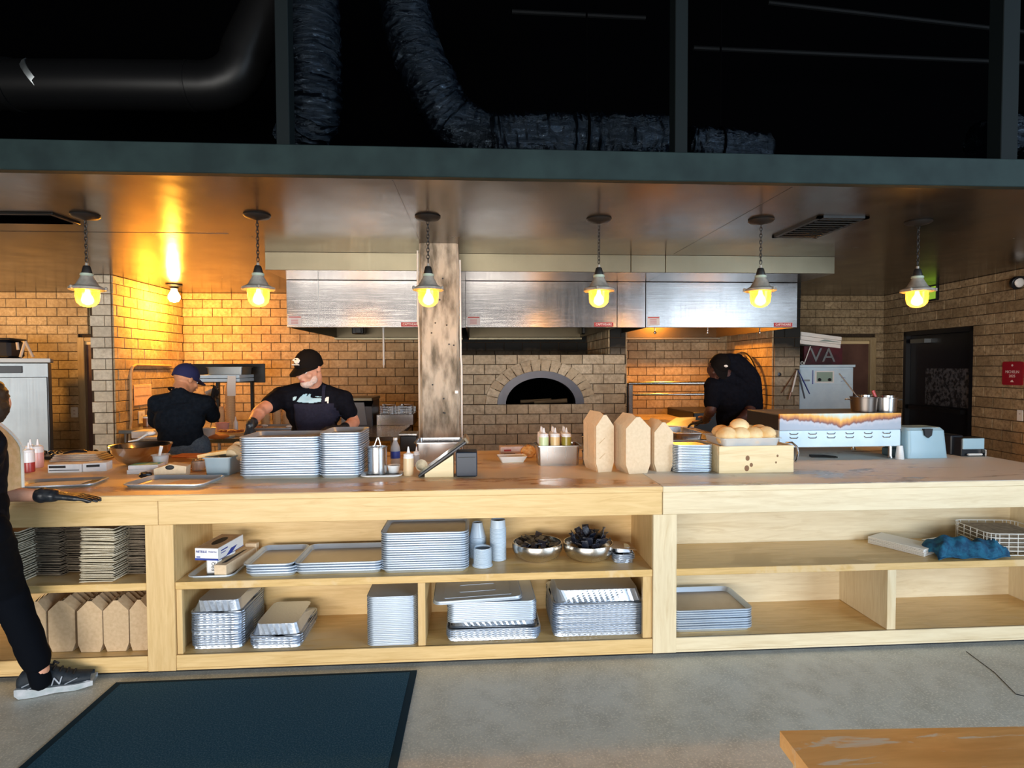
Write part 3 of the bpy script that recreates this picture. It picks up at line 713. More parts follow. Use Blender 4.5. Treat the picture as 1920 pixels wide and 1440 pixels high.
hB0, hB1 = XY(873, YH, 570), XY(1157, YH, 570)
hood(hB0, hB1, 'stainless exhaust hood over the brick oven, just right of the column', True, XY(1114, YH, 600), boltn=0)
hC0, hC1 = XY(1211, YH, 570), XY(1495, YH, 570)
hood(hC0, hC1, 'bluish mirror-bright exhaust hood over the grill niche', True, XY(1451, YH, 600), boltn=3)
zf = ZY(1000, 614, YH)
MB().cbox(hB1+.003, hC0-.003, YH+.004, YH+.02, zf, fz0-.002, .002).build('filler_panel', 'hood_steel', None)
tag(bpy.data.objects['filler_panel'], 'narrow plain steel panel closing the gap between two hoods', 'panel')
MB().box(hA1+.002, hB0-.002, YH+.004, YH+.02, zf, fz0-.002).build('filler_panel', 'hood_steel', None)
tag(bpy.data.objects['filler_panel.001'], 'thin strip of steel between the column and the oven hood', 'panel')
# hanging pull rod under the first hood
x = XY(719, 3.2, 650); zt_ = ZY(719, 616, 3.2); zb_ = ZY(719, 690, 3.2)
MB().tube([(x, 3.2, fz0-.011), (x, 3.2, zb_+.03)], .010, 8).tube([(x, 3.2, zb_+.03), (x, 3.2, zb_)], [.006, .002], 6).build('pull_rod', 'white_paint', None)
tag(bpy.data.objects['pull_rod'], 'thin white rod hanging below the hood left of the column', 'rod')
# fire-suppression can / lamp boxes tucked at the hood rear
for px, lab in ((672, 'small dark control box under the hood beside the column'), (1100, 'small dark control box under the oven hood near its right end')):
    p = atY(px, 622, 4.1); MB().cbox(p.x-.07, p.x+.07, 4.05, 4.2, p.z-.03, p.z+.07, .01).cbox(p.x-.02, p.x+.045, 4.03, 4.05, p.z-.02, p.z+.05, .004).build('control_box', 'black_metal', None)
    tag(bpy.context.scene.collection.objects[-1], lab, 'box')
# ================================================================ THE COUNTER
ct = thing('service_counter', 'long pale maple service counter with open shelves facing the room', 'counter')
CT, LX, RX, CD = .914, -3.25, 3.52, 1.36
XS = .978
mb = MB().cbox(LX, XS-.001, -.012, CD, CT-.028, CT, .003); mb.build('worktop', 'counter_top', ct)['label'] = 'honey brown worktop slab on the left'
mb = MB().cbox(XS+.001, RX, -.012, CD, CT-.028, CT, .003); mb.build('worktop', 'counter_top_sheen', ct)['label'] = 'worn worktop slab on the right, grey sheen put into its colour'
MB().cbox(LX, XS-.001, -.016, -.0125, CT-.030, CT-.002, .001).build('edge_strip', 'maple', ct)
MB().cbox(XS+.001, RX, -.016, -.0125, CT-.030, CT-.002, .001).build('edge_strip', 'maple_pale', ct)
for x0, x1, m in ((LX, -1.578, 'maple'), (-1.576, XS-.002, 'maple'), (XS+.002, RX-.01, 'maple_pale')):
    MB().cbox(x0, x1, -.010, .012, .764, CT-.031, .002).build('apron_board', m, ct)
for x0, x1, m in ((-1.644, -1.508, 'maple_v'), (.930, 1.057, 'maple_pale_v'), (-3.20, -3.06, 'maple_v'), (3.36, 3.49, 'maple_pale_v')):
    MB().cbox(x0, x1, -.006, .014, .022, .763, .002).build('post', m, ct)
YBK = .42
def bay(x0, x1, m, mv, sh, base):
    MB().box(x0, x1, YBK, YBK+.018, .022, .886).build('back_panel', m, ct)
    MB().cbox(x0, x1, .0, YBK, .432, .470, .002).build('shelf', sh, ct)
    MB().cbox(x0, x1, .004, YBK, .080, .100, .002).build('bottom_shelf', sh, ct)
    MB().cbox(x0, x1, -.003, .012, .034, .100, .002).build('base_board', base, ct)
    MB().cbox(x0, x1, -.001, .012, .022, .033, .001).build('toe_strip', base, ct)
    MB().box(x0-.02, x0, .015, YBK, .022, .886).build('side_panel', mv, ct)
    MB().box(x1, x1+.02, .015, YBK, .022, .886).build('side_panel', mv, ct)
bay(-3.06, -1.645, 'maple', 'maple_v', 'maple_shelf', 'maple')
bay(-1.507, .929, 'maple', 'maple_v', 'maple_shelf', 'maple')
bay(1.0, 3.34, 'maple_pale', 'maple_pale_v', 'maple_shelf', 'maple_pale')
MB().cbox(-.302, -.264, .006, YBK, .101, .431, .002).build('divider', 'maple_v', ct)
MB().cbox(2.233, 2.283, .006, YBK, .101, .431, .002).build('divider', 'maple_pale_v', ct)
for q_ in ((.879, .928), (-1.506, -1.478)): MB().cbox(*q_, .006, .03, .101, .431, .002).build('face_stile', 'maple_v', ct)
MB().box(LX, RX-.02, .45, 1.33, .022, .885).build('rear_body', 'maple', ct)
MB().box(LX, RX-.05, .03, 1.30, 0, .022).build('plinth', 'black_paint', ct)
# anti-fatigue mat, bottom left, and the corner of a table, bottom right
a, b_, c_, d_ = atZ(218, 1283, 0), atZ(782, 1260, 0), atZ(745, 1440, 0), atZ(40, 1440, 0)
e1 = (c_-b_).normalized(); e2 = (d_-a).normalized(); c2 = b_+e1*.95; d2 = a+e2*.95
mm = thing('floor_mat', 'large dark blue-black rubber floor mat in front of the counter', 'mat')
MB().prism([(p.x, p.y) for p in (a, b_, c2, d2)], .001, .010, 'XY').build('border', 'mat_edge', mm)
cen = (a+b_+c2+d2)/4
MB().prism([tuple((p+(cen-p).normalized()*.04).xy) for p in (a, b_, c2, d2)], .0095, .0125, 'XY').build('pile', 'rubber_mat', mm)
tz = .74
t0, t1 = atZ(1462, 1370, tz), atZ(1920, 1362, tz)
ux = (t1-t0).normalized(); uy = Vector((ux.y, -ux.x, 0)); uy = uy if uy.y < 0 else -uy
tb = thing('dining_table', 'worn orange-brown wooden table top at the bottom right corner', 'table')
def quadbox(mb, o, u, v, lu, lv, z0, z1):
    ps = [o, o+u*lu, o+u*lu+v*lv, o+v*lv]; return mb.prism([(p.x, p.y) for p in ps], z0, z1, 'XY')
for k in range(5):
    o_ = t0+uy*(.15*k+.001*(k > 0)); quadbox(MB(), o_, ux, uy, 1.5, .148, tz-.035, tz).build('plank', 'table_top', tb)
quadbox(MB(), t0+ux*.02+uy*.02, ux, uy, 1.46, .70, tz-.10, tz-.036).build('apron', 'crate_wood', tb)
for (i, j) in ((.04, .04), (1.38, .04), (.04, .62), (1.38, .62)):
    quadbox(MB(), t0+ux*i+uy*j, ux, uy, .07, .07, 0, tz-.10).build('leg', 'crate_wood', tb)

# ================================================================ LAMPS
lamps = [(160, 403), (482, 403), (802, 406), (1123, 410), (1427, 412), (1722, 415)]
def make_lamp(label, chain=True):
    t = thing('pendant_lamp', label, 'lamp', group=None)
    MB().lathe([(.078, 0), (.082, -.006), (.070, -.018), (.03, -.026), (.012, -.032), (.001, -.033)], seg=24).build('canopy', 'lamp_black', t)
    for k in range(12):
        z = -.04-.0215*k; mb = MB(); r_ = .0085
        pts = []
        for q in range(13):
            a = 2*PI*q/12; u_, v_ = r_*math.cos(a), .0155*math.sin(a); pts.append((u_, 0, z+v_) if k % 2 else (0, u_, z+v_))
        mb.tube(pts, .0026, 5, cap=False).build('chain_link', 'lamp_black', t)
    z = -.30
    MB().tube([(.0, 0, z+.002), (0, 0, z-.02)], .009, 8).build('hook', 'lamp_body', t)
    MB().lathe([(.015, z-.015), (.020, z-.02), (.030, z-.06), (.030, z-.062)], seg=18).build('cone_cap', 'lamp_black', t)
    MB().lathe([(.030, z-.062), (.036, z-.064), (.037, z-.076), (.033, z-.080)], seg=18).build('band', 'lamp_band', t)
    MB().lathe([(.033, z-.080), (.040, z-.095), (.062, z-.135), (.085, z-.148), (.098, z-.152), (.100, z-.166), (.092, z-.170), (.06, z-.168), (.03, z-.12)], seg=28).build('shade', 'lamp_body', t)
    for k in range(3):
        a = 2*PI*k/3+.2; MB().lathe([(.004, -.012), (.009, -.008), (.009, .008), (.004, .012)], (.103*math.cos(a), .103*math.sin(a), z-.158), 8).build('thumb_screw', 'lamp_body', t)
    MB().lathe([(.066, z-.166), (.065, z-.215), (.058, z-.245), (.038, z-.266), (.012, z-.274), (.001, z-.275)], seg=24).build('glass_jar', 'lamp_glass', t)
    b = MB().lathe([(.012, z-.168), (.014, z-.185), (.030, z-.212), (.034, z-.232), (.026, z-.250), (.008, z-.260), (.001, z-.2605)], seg=18).build('bulb', 'bulb_glow', t)
    return t
labs = ['leftmost pendant lamp over the counter, in front of the brick pier', 'pendant lamp second from left, left of the first steel hood', 'pendant lamp hanging in front of the concrete column',
        'pendant lamp in front of the steel hood above the brick oven', 'pendant lamp in front of the bluest hood on the right', 'pendant lamp at the dark right end, near the brick side wall']
L0 = make_lamp(labs[0])
for i, (px, py) in enumerate(lamps):
    p = atZ(px, py, CEIL); o = L0 if i == 0 else dup(L0, label=labs[i])
    o.location = (p.x, p.y, CEIL); o.rotation_euler = (0, 0, i*.7); o['group'] = 'pendant lamps over the counter'
    point('lamp_light', (p.x, p.y, CEIL-.54), 58, BULB, .03)
# ceiling fixture with bare bulb near the left pier, and its glow
p = atZ(326, 533, CEIL); 
t = thing('ceiling_lamp', 'bare glowing bulb in a ceiling holder by the brick corner', 'lamp', (p.x, p.y, CEIL))
MB().lathe([(.085, 0), (.088, -.012), (.05, -.03), (.045, -.05), (.03, -.055)], seg=20).build('holder', 'lamp_black', t)
MB().lathe([(.028, -.05), (.036, -.08), (.062, -.13), (.064, -.16), (.045, -.195), (.001, -.21)], seg=18).build('bulb', 'bulb_glow', t)
point('ceiling_lamp_or_added_light', (p.x, p.y-.02, CEIL-.26), 88, (1.0, .37, .03), .05)
t2_ = dup(t, loc=(-5.75, 3.2, CEIL), label='added unseen ceiling bulb left of the brick pier, warming the back-left bricks'); point('ceiling_lamp_or_added_light', (-5.75, 3.2, CEIL-.26), 70, (1.0, .46, .10), .05)  # bulb and light added out of view to warm the back-left bricks
p2 = Vector((2.25, 3.6, 1.99)) # lamp under the grill hood
pl_ = thing('hood_lamp', 'round lamp under the hood of the grill niche', 'lamp', (2.45, 3.9, 2.30))
MB().lathe([(.07, .04), (.08, 0), (.06, -.01)], seg=16).build('housing', 'steel', pl_); MB().ball((0, 0, -.015), (.045, .045, .03), 12, 6).build('bulb', 'bulb_glow', pl_)
point('hood_lamp_light', (2.45, 3.9, 2.20), 62, (1.0, .36, .04), .05)
# smoke-dark ceiling grille (right) and hatch (left)
g0, g1, g2, g3 = atZ(1462, 443, CEIL), atZ(1530, 404, CEIL), atZ(1640, 404, CEIL), atZ(1592, 445, CEIL)
gr_ = thing('air_vent', 'dark square air grille set in the soffit at the right', 'vent')
gx0_, gx1_, gy0_, gy1_ = g1.x+.02, g2.x-.02, g1.y, g0.y
gm = MB()
gm.box(gx0_, gx1_, gy0_, gy0_+.03, CEIL-.014, CEIL).box(gx0_, gx1_, gy1_-.03, gy1_, CEIL-.014, CEIL).box(gx0_, gx0_+.03, gy0_, gy1_, CEIL-.014, CEIL).box(gx1_-.03, gx1_, gy0_, gy1_, CEIL-.014, CEIL)
gm.build('frame', 'black_metal', gr_)
for k in range(9):
    y = gy0_+.05+(gy1_-gy0_-.1)*k/8; MB().box(gx0_+.03, gx1_-.03, y-.012, y+.012, -.003, .003, Matrix.Translation((0, y, CEIL-.01)) @ Matrix.Rotation(.5, 4, 'X') @ Matrix.Translation((0, -y, 0))).build('slat', 'black_metal', gr_)
q = atZ(55, 410, CEIL)
hatch = thing('access_hatch', 'dark ragged hatch in the soffit at the far left', 'hatch')
MB().cbox(q.x-.55, q.x+.25, q.y-.16, q.y+.10, CEIL-.012, CEIL, .003).build('frame', 'black_metal', hatch)
MB().box(q.x-.52, q.x+.22, q.y-.13, q.y+.07, CEIL-.016, CEIL-.012).build('panel', 'void_black', hatch)

# ================================================================ DUCTS ABOVE THE BEAM
def flex(name, label, pts, r, n=90, m='duct_film'):
    P_ = [Vector(p) for p in pts]; out = []
    for i in range(n+1):   # Catmull-Rom
        t = i/n*(len(P_)-1); k = min(int(t), len(P_)-2); f = t-k
        p0, p1, p2, p3 = P_[max(k-1, 0)], P_[k], P_[k+1], P_[min(k+2, len(P_)-1)]
        out.append(.5*((2*p1)+(p2-p0)*f+(2*p0-5*p1+4*p2-p3)*f*f+(3*p1-p0-3*p2+p3)*f**3))
    rr = [r*(1+.045*math.sin(i*2.4)+random.uniform(-.035, .035)) for i in range(n+1)]
    mb = MB().tube(out, rr, 22); rj = random.Random(5)
    mb.v = [tuple(Vector(v)+Vector((rj.uniform(-1, 1), rj.uniform(-1, 1), rj.uniform(-1, 1)))*.008) for v in mb.v]
    o = mb.build(name, m, None, sharp=70); tag(o, label, 'duct')
    c_ = out[n//2]
    if 'along' in label or 'end of' in label or 'short' in label: MB().tube([c_+Vector((0, 0, r*.9)), Vector((c_.x, c_.y, 5.2))], .006, 5).tube([c_+Vector((-.01, r*1.08*math.cos(a_), r*1.08*math.sin(a_))) for a_ in [2*PI*k/20 for k in range(21)]], .008, 5, False).build('hanger_strap', 'void_black', o)
    return o
A = lambda px, py, Y: tuple(atY(px, py, Y))
flex('flexible_duct', 'glossy black foil flex duct hanging straight down to the beam, left of centre', [A(588, -60, .75), A(588, 60, .72), A(590, 150, .7), A(588, 215, .75), A(560, 262, .95)], .155)
flex('flexible_duct', 'glossy black foil flex duct curving down to the right, at the centre top', [A(752, -60, .8), A(768, 60, .75), A(805, 150, .7), A(850, 225, .75), A(915, 262, .85)], .155)
flex('flexible_duct', 'bluish foil duct lying along the beam between centre and the middle post', [A(925, 262, .5), A(1000, 256, .5), A(1100, 256, .5), A(1200, 258, .5), A(1262, 262, .55)], .13)
flex('flexible_duct', 'end of a foil duct lying behind the beam just right of the middle post', [A(1290, 270, .5), A(1350, 275, .5), A(1430, 284, .6)], .10, 40)
flex('flexible_duct', 'short pale foil duct end behind the beam at the far right', [A(1840, 268, .6), A(1900, 255, .6), A(1960, 262, .6)], .13, 30)
rd = thing('rigid_duct', 'long round black rigid duct at the top left with an elbow', 'duct')
pts = [A(-80, 160, 1.1), A(200, 160, 1.1), A(390, 162, 1.1)]
el_ = [A(390+70*math.sin(t), 162-60*(1-math.cos(t))-0, 1.1) for t in [k*PI/10 for k in range(1, 6)]]
MB().tube(pts+[tuple(Vector(e)) for e in el_]+[A(500, 20, 1.1), A(520, -80, 1.1)], .155, 24).build('pipe', 'duct_black', rd)
p = Vector(A(85, 160, 1.1)); MB().tube([p-Vector((.015, 0, 0)), p+Vector((.015, 0, .02))], .160, 24).build('strap', 'appliance', rd)
p = Vector(A(25, 160, 1.1)); MB().tube([p-Vector((.02, 0, 0)), p+Vector((.02, 0, 0))], .165, 24).build('collar', 'duct_black', rd)
p = Vector(A(360, 162, 1.1)); MB().tube([p-Vector((.01, 0, 0)), p+Vector((.01, 0, 0))], .160, 24).build('collar', 'duct_black', rd)
for i, (a0, a1) in enumerate((((960, 22), (1210, 34)), ((1440, 5), (1920, 60)), ((1300, 90), (1920, 118)))):
    o = MB().tube([A(a0[0], a0[1], 1.6), A(a1[0], a1[1], 1.6)], .018, 8).build('ceiling_pipe', 'pipe_dull', None) if 'pipe_dull' in MT or mat('pipe_dull', (.0015, .0016, .0018), rough=.7, spec=.12) else 0
    tag(o, ('thin black pipe in the roof void left of the middle post', 'upper black pipe in the roof void right of the middle post', 'lower black pipe in the roof void right of the middle post')[i], 'pipe', 'black pipes in the roof void')
    bpy.context.view_layer.update()
# ================================================================ SMALL WARES
def pan_mesh(w, d, h=.025, name='pan', m='alu', inner='alu_inside', taper=.012, rim=.006, rc=.03, th=.0016, n=3):
    """Rolled-rim tray; origin at the centre of its underside."""
    mb = MB(); rings = [rrect(w-2*taper-2*rim, d-2*taper-2*rim, rc, 0, n), rrect(w-2*rim, d-2*rim, rc+taper*.6, h-.004, n), rrect(w, d, rc+taper, h-.006, n), rrect(w, d, rc+taper, h, n),
                         rrect(w-2*rim-th, d-2*rim-th, rc+taper*.6, h+.0005, n), rrect(w-2*taper-2*rim-2*th, d-2*taper-2*rim-2*th, rc, th, n)]
    mb.loft(rings); me = mb.mesh(name, m, 50)
    if inner:
        me.materials.append(MT[inner]); me.polygons[len(me.polygons)-1].material_index = 1
    return me
def foil_mesh(w, d, h, name='foil_pan', flutes=22, taper=.028, amp=.003, rc=.03, inverted=False):
    """Fluted foil pan, open upwards."""
    n = 10; mb = MB()
    def ring(dw, z, amp=0):
        p = rrect(w-2*dw, d-2*dw, rc, z, 3); out = []
        for i in range(len(p)):
            a, b = Vector(p[i]), Vector(p[(i+1) % len(p)]); L = (b-a).length
            k = max(1, int(L/(.015))) if L > .05 else 1
            t = (b-a).normalized(); nn = Vector((t.y, -t.x, 0))
            for q in range(k): out.append(a.lerp(b, q/k)+nn*(amp if q % 2 else -amp)*(k > 1))
        return out
    rs = [ring(taper, 0, 0), ring(taper, .002, amp), ring(.010, h-.006, amp), ring(.006, h-.005, 0), ring(0, h-.005, 0), ring(0, h, 0), ring(.006, h, 0), ring(taper+.003, .004, amp)]
    mb.loft(rs); me = mb.mesh(name, 'foil', 22)
    if inverted: me.transform(Matrix.Translation((0, 0, h)) @ Matrix.Rotation(PI, 4, 'X'))
    return me
def stack(name, me, n, pitch, x, y, z, rz, cat, top_label, rest_label, group, jit=.0015, flip=False):
    out = []
    for k in range(n):
        o = put(name, me, None, (x+random.uniform(-jit, jit), y+random.uniform(-jit, jit), z+k*pitch), (0, 0, rz+random.uniform(-.004, .004)))
        tag(o, top_label if k == n-1 else rest_label, cat, group); out.append(o)
    return out
S1, S2 = .471, .1015      # shelf heights
half = pan_mesh(.457, .330, .025, 'sheet_pan'); quarter = pan_mesh(.235, .325, .025, 'sheet_pan')
# tall stack and quarter-size stack on the counter
a = atZ(446, 899, CT); b_ = atZ(596, 899, CT)
stack('sheet_pan', half, 17, .0132, (a.x+b_.x)/2+.002, a.y+.165, CT, 0, 'tray', 'half-size aluminium sheet pan on top of the tall wide stack on the counter',
      'half-size aluminium sheet pan lower in the tall wide stack on the counter', 'half-size sheet pans stacked on the counter')
a = atZ(597, 898, CT); b_ = atZ(674, 898, CT)
stack('sheet_pan', quarter, 19, .0130, (a.x+b_.x)/2, a.y+.165, CT, 0, 'tray', 'quarter-size sheet pan on top of the narrow tall stack behind the steel canister',
      'quarter-size sheet pan lower in the narrow tall stack beside the steel canister', 'quarter-size sheet pans stacked on the counter')
# shelf stacks
def shelf_stack(px0, px1, pyb, z, me, n, pitch, d, lt, lr, g, name='sheet_pan', cat='tray', rz=0, yoff=None):
    a, b = atZ(px0, pyb, z), atZ(px1, pyb, z); y = max(a.y, b.y, .012) if yoff is None else yoff
    x0, x1 = XY(px0, y, pyb), XY(px1, y, pyb)
    return stack(name, me, n, pitch, (x0+x1)/2, y+d/2, z, rz, cat, lt, lr, g)
shelf_stack(716, 876, 1077, S1, half, 17, .0118, .33, 'sheet pan on top of the tallest stack on the middle shelf', 'sheet pan lower in the tallest stack on the middle shelf', 'sheet pans in the tall middle-shelf stack')
shelf_stack(553, 714, 1080, S1, half, 4, .0135, .33, 'sheet pan on top of the low wide stack between two others on the middle shelf', 'sheet pan lower in the low wide stack on the middle shelf', 'sheet pans in the low wide stack')
q4 = shelf_stack(460, 551, 1084, S1, pan_mesh(.26, .33, .025, 'sheet_pan'), 4, .0135, .33, 'slightly shifted small sheet pan on top of the low narrow stack, middle shelf', 'small sheet pan lower in the low narrow stack, middle shelf', 'sheet pans in the low narrow stack')
q4[-1].location.x -= .012; q4[-1].location.z += .003
shelf_stack(1258, 1416, 1189, S2, half, 9, .0125, .33, 'sheet pan on top of the only stack on the right-hand lower shelf', 'sheet pan lower in the stack on the right-hand lower shelf', 'sheet pans on the right-hand lower shelf')
# lids: 68x... narrow stack left of the divider
a = atZ(684, 1216, S2); lid = pan_mesh(.262, .32, .009, 'foil_cover', 'alu', 'alu_inside', .002, .003, .035)
lid.transform(Matrix.Rotation(PI, 4, 'X')); lid.transform(Matrix.Translation((0, 0, .0095)))
stack('foil_cover', lid, 26, .0098, -.302-.137, .18, S2, 0, 'lid', 'brown-topped flat pan lid on top of the lid stack beside the shelf divider', 'flat pan lid lower in the stack beside the shelf divider', 'pan lids stacked beside the divider', .0008)
# foil pans, upside down
fp_q = foil_mesh(.315, .30, .055); 
def foil_stack(x, y, me, h, n, pitch, z, lt, lr, g, inv_h, w, d, rz=0):
    tops = []
    for k in range(n):
        o = put('foil_pan', me, None, (x+random.uniform(-.002, .002), y+random.uniform(-.002, .002), z+k*pitch), (0, 0, rz+random.uniform(-.01, .01)))
        tag(o, lr, 'foil pan', g); tops.append(o)
    o = put('foil_pan', foil_mesh(w, d, inv_h, 'foil_pan', inverted=True), None, (x, y, z+n*pitch+h-pitch+.001), (0, 0, rz)); tag(o, lt, 'foil pan')
    return o
shallow = foil_mesh(.262, .34, .024, taper=.006)
foil_stack(-1.335, .215, shallow, .024, 14, .0125, S2, 'upside-down fluted foil pan topping the tall stack at the lower shelf left end', 'foil pan in the tall stack at the left end of the lower shelf', 'foil pans in the tall left stack', .055, .262, .34)
foil_stack(-1.035, .20, shallow, .024, 4, .0125, S2, 'fluted foil pan upside down on the low stack second from left, lower shelf', 'foil pan in the low stack second from left, lower shelf', 'foil pans in the low second stack', .055, .262, .34)
wide = foil_mesh(.50, .34, .024, taper=.006)
foil_stack(.655, .215, wide, .024, 13, .0125, S2, 'upside-down fluted foil pan topping the wide stack near the middle post', 'foil pan in the wide stack at the right end of the lower shelf', 'foil pans in the wide right stack', .065, .49, .33)
# three kinds of pan right of the divider
x = .06
for k in range(5): tag(put('foil_pan', foil_mesh(.49, .33, .024, taper=.006) if k == 0 else bpy.data.meshes['foil_pan.004'] if 0 else wide, None, (x+.03, .20, S2+k*.0105)), 'foil pan in the lowest pile right of the shelf divider', 'foil pan', 'foil pans right of the divider')
z = S2+4*.0105+.025
tag(put('foil_pan', foil_mesh(.46, .31, .04, inverted=True), None, (x+.03, .20, z)), 'fluted foil pan upside down under the flat lids, right of the divider', 'foil pan')
z += .041
flat = pan_mesh(.47, .33, .010, 'foil_cover', 'alu', 'alu_inside', .002, .003, .035); flat.transform(Matrix.Rotation(PI, 4, 'X')); flat.transform(Matrix.Translation((0, 0, .010)))
for k in range(10): tag(put('foil_cover', flat, None, (x+.02+random.uniform(-.002, .002), .185, z+k*.0102), (0, 0, .01)), 'flat lid in the pile under the skewed top lid, right of the divider', 'lid', 'flat lids right of the divider')
z += 10*.0102+.002
tl = put('foil_cover', pan_mesh(.47, .33, .014, 'foil_cover', 'alu', None, .004, .003, .035), None, (x-.055, .178, z+.018), (PI, R(-2.0), .02)); tag(tl, 'skewed top lid with embossed frames, right of the shelf divider', 'lid')
for k, (w, d) in enumerate(((.36, .24), (.20, .10))):
    mb = MB(); r1 = rrect(w, d, .012, 0); r2 = rrect(w-.008, d-.008, .010, 0)
    mb.loft([[(p[0], p[1], -.0012) for p in r1], [(p[0], p[1], -.0012) for p in r2], [(p[0], p[1], .0008) for p in r2], [(p[0], p[1], .0008) for p in r1]], closed=True).build('embossed_frame', 'alu', tl)
# small tray with glove box, tin and tape-dispenser-like box
a = atZ(340, 1085, S1); tx = XY(392, .03, 1085)
st = put('serving_tray', pan_mesh(.235, .33, .018, 'serving_tray'), None, (-1.353, .19, S1)); tag(st, 'small aluminium tray under the glove box at the left of the middle shelf', 'tray')
zt = S1+.0035
tin = thing('tin', 'white round tin lettered BBQ under the blue and white glove box', 'tin', (-1.365, .115, zt))
MB().lathe([(.034, 0), (.036, .002), (.036, .085), (.034, .088), (.001, .088)], seg=28).build('can', 'white_plastic', tin)
MB().box(-.018, .030, -.0372, -.0368, .01, .080).build('label', 'card_white', tin)
text('BBQ', .024, 'ink_black', tin, frame_M((.012, -.0378, .045), (0, 0, 1), (-1, 0, 0)))
tin2 = thing('tin', 'plain white round tin behind the lettered one on the small tray', 'tin', (-1.345, .235, zt))
MB().lathe([(.034, 0), (.036, .002), (.036, .085), (.034, .088), (.001, .088)], seg=24).build('can', 'white_plastic', tin2)
gb = thing('glove_box', 'blue and white box of nitrile gloves tilted on top of the tins', 'box', (-1.352, .155, zt+.092), 0, rot=(R(1.5), 0, R(-9)))
MB().cbox(-.062, .062, -.115, .115, 0, .062, .001).build('carton', 'card_white', gb)
MB().box(-.0625, .0625, -.1158, -.1150, 0, .010).box(.0622, .0630, -.1158, .1150, 0, .003).build('blue_band', 'ink_blue', gb)
MB().prism([(-.05+.0, 0), (-.0, .028), (.055, .028), (.0, 0)], .0622, .0632, 'YZ').build('blue_swoosh', 'ink_blue', gb)
MB().box(-.058, .058, -.112, .112, .0622, .0628).build('top_print', 'cardboard_cup', gb)
MB().loft([[(.026*math.cos(2*PI*k/20), .062*math.sin(2*PI*k/20), z_) for k in range(20)] for z_ in (.0629, .0636)]).build('opening', 'ink_black', gb)
text('NITRILE', .017, 'ink_blue', gb, frame_M((-.026, -.1164, .044), (1, 0, 0), (0, 0, 1)))
text('Powder Free', .010, 'ink_blue', gb, frame_M((.034, -.1164, .045), (1, 0, 0), (0, 0, 1)), squash=.8)
MB().box(-.054, -.034, -.1160, -.1152, .014, .019).build('small_print', 'ink_blue', gb)
MB().box(.0625, .0632, -.09, -.03, .040, .046).box(.0625, .0632, -.09, -.05, .028, .032).build('side_print', 'ink_blue', gb)
cb = thing('film_box', 'kraft card box with a dark slot leaning beside the glove box', 'box', (-1.285, .20, zt+.003), R(-7))
MB().cbox(-.032, .032, -.16, .14, 0, .060, .002).build('carton', 'kraft_light', cb)
MB().prism([(-.009, -.13), (.009, -.12), (.006, .09), (-.005, .08)], .0602, .061, 'XY').build('slot', 'ink_black', cb)
MB().cbox(-.030, .034, .142, .175, .0, .078, .002).build('end_flap', 'kraft_light', cb)

# cup stacks, lids
def cupstack(x, y, z, r0, r1, h, n, pitch, label, g, tilt=0, m='clear_cup', inv=True, name='plastic_cup'):
    me = MB().lathe([(r1, 0), (r1+.003, .001), (r1+.003, .005), (r1, .006), (r0, h), (r0-.002, h), (r1-.003, .004), (r1-.003, 0)], seg=20).mesh(name, m)
    if not inv: me.transform(Matrix.Translation((0, 0, h)) @ Matrix.Rotation(PI, 4, 'X'))
    for k in range(n):
        o = put(name, me, None, (x, y+math.sin(tilt)*k*pitch*-1, z+k*pitch*math.cos(tilt)), (tilt, 0, k*.3)); tag(o, label, 'cover' if 'cover' in name else 'cup', g)
p = atZ(898, 1048, S1); cupstack(p.x-.006, p.y+.045, S1, .028, .046, .085, 14, .0085, 'clear plastic cup in the shorter leaning cup stack right of the tall tray stack', 'clear cups in the shorter stack', .02)
p = atZ(934, 1053, S1); cupstack(p.x+.002, p.y+.045, S1, .040, .043, .05, 25, .0072, 'translucent tub in the tallest round stack on the middle shelf', 'tubs in the tall round stack', 0)
p = atZ(905, 1066, S1); cupstack(p.x, p.y+.050, S1, .0515, .0525, .010, 1, .01, 'clear lid lying under the short round lid pile on the middle shelf', None, 0, name='cup_cover'); cupstack(p.x, p.y+.050, S1+.009, .046, .0465, .010, 14, .0062, 'clear round lid in the short pile in front of the cup stacks', 'round lids on the middle shelf', 0, name='cup_cover')
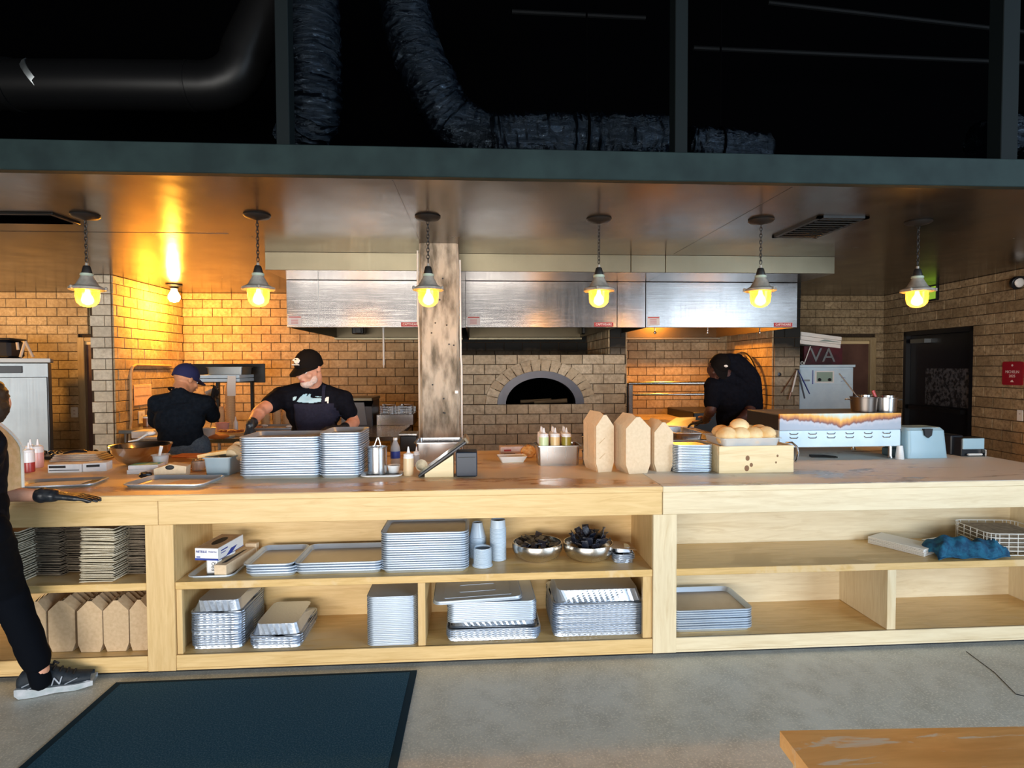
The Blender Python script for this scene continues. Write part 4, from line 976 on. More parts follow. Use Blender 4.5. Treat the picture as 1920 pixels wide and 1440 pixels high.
# hammered bowls with black packets
def bowl(px, py, label, n, spiky):
    p = atZ(px, py, S1); t = thing('hammered_bowl', label, 'bowl', (p.x, p.y+.118, S1))
    mb = MB().lathe([(.03, 0), (.075, .002), (.108, .020), (.124, .050), (.126, .075), (.122, .090), (.119, .090), (.122, .075), (.120, .052), (.10, .022), (.03, .006), (.001, .006)], seg=40)
    rj = random.Random(2); mb.v = [(v[0]*1.12*(1+rj.uniform(-.008, .008)), v[1]*1.08*(1+rj.uniform(-.008, .008)), v[2]*1.04) for v in mb.v]
    mb.build('vessel', 'hammered', t, sharp=60)
    rr = random.Random(int(px))
    for k in range(n):
        a = rr.uniform(0, 2*PI); q = rr.uniform(.01, .10)*(1 if not spiky else 1.05); tilt = rr.uniform(-.5, .5) if not spiky else rr.uniform(.3, 1.35)
        mb = MB(); L_, w_ = rr.uniform(.05, .075), .019
        mb.loft([[(-w_, -L_/2, 0), (w_, -L_/2, .004), (w_, -L_/2, .006), (-w_, -L_/2, .003)], [(-w_*.9, -L_/4, .006), (w_, -L_/4, -.003), (w_, -L_/4, .002), (-w_*.9, -L_/4, .009)], [(-w_, L_/4, -.004), (w_*.9, L_/4, .004), (w_*.9, L_/4, .008), (-w_, L_/4, .0)], [(-w_, L_/2, .002), (w_, L_/2, 0), (w_, L_/2, .003), (-w_, L_/2, .005)]])
        z = .070+rr.uniform(0, .03)+(.045*(k/n) if spiky else 0)
        o = mb.build('sauce_packet', 'packet', None, (p.x+q*math.cos(a), p.y+.118+q*math.sin(a), S1+z), (tilt, rr.uniform(-.4, .4), a-PI/2))
        tag(o, 'glossy black packet in the heaped right-hand bowl' if spiky else 'glossy black packet in the half-filled left-hand bowl', 'packet', 'black packets in the heaped bowl' if spiky else 'black packets in the half-filled bowl')
sheetfilm('packet', (.012, .016, .03), .2, (1, 1, 1)); MT['packet'].node_tree.nodes['Principled BSDF'].inputs['Specular IOR Level'].default_value = .9
bowl(1012, 1060, 'hammered steel bowl half filled with black packets', 26, False)
bowl(1111, 1060, 'hammered steel bowl heaped high with black packets', 60, True)
sm = foil_mesh(.118, .118, .028, 'foil_pan', taper=.006, rc=.02)
for k in range(3): tag(put('foil_pan', sm, None, (.808, .16, S1+k*.010)), 'small square foil tin in the little pile beside the heaped bowl', 'foil pan', 'small foil tins')
tag(put('foil_pan', foil_mesh(.105, .105, .03, 'foil_pan', taper=.014, rc=.02, inverted=True), None, (.808, .16, S1+.0495)), 'small foil tin turned upside down beside the heaped bowl', 'foil pan')
MB().prism([(-.07, -.06), (.065, -.07), (.075, .06), (-.06, .07)], 0, .001, 'XY').build('card_sheet', 'kraft', None, (.800, .165, S1+.0805), (R(2), R(6), .1)); tag(bpy.context.scene.collection.objects[-1], 'brown card lid lying on the small foil tins', 'lid')

# ---- left bay: stacks of moulded fibre plates, nested kraft cartons
def fibre_stack(x, y, w, d, n, m, label, g, pitch, seed, lean=(0, 0)):
    rr = random.Random(seed); mb = MB(); rs = []
    for (sc_, z) in ((.86, 0), (1.0, .008), (1.0, .0095), (.97, .0095), (.84, .0016)):
        rs.append([(p_[0]*sc_, p_[1]*sc_, z+.003*math.sin(i*1.7)) for i, p_ in enumerate(rrect(w, d, .03, 0, 2))])
    me = mb.loft(rs).mesh('fibre_tray', m)
    for k in range(n):
        o = put('fibre_tray', me, None, (x+rr.uniform(-.005, .005)+lean[0]*k, y+rr.uniform(-.006, .004)+lean[1]*k, S1+.001+k*pitch+rr.uniform(0, .0012)), (rr.uniform(-.035, .02), rr.uniform(-.03, .03), rr.uniform(-.04, .04)))
        tag(o, label, 'tray', g)
fibre_stack(XY(30, .10, 1080), .115, .17, .2, 34, 'fibre', 'pale fibre tray in the leftmost stack, half behind the server in black', 'pale fibre trays, leftmost stack', .0078, 1)
fibre_stack(XY(94, .16, 1070), .20, .17, .17, 32, 'fibre_shade_and_sheaf', 'fibre tray coloured as in shade, second stack from the left', 'fibre trays coloured as in shade, second stack', .0080, 2)
fibre_stack(XY(148, .20, 1060), .25, .14, .17, 32, 'fibre_shade_and_sheaf', 'fibre tray coloured as in shade, recessed stack behind the pale one', 'fibre trays coloured as in shade, recessed stack', .0080, 3)
fibre_stack(XY(196, .07, 1090), .105, .18, .2, 36, 'fibre', 'pale fibre tray in the front stack at the middle of the left bay', 'pale fibre trays, front stack', .0076, 4, (.0002, 0))
fibre_stack(XY(255, .14, 1075), .20, .135, .17, 33, 'fibre_shade_and_sheaf', 'fibre tray coloured as in shade, stack against the left bay side panel', 'fibre trays coloured as in shade, against the side panel', .0079, 5)
def carton_mesh(w, h, m='kraft', pk=.045, depth=.05):
    # nested takeaway carton seen end on: house-shaped panel folding back on both sides
    mb = MB(); hw = w/2; cx = w*.13
    out = [(-hw+cx, 0), (hw-cx, 0), (hw, h*.17), (hw, h*.80), (hw*.15, h), (-hw*.15, h), (-hw, h*.80), (-hw, h*.17)]
    t = .0012
    mb.prism(out, 0, t, 'XZ')
    for s in (-1, 1):
        x0 = s*hw; mb.add([(x0, 0, h*.17), (x0, 0, h*.80), (x0*1.0, depth, h*.86), (x0*1.0, depth, h*.14), (x0-s*t, 0, h*.17), (x0-s*t, 0, h*.80), (x0-s*t, depth, h*.86), (x0-s*t, depth, h*.14)], [(0, 1, 2, 3), (4, 5, 6, 7), (0, 1, 5, 4), (1, 2, 6, 5), (2, 3, 7, 6), (3, 0, 4, 7)])
        mb.add([(x0, 0, h*.17), (s*(hw-cx), 0, 0), (s*(hw-cx), depth, 0), (x0, depth, h*.14)], [(0, 1, 2, 3)])
        mb.add([(s*hw*.15, 0, h), (x0, 0, h*.80), (x0, depth, h*.86), (s*hw*.22, depth, h*1.05)], [(0, 1, 2, 3)])
    return mb.mesh('takeaway_carton', m)
def cartons(x, y, z, w, h, n, pitch, lt, lr, g, m='kraft', rz=0, slit=False):
    me = carton_mesh(w, h, m)
    for k in range(n):
        dx, dy = -math.sin(rz)*pitch*k, math.cos(rz)*pitch*k
        o = put('takeaway_carton', me, None, (x+dx+random.uniform(-.0015, .0015), y+dy, z), (0, 0, rz+random.uniform(-.01, .01))); tag(o, lt if k == 0 else lr, 'carton', g)
        if k == 0 and slit:
            for zz in (h*.55, h*.28):
                MB().prism([(-w*.32, zz-.014), (-w*.32+.002, zz-.017), (w*.02, zz+.016), (w*.02-.002, zz+.018)], -.0012, -.0004, 'XZ').build('fold_slit', 'cardboard_cup', o)
for i, (pa, pb) in enumerate(((50, 88), (89, 142), (143, 193), (193, 243), (242, 277))):
    nm = ['leftmost', 'second', 'third', 'fourth', 'fifth'][i]
    y = .075 if i < 2 else .06; x0, x1 = XY(pa, y, 1170), XY(pb, y, 1170)
    if i == 4: x1 = -1.666
    cartons((x0+x1)/2, y, S2, (x1-x0)-.006, .262, 9, .034, 'front kraft carton of the %s row on the lowest left shelf' % nm, 'nested kraft carton further back in the %s row, lowest left shelf' % nm, 'kraft cartons, %s row of the lowest shelf' % nm)
# cartons on the counter
for i, (pa, pb, pyb, pyt, rz, sl) in enumerate(((1116, 1152, 885, 778, R(4), True), (1172, 1222, 888, 782, R(3), False), (1226, 1262, 884, 792, R(-4), False))):
    p = atZ((pa+pb)/2, pyb, CT); x0, x1 = XY(pa, p.y, pyb), XY(pb, p.y, pyb); h = ZY((pa+pb)/2, pyt, p.y)-CT
    nm = ['left', 'middle, widest', 'right'][i]
    cartons(p.x, p.y, CT, x1-x0, h, 11, .012 if i else .014, 'front carton of the %s nested kraft stack standing on the counter' % nm, 'kraft carton nested behind in the %s stack on the counter' % nm, 'nested kraft cartons, %s stack' % nm, 'kraft_light', rz+R(8), sl)

# ---- right bay: paper pile, blue cloth, wire basket
def pile(x, y, z, w, d, n, rz, label, m='paper_white', h=.006, name='paper_sheaf'):
    t = thing(name, label, 'paper', (x, y, z), rz)
    for k in range(n):
        MB().cbox(-w/2, w/2, -d/2, d/2, k*h, k*h+h*.8, .001, Matrix.Rotation(random.uniform(-.03, .03), 4, 'Z')).build('sheaf', m, t)
    return t
pile(2.50, .25, S1, .16, .30, 7, R(28), 'white paper pile under the blue cloth on the right shelf')
pile(2.78, .20, S1, .17, .26, 5, R(18), 'flatter white paper pile between the blue cloth and the wire basket')
mb = MB(); nx, ny = 26, 16; rr = random.Random(9); vs = []
cx, cy = XY(1800, .12, 1010), .115
for j in range(ny+1):
    for i in range(nx+1):
        u_, v_ = i/nx, j/ny
        x = cx-.215+.43*u_+.02*math.sin(v_*5); y = cy-.10+.17*v_+.015*math.sin(u_*7)
        e = min(1, min(u_, 1-u_)*6)
        z = S1+.012+.095*math.sin(PI*min(1, v_*1.1))**.6*(1-.35*u_)*e**.4+.012*math.sin(u_*13+v_*6)+.008*math.sin(u_*29-v_*11)
        if v_ < .12: z = S1+.004+.01*abs(math.sin(u_*9))
        vs.append((x, y, max(S1+.003, z)))
fs = [(j*(nx+1)+i, j*(nx+1)+i+1, (j+1)*(nx+1)+i+1, (j+1)*(nx+1)+i) for j in range(ny) for i in range(nx)]
o = mb.add(vs, fs).build('cloth', 'blue_cloth', None, sharp=80); sd = o.modifiers.new('s', 'SOLIDIFY'); sd.thickness = .003; tag(o, 'crumpled deep blue cloth draped over papers on the right shelf', 'cloth')
wbk = thing('wire_basket', 'white wire basket at the right edge holding a folded grey sheaf', 'basket', (3.07, .20, S1), R(-6))
for k in range(6):
    z = .004+.024*k; r_ = rrect(.36-.01*(5-k), .30, .05, z, 4); MB().tube(r_+[r_[0]], .0028, 5, False).build('wire_hoop', 'white_paint', wbk)
ring_ = rrect(.35, .30, .05, 0, 4)
for k in range(0, len(ring_)):
    a, b = Vector(ring_[k]), Vector(ring_[(k+1) % len(ring_)]); L_ = (b-a).length
    for q in range(max(1, int(L_/.045))):
        c = a.lerp(b, q/max(1, int(L_/.045))); MB().tube([c+Vector((0, 0, .003)), c+Vector((0, 0, .126))], .0022, 5).build('wire_upright', 'white_paint', wbk)
for k in range(8): MB().tube([(-.17+.048*k, -.14, .004), (-.17+.048*k, .14, .004)], .0022, 5).build('wire_base', 'white_paint', wbk)
pile(3.05, .20, S1+.010, .28, .22, 11, R(-6), 'grey folded paper sheaf inside the wire basket', 'fibre_shade_and_sheaf', .010)

# ================================================================ ON THE COUNTER
def tray(px0, px1, py, w, d, rz, label, h=.018, name='serving_tray', yo=0):
    p = atZ((px0+px1)/2, py, CT); o = put(name, pan_mesh(w, d, h, name), None, (p.x, p.y+yo, CT), (0, 0, rz)); tag(o, label, 'tray'); return o
# paper-lined tray (second tray) : solve its corners on the counter
c = [atZ(212, 921, CT), atZ(355, 922, CT), atZ(428, 894, CT), atZ(298, 893, CT)]
u_ = ((c[1]-c[0])+(c[2]-c[3])).normalized(); ang = math.atan2(u_.y, u_.x); cen = (c[0]+c[1]+c[2]+c[3])/4
t2 = put('serving_tray', pan_mesh(.43, .27, .020, 'serving_tray'), None, (cen.x+.005, cen.y+.012, CT), (0, 0, ang+R(2))); tag(t2, 'aluminium tray with paper liners at the counter front, left of the pan stacks', 'tray')
for k, (dx, dy, w, d, a_, m, l) in enumerate(((-.07, -.01, .17, .15, .1, 'paper_white', 'white paper sheet on the front tray left of the pan stacks'), (.08, -.01, .20, .15, -.06, 'parchment', 'orange parchment sheet on the front tray left of the pan stacks'))):
    q = Matrix.Rotation(ang, 4, 'Z') @ Vector((dx, dy, 0)); MB().prism([(-w/2, -d/2), (w/2, -d/2), (w/2-.01, d/2), (-w/2+.02, d/2-.01)], 0, .0012, 'XY').build('paper_liner', m, None, (cen.x+q.x, cen.y+q.y+.012, CT+.004+.0015*k), (0, 0, ang+a_)); tag(bpy.context.scene.collection.objects[-1], l, 'paper')
c = [atZ(20, 906, CT), atZ(85, 921, CT), atZ(198, 901, CT), atZ(70, 900, CT)]
p = atZ(112, 909, CT); t1_ = put('serving_tray', pan_mesh(.40, .22, .016, 'serving_tray'), None, (p.x, p.y+.01, CT), (0, 0, R(8))); tag(t1_, 'aluminium tray under the gloved hand at the left counter front', 'tray')
MB().prism([(-.16, -.07), (.10, -.08), (.12, .06), (-.14, .07)], 0, .001, 'XY').build('paper_liner', 'paper_white', None, (p.x, p.y+.01, CT+.004), (0, 0, R(12))); tag(bpy.context.scene.collection.objects[-1], 'crumpled white paper on the tray by the gloved hand', 'paper')
# squeeze bottles
def squeeze(label, x, y, z, m, g=None, h=.15, r=.026, fill=.9, name='squeeze_bottle', cap='bottle_white'):
    t = thing(name, label, 'bottle', (x, y, z), 0, g)
    MB().lathe([(r*.9, 0), (r, .004), (r, h*fill*.78), (r*.99, h*.80*fill)], seg=18).build('sauce', m, t)
    MB().lathe([(r, h*.80*fill), (r*.98, h*.80), (r*.86, h*.83)], seg=18).build('clear_neck', 'bottle_white' , t)
    MB().lathe([(r*.92, h*.82), (r*.94, h*.83), (r*.94, h*.90), (r*.5, h*.93), (r*.30, h*.97), (r*.12, h*1.2), (.001, h*1.2)], seg=16).build('nozzle_cap', cap, t)
    return t
for i, (px, py, m, l) in enumerate(((50, 886, 'sauce_red', 'red sauce squeeze bottle behind the server tan apron'), (42, 880, 'sauce_pink', 'pink squeeze bottle half hidden behind the tan apron'), (56, 880, 'sauce_pink', 'pinkish squeeze bottle behind the red one at the counter left'))):
    p = atZ(px, py, CT); squeeze(l, p.x, p.y+.02+.05*(i > 0), CT, m, 'bottles behind the tan apron', h=.15, r=.03, fill=.5 if i == 0 else .8)
# white print box + folded cloth + black gadget
p = atZ(140, 886, CT)
wb_ = thing('film_carton', 'white flat carton with black print bars near the left end', 'box', (p.x, p.y+.05, CT), R(3))
MB().cbox(-.155, .03, -.045, .05, 0, .05, .002).cbox(.03, .155, -.045, .05, 0, .052, .002, Matrix.Rotation(R(9), 4, 'Z')).build('carton', 'card_white', wb_)
MB().box(-.148, -.055, -.0465, -.0452, .028, .042).build('print_bar', 'ink_black', wb_)
MB().box(-.148, .02, -.0465, -.0452, .012, .016).build('print_bar', 'ink_black', wb_)
MB().box(.05, .12, -.0465, -.0452, .028, .042, Matrix.Rotation(R(9), 4, 'Z')).build('print_bar', 'ink_black', wb_)
p = atZ(130, 868, CT); fc = thing('folded_cloth', 'pale pink folded cloth behind the white carton', 'cloth', (p.x, p.y+.13, CT), R(4))
for k in range(4): MB().cbox(-.17+.008*k, .16-.015*k, -.07+.004*k, .08, .012*k, .012*k+.011, .004).build('fold', 'apron_white', fc)
gd = thing('black_clip', 'black handled gadget lying on the white carton', 'tool', (p.x+.02, p.y+.03, CT+.0525), R(8))
MB().tube([(-.07, 0, .010), (-.04, 0, .016), (0, 0, .022), (.05, 0, .020), (.07, 0, .014)], [.008, .014, .016, .015, .006], 10, sq=(1, .7)).build('handle', 'black_plastic', gd)
# steel mixing bowl, tilted
p = atZ(245, 876, CT); bw = thing('mixing_bowl', 'large shiny steel mixing bowl on the counter behind the green-topped box', 'bowl', (p.x-.0, p.y+.12, CT))
MB().lathe([(.06, 0), (.08, .003), (.13, .035), (.165, .085), (.178, .125), (.183, .127), (.180, .130), (.172, .126), (.158, .085), (.125, .040), (.075, .008), (.001, .006)], seg=40).build('vessel', 'steel_bowl', bw)
ld = thing('ladle', 'white plastic ladle resting over the rim of the steel bowl', 'ladle', (p.x-.06, p.y+.16, CT+.125))
MB().tube([(-.04, 0, .02), (.02, .0, .03), (.07, .02, .065)], [.010, .012, .016], 8, sq=(1, .5)).ball((.085, .03, .07), (.03, .03, .015), 10, 6).build('scoop', 'white_plastic', ld)
# green-topped box, jug, tan caddy, black glove ball, orange board
p = atZ(262, 889, CT); gbx = thing('glove_box', 'white box with a green top beside the steel mixing bowl', 'box', (p.x+.01, p.y+.05, CT), R(5))
MB().cbox(-.085, .085, -.05, .05, 0, .026, .002).cbox(-.080, .085, -.045, .05, .026, .052, .002).build('carton', 'card_white', gbx); MB().box(-.072, .08, -.042, .046, .0522, .0535).build('green_print', 'ink_teal', gbx)
p = atZ(297, 882, CT); jg = thing('measuring_jug', 'translucent plastic jug with an upright white scoop handle', 'jug', (p.x, p.y+.03, CT))
MB().lathe([(.032, 0), (.035, .004), (.046, .085), (.055, .092), (.053, .094), (.043, .086), (.032, .006), (.001, .005)], seg=20).build('vessel', 'clear_plastic', jg)
MB().tube([(-.01, .01, .03), (-.012, .01, .09), (.0, .01, .145)], [.008, .008, .011], 8, sq=(1, .5)).build('scoop_handle', 'white_plastic', jg)
p = atZ(316, 895, CT); tn = thing('utensil_caddy', 'cream folded card caddy with a black hole in front of the jug', 'box', (p.x, p.y+.045, CT), R(10))
MB().prism([(-.085, 0), (.08, 0), (.085, .058), (.0, .075), (-.085, .050)], -.04, .045, 'XZ').build('carton', 'apron_white' if 0 else 'kraft_light', tn)
MB().ball((-.002, -.040, .056), (.024, .004, .014), 14, 6, Matrix.Rotation(R(0), 4, 'Y')).build('opening', 'ink_black', tn)
p = atZ(267, 899, CT); mb = MB().ball((0, 0, .018), (.036, .026, .018), 16, 10); rj = random.Random(4); mb.v = [(v[0]+rj.uniform(-.004, .004), v[1]+rj.uniform(-.004, .004), max(0, v[2]+rj.uniform(-.003, .003))) for v in mb.v]
tag(mb.build('crumpled_glove', 'glove', None, (p.x, p.y+.03, CT+.001)), 'crumpled black glove lying left of the cream caddy', 'glove')
p = atZ(346, 862, CT); tag(MB().cbox(-.13, .12, -.06, .07, 0, .014, .004).build('cutting_board', 'salmon', None, (p.x, p.y+.14, CT), (0, 0, R(-4))), 'bright orange cutting board behind the cream caddy', 'board')
p = atZ(365, 885, CT); ps = thing('plastic_bag', 'clear plastic tub with a metal lid between the caddy and the grey-blue bin', 'tub', (p.x-.0, p.y+.05, CT)); MB().lathe([(.03, 0), (.036, .003), (.040, .055), (.03, .066), (.001, .068)], seg=18).build('tub', 'clear_plastic', ps); MB().lathe([(.034, .060), (.036, .068), (.001, .070)], seg=18).build('lid', 'steel', ps)
# grey-blue bin with bamboo bowls
p0, p1 = atZ(379, 893, CT), atZ(426, 893, CT); bn = thing('plastic_bin', 'grey-blue plastic bin left of the tall pan stack', 'bin', ((p0.x+p1.x)/2+.01, p0.y+.10, CT), R(-2))
mat('bin_blue', (.27, .36, .42), (.31, .40, .46), 8, .4)
w_ = (p1.x-p0.x); MB().loft([rrect(w_-.012, .17, .014, 0), rrect(w_+.006, .19, .016, .10), rrect(w_+.022, .205, .02, .10), rrect(w_+.022, .205, .02, .108), rrect(w_, .185, .016, .108), rrect(w_-.016, .165, .014, .006)]).build('tub', 'bin_blue', bn)
x_, y_ = bn.location.x, bn.location.y
def wbowl(x, y, z, r, h, rot, label, m='bamboo'):
    o = MB().lathe([(r*.55, 0), (r*.7, .002), (r*.98, h*.6), (r, h), (r*.95, h), (r*.90, h*.6), (r*.6, .006), (.001, .006)], seg=24).build('paper_bowl', m, None, (x, y, z), rot); tag(o, label, 'bowl'); return o
wbowl(x_+.055, y_+.04, CT+.115, .052, .045, (R(-62), R(30), 0), 'tan round bowl tipped on its side on the grey-blue bin')
wbowl(x_+.045, y_-.01, CT+.105, .05, .045, (R(-70), R(40), 0), 'tan round bowl nested in front, on the grey-blue bin')
tag(MB().prism([(-.11, 0), (.05, .01), (.07, .05), (-.03, .045)], 0, .02, 'XY').build('bread_slice', 'bread', None, (x_-.03, y_-.02, CT+.109), (R(5), R(-8), .1)), 'pointed flat bread piece lying across the bin rim', 'bread')
# steel canister set on small white tray
p0, p1 = atZ(676, 897, CT), atZ(750, 895, CT)
tr = put('serving_tray', pan_mesh(.235, .16, .014, 'serving_tray'), None, ((p0.x+p1.x)/2, p0.y+.08, CT)); tag(tr, 'small white-edged tray under the steel canister and ramekin', 'tray'); tr.data.materials[0] = MT['white_plastic']
zz = CT+.003; p = atZ(705, 892, CT)
cn = thing('steel_canister', 'tall brushed steel canister with tongs beside the pan stacks', 'canister', (p.x, p.y+.052, zz))
MB().lathe([(.053, 0), (.056, .003), (.056, .152), (.060, .156), (.060, .160), (.054, .160), (.053, .150), (.051, .01), (.001, .008)], seg=32).build('body', 'steel', cn)
MB().tube([(-.012, 0, .05), (-.022, 0, .15), (.002, 0, .212), (.008, 0, .214), (.026, 0, .15), (.014, 0, .05)], .004, 6).build('tongs', 'steel', cn)
p = atZ(737, 890, CT); rm = thing('ramekin', 'small white ramekin in front of the water bottle', 'ramekin', (p.x, p.y+.038, zz))
MB().lathe([(.022, 0), (.028, .002), (.037, .04), (.039, .048), (.036, .048), (.033, .04), (.022, .005), (.001, .005)], seg=24).build('bowl', 'white_plastic', rm)
p = atZ(738, 876, CT); wbt = thing('water_bottle', 'clear water bottle with a dark blue label behind the ramekin', 'bottle', (p.x, p.y+.085, CT))
MB().lathe([(.028, 0), (.031, .004), (.031, .10), (.028, .12), (.014, .152), (.012, .160)], seg=20).build('body', 'clear_plastic', wbt); MB().lathe([(.0315, .045), (.0315, .09)], seg=20).build('label', 'ink_blue', wbt); MB().lathe([(.013, .160), (.014, .161), (.014, .176), (.001, .177)], seg=16).build('cap', 'white_plastic', wbt)
p = atZ(765, 893, CT); squeeze('cream-coloured squeeze bottle standing beside the tablet stand', p.x, p.y+.03, CT, 'sauce_cream', h=.140, r=.030) if mat('sauce_cream', (.74, .55, .32), rough=.35) else 0
p = atZ(775, 880, CT); squeeze('small clear squeeze bottle behind the cream one', p.x+.01, p.y+.10, CT, 'clear_plastic', h=.105, r=.020)
p = atZ(786, 890, CT); tag(wbowl(p.x, p.y+.07, CT+.03, .035, .05, (R(60), R(30), 0), 'crumpled paper cone by the tablet stand', 'fibre'), None, 'paper')
# tablet on sloped stand + black box
pz0, pz1 = atZ(783, 896, CT), atZ(862, 896, CT)
yt = pz0.y; tb_ = thing('tablet_till', 'tablet till with a pale screen tilted on a wooden wedge', 'tablet', (0, 0, 0))
xa, xb = XY(784, yt, 893), XY(874, yt, 830); za, zb_ = CT+.008, ZY(874, 828, yt)
dv = Vector((xb-xa, 0, zb_-za)); L_ = dv.length; th_ = math.atan2(dv.z, dv.x)
M = Matrix.Translation((xa, yt+.0, za)) @ Matrix.Rotation(-th_, 4, 'Y')
MB().cbox(0, L_, 0, .19, -.010, .004, .003, M).build('case', 'black_plastic', tb_)
MB().cbox(.012, L_-.012, .012, .178, .004, .006, .001, M).build('screen', 'screen_glass', tb_)
MB().cbox(L_-.004, L_+.012, -.002, .192, -.016, .024, .004, M).build('end_bracket', 'bracket_tan', tb_) if mat('bracket_tan', (.22, .17, .11), rough=.5) else 0
xw0, xw1_ = XY(796, yt, 896), XY(850, yt, 896)
MB().prism([(xw0+.0, CT), (xw1_, CT), (xw1_, CT+math.tan(th_)*(xw1_-xa)-.016), (xw0, CT+math.tan(th_)*(xw0-xa)-.008)], yt+.015, yt+.17, 'XZ').build('wedge', 'crate_wood', tb_)
p0, p1 = atZ(855, 895, CT), atZ(895, 895, CT)
bb = thing('receipt_printer', 'black boxy receipt printer right of the tablet stand', 'printer', (0, 0, 0)); zt_ = ZY(875, 848, p0.y)
MB().cbox(p0.x, p1.x, p0.y+.0, p0.y+.13, CT+.003, zt_, .005).build('case', 'navy_plastic', bb); MB().box(p0.x+.01, p1.x-.01, p0.y-.001, p0.y+.0005, zt_-.03, zt_-.027).build('paper_slot', 'ink_black', bb)
for q in ((p0.x+.01, p0.y+.01), (p1.x-.02, p0.y+.01)): MB().box(q[0], q[0]+.01, q[1], q[1]+.01, CT, CT+.004).build('foot', 'ink_black', bb)
def hotel(x0, x1, y0, d, z0, h, label, m='steel', name='hotel_pan', parent=None):
    w = x1-x0; t = thing(name, label, 'pan', ((x0+x1)/2, y0+d/2, z0))
    MB().loft([rrect(w-.03, d-.03, .02, 0), rrect(w-.018, d-.018, .022, h-.008), rrect(w+.004, d+.004, .026, h-.006), rrect(w+.004, d+.004, .026, h), rrect(w-.022, d-.022, .022, h), rrect(w-.034, d-.034, .02, .003)]).build('vessel', m, t, sharp=50); return t
# rear deep steel pan beyond the tablet, standing at the counter's back edge
p0 = atZ(778, 872, CT); p1 = atZ(862, 872, CT); hotel(XY(776, .86, 850), XY(868, .86, 850), .86, .28, CT, ZY(820, 830, .86)-CT, 'deep steel pan behind the tablet stand')
# paper boat, packs, crisps
p0, p1 = atZ(940, 868, CT), atZ(982, 868, CT); pb_ = thing('paper_boat', 'empty white paper food boat left of the sauce bottles', 'boat', ((p0.x+p1.x)/2, p0.y+.055, CT), R(6))
w_ = p1.x-p0.x; MB().loft([rrect(w_, .085, .01, 0), rrect(w_+.045, .125, .012, .040), rrect(w_+.048, .128, .012, .040), rrect(w_, .085, .01, .0015)][0:2]+[rrect(w_+.041, .121, .012, .040), rrect(w_-.003, .082, .01, .0015)]).build('boat', 'paper_white', pb_)
MB().prism([(-.05, -.035), (.05, -.035), (.05, .035), (-.05, .035)], .0016, .003, 'XY').build('liner', 'card_white', pb_)
p = atZ(960, 855, CT); pk = thing('snack_pack', 'pink-white printed snack carton behind the paper boat', 'box', (p.x, p.y+.02, CT), R(5)); MB().cbox(-.085, .085, -.03, .05, 0, .068, .003).build('carton', 'pack_pink', pk) if mat('pack_pink', (.62, .50, .50), (.80, .70, .70), 18, .5) else 0
MB().box(-.06, -.01, -.0315, -.0303, .035, .048).build('print', 'label_red', pk); MB().box(-.06, .02, -.0315, -.0303, .015, .019).build('print', 'ink_black', pk)
p = atZ(992, 860, CT); mb = MB().ball((0, 0, .04), (.052, .04, .045), 18, 12); rj = random.Random(8); mb.v = [(v[0]+rj.uniform(-.006, .006), v[1]+rj.uniform(-.006, .006), max(0, v[2]+rj.uniform(-.006, .006))) for v in mb.v]
tag(mb.build('crisp_bag', 'crisps', None, (p.x, p.y+.05, CT+.001)), 'open clear bag of orange crisps beside the steel pan of sauces', 'bag')
# steel pan with sauce bottles
p0, p1 = atZ(1010, 874, CT), atZ(1086, 872, CT); y0 = p0.y; xx0, xx1 = XY(1006, y0, 850), XY(1091, y0, 850)
hp = ZY(1048, 836, y0)-CT
hotel(xx0, xx1, y0, .19, CT, hp, 'square steel pan holding the sauce squeeze bottles')
nmz = ['front', 'middle', 'back']
cols = [['sauce_green', 'sauce_orange', 'sauce_olive'], ['bottle_white', 'sauce_pink', 'sauce_yellow'], ['bottle_white', 'sauce_orange', 'sauce_pink']]
cn_ = {'sauce_green': 'pale green', 'sauce_orange': 'orange', 'sauce_olive': 'olive', 'bottle_white': 'white', 'sauce_pink': 'pink', 'sauce_yellow': 'yellow'}
ord_ = ['first', 'middle', 'last']
for r_ in range(3):
    for c_ in range(3):
        squeeze('%s sauce bottle, %s of the %s row in the square steel pan' % (cn_[cols[r_][c_]], ord_[c_], nmz[r_]), xx0+.052+.073*c_-(.006 if r_ else 0), y0+.045+.052*r_, CT+.088, cols[r_][c_], 'sauce bottles in the steel pan', h=.125, r=.031 if r_ == 0 else .024, fill=.92)
for k, (zz_, l) in enumerate(((0, 'lower'), (.10, 'upper'))):
    p = atZ(1102, 873, CT); t = thing('shaker', '%s small steel shaker stacked left of the kraft cartons' % l, 'shaker', (p.x-.004, p.y+.035, CT+zz_)); MB().lathe([(.020, 0), (.022, .002), (.024, .075), (.028, .08), (.026, .086), (.001, .087)], seg=18).build('cup', 'steel', t); MB().lathe([(.027, .086), (.03, .09), (.02, .099), (.001, .0995)], seg=18).build('lid', 'black_plastic', t)
# stack of pans right of cartons
p0, p1 = atZ(1267, 887, CT), atZ(1341, 887, CT)
stack('steel_tray', pan_mesh(p1.x-p0.x, .24, .012, 'steel_tray', 'alu', 'alu_inside', .007, .004, .03), 17, .0095, (p0.x+p1.x)/2, p0.y+.12, CT, 0, 'tray', 'rounded metal tray on top of the stack left of the wooden crate', 'rounded metal tray lower in the stack left of the wooden crate', 'rounded trays left of the wooden crate')
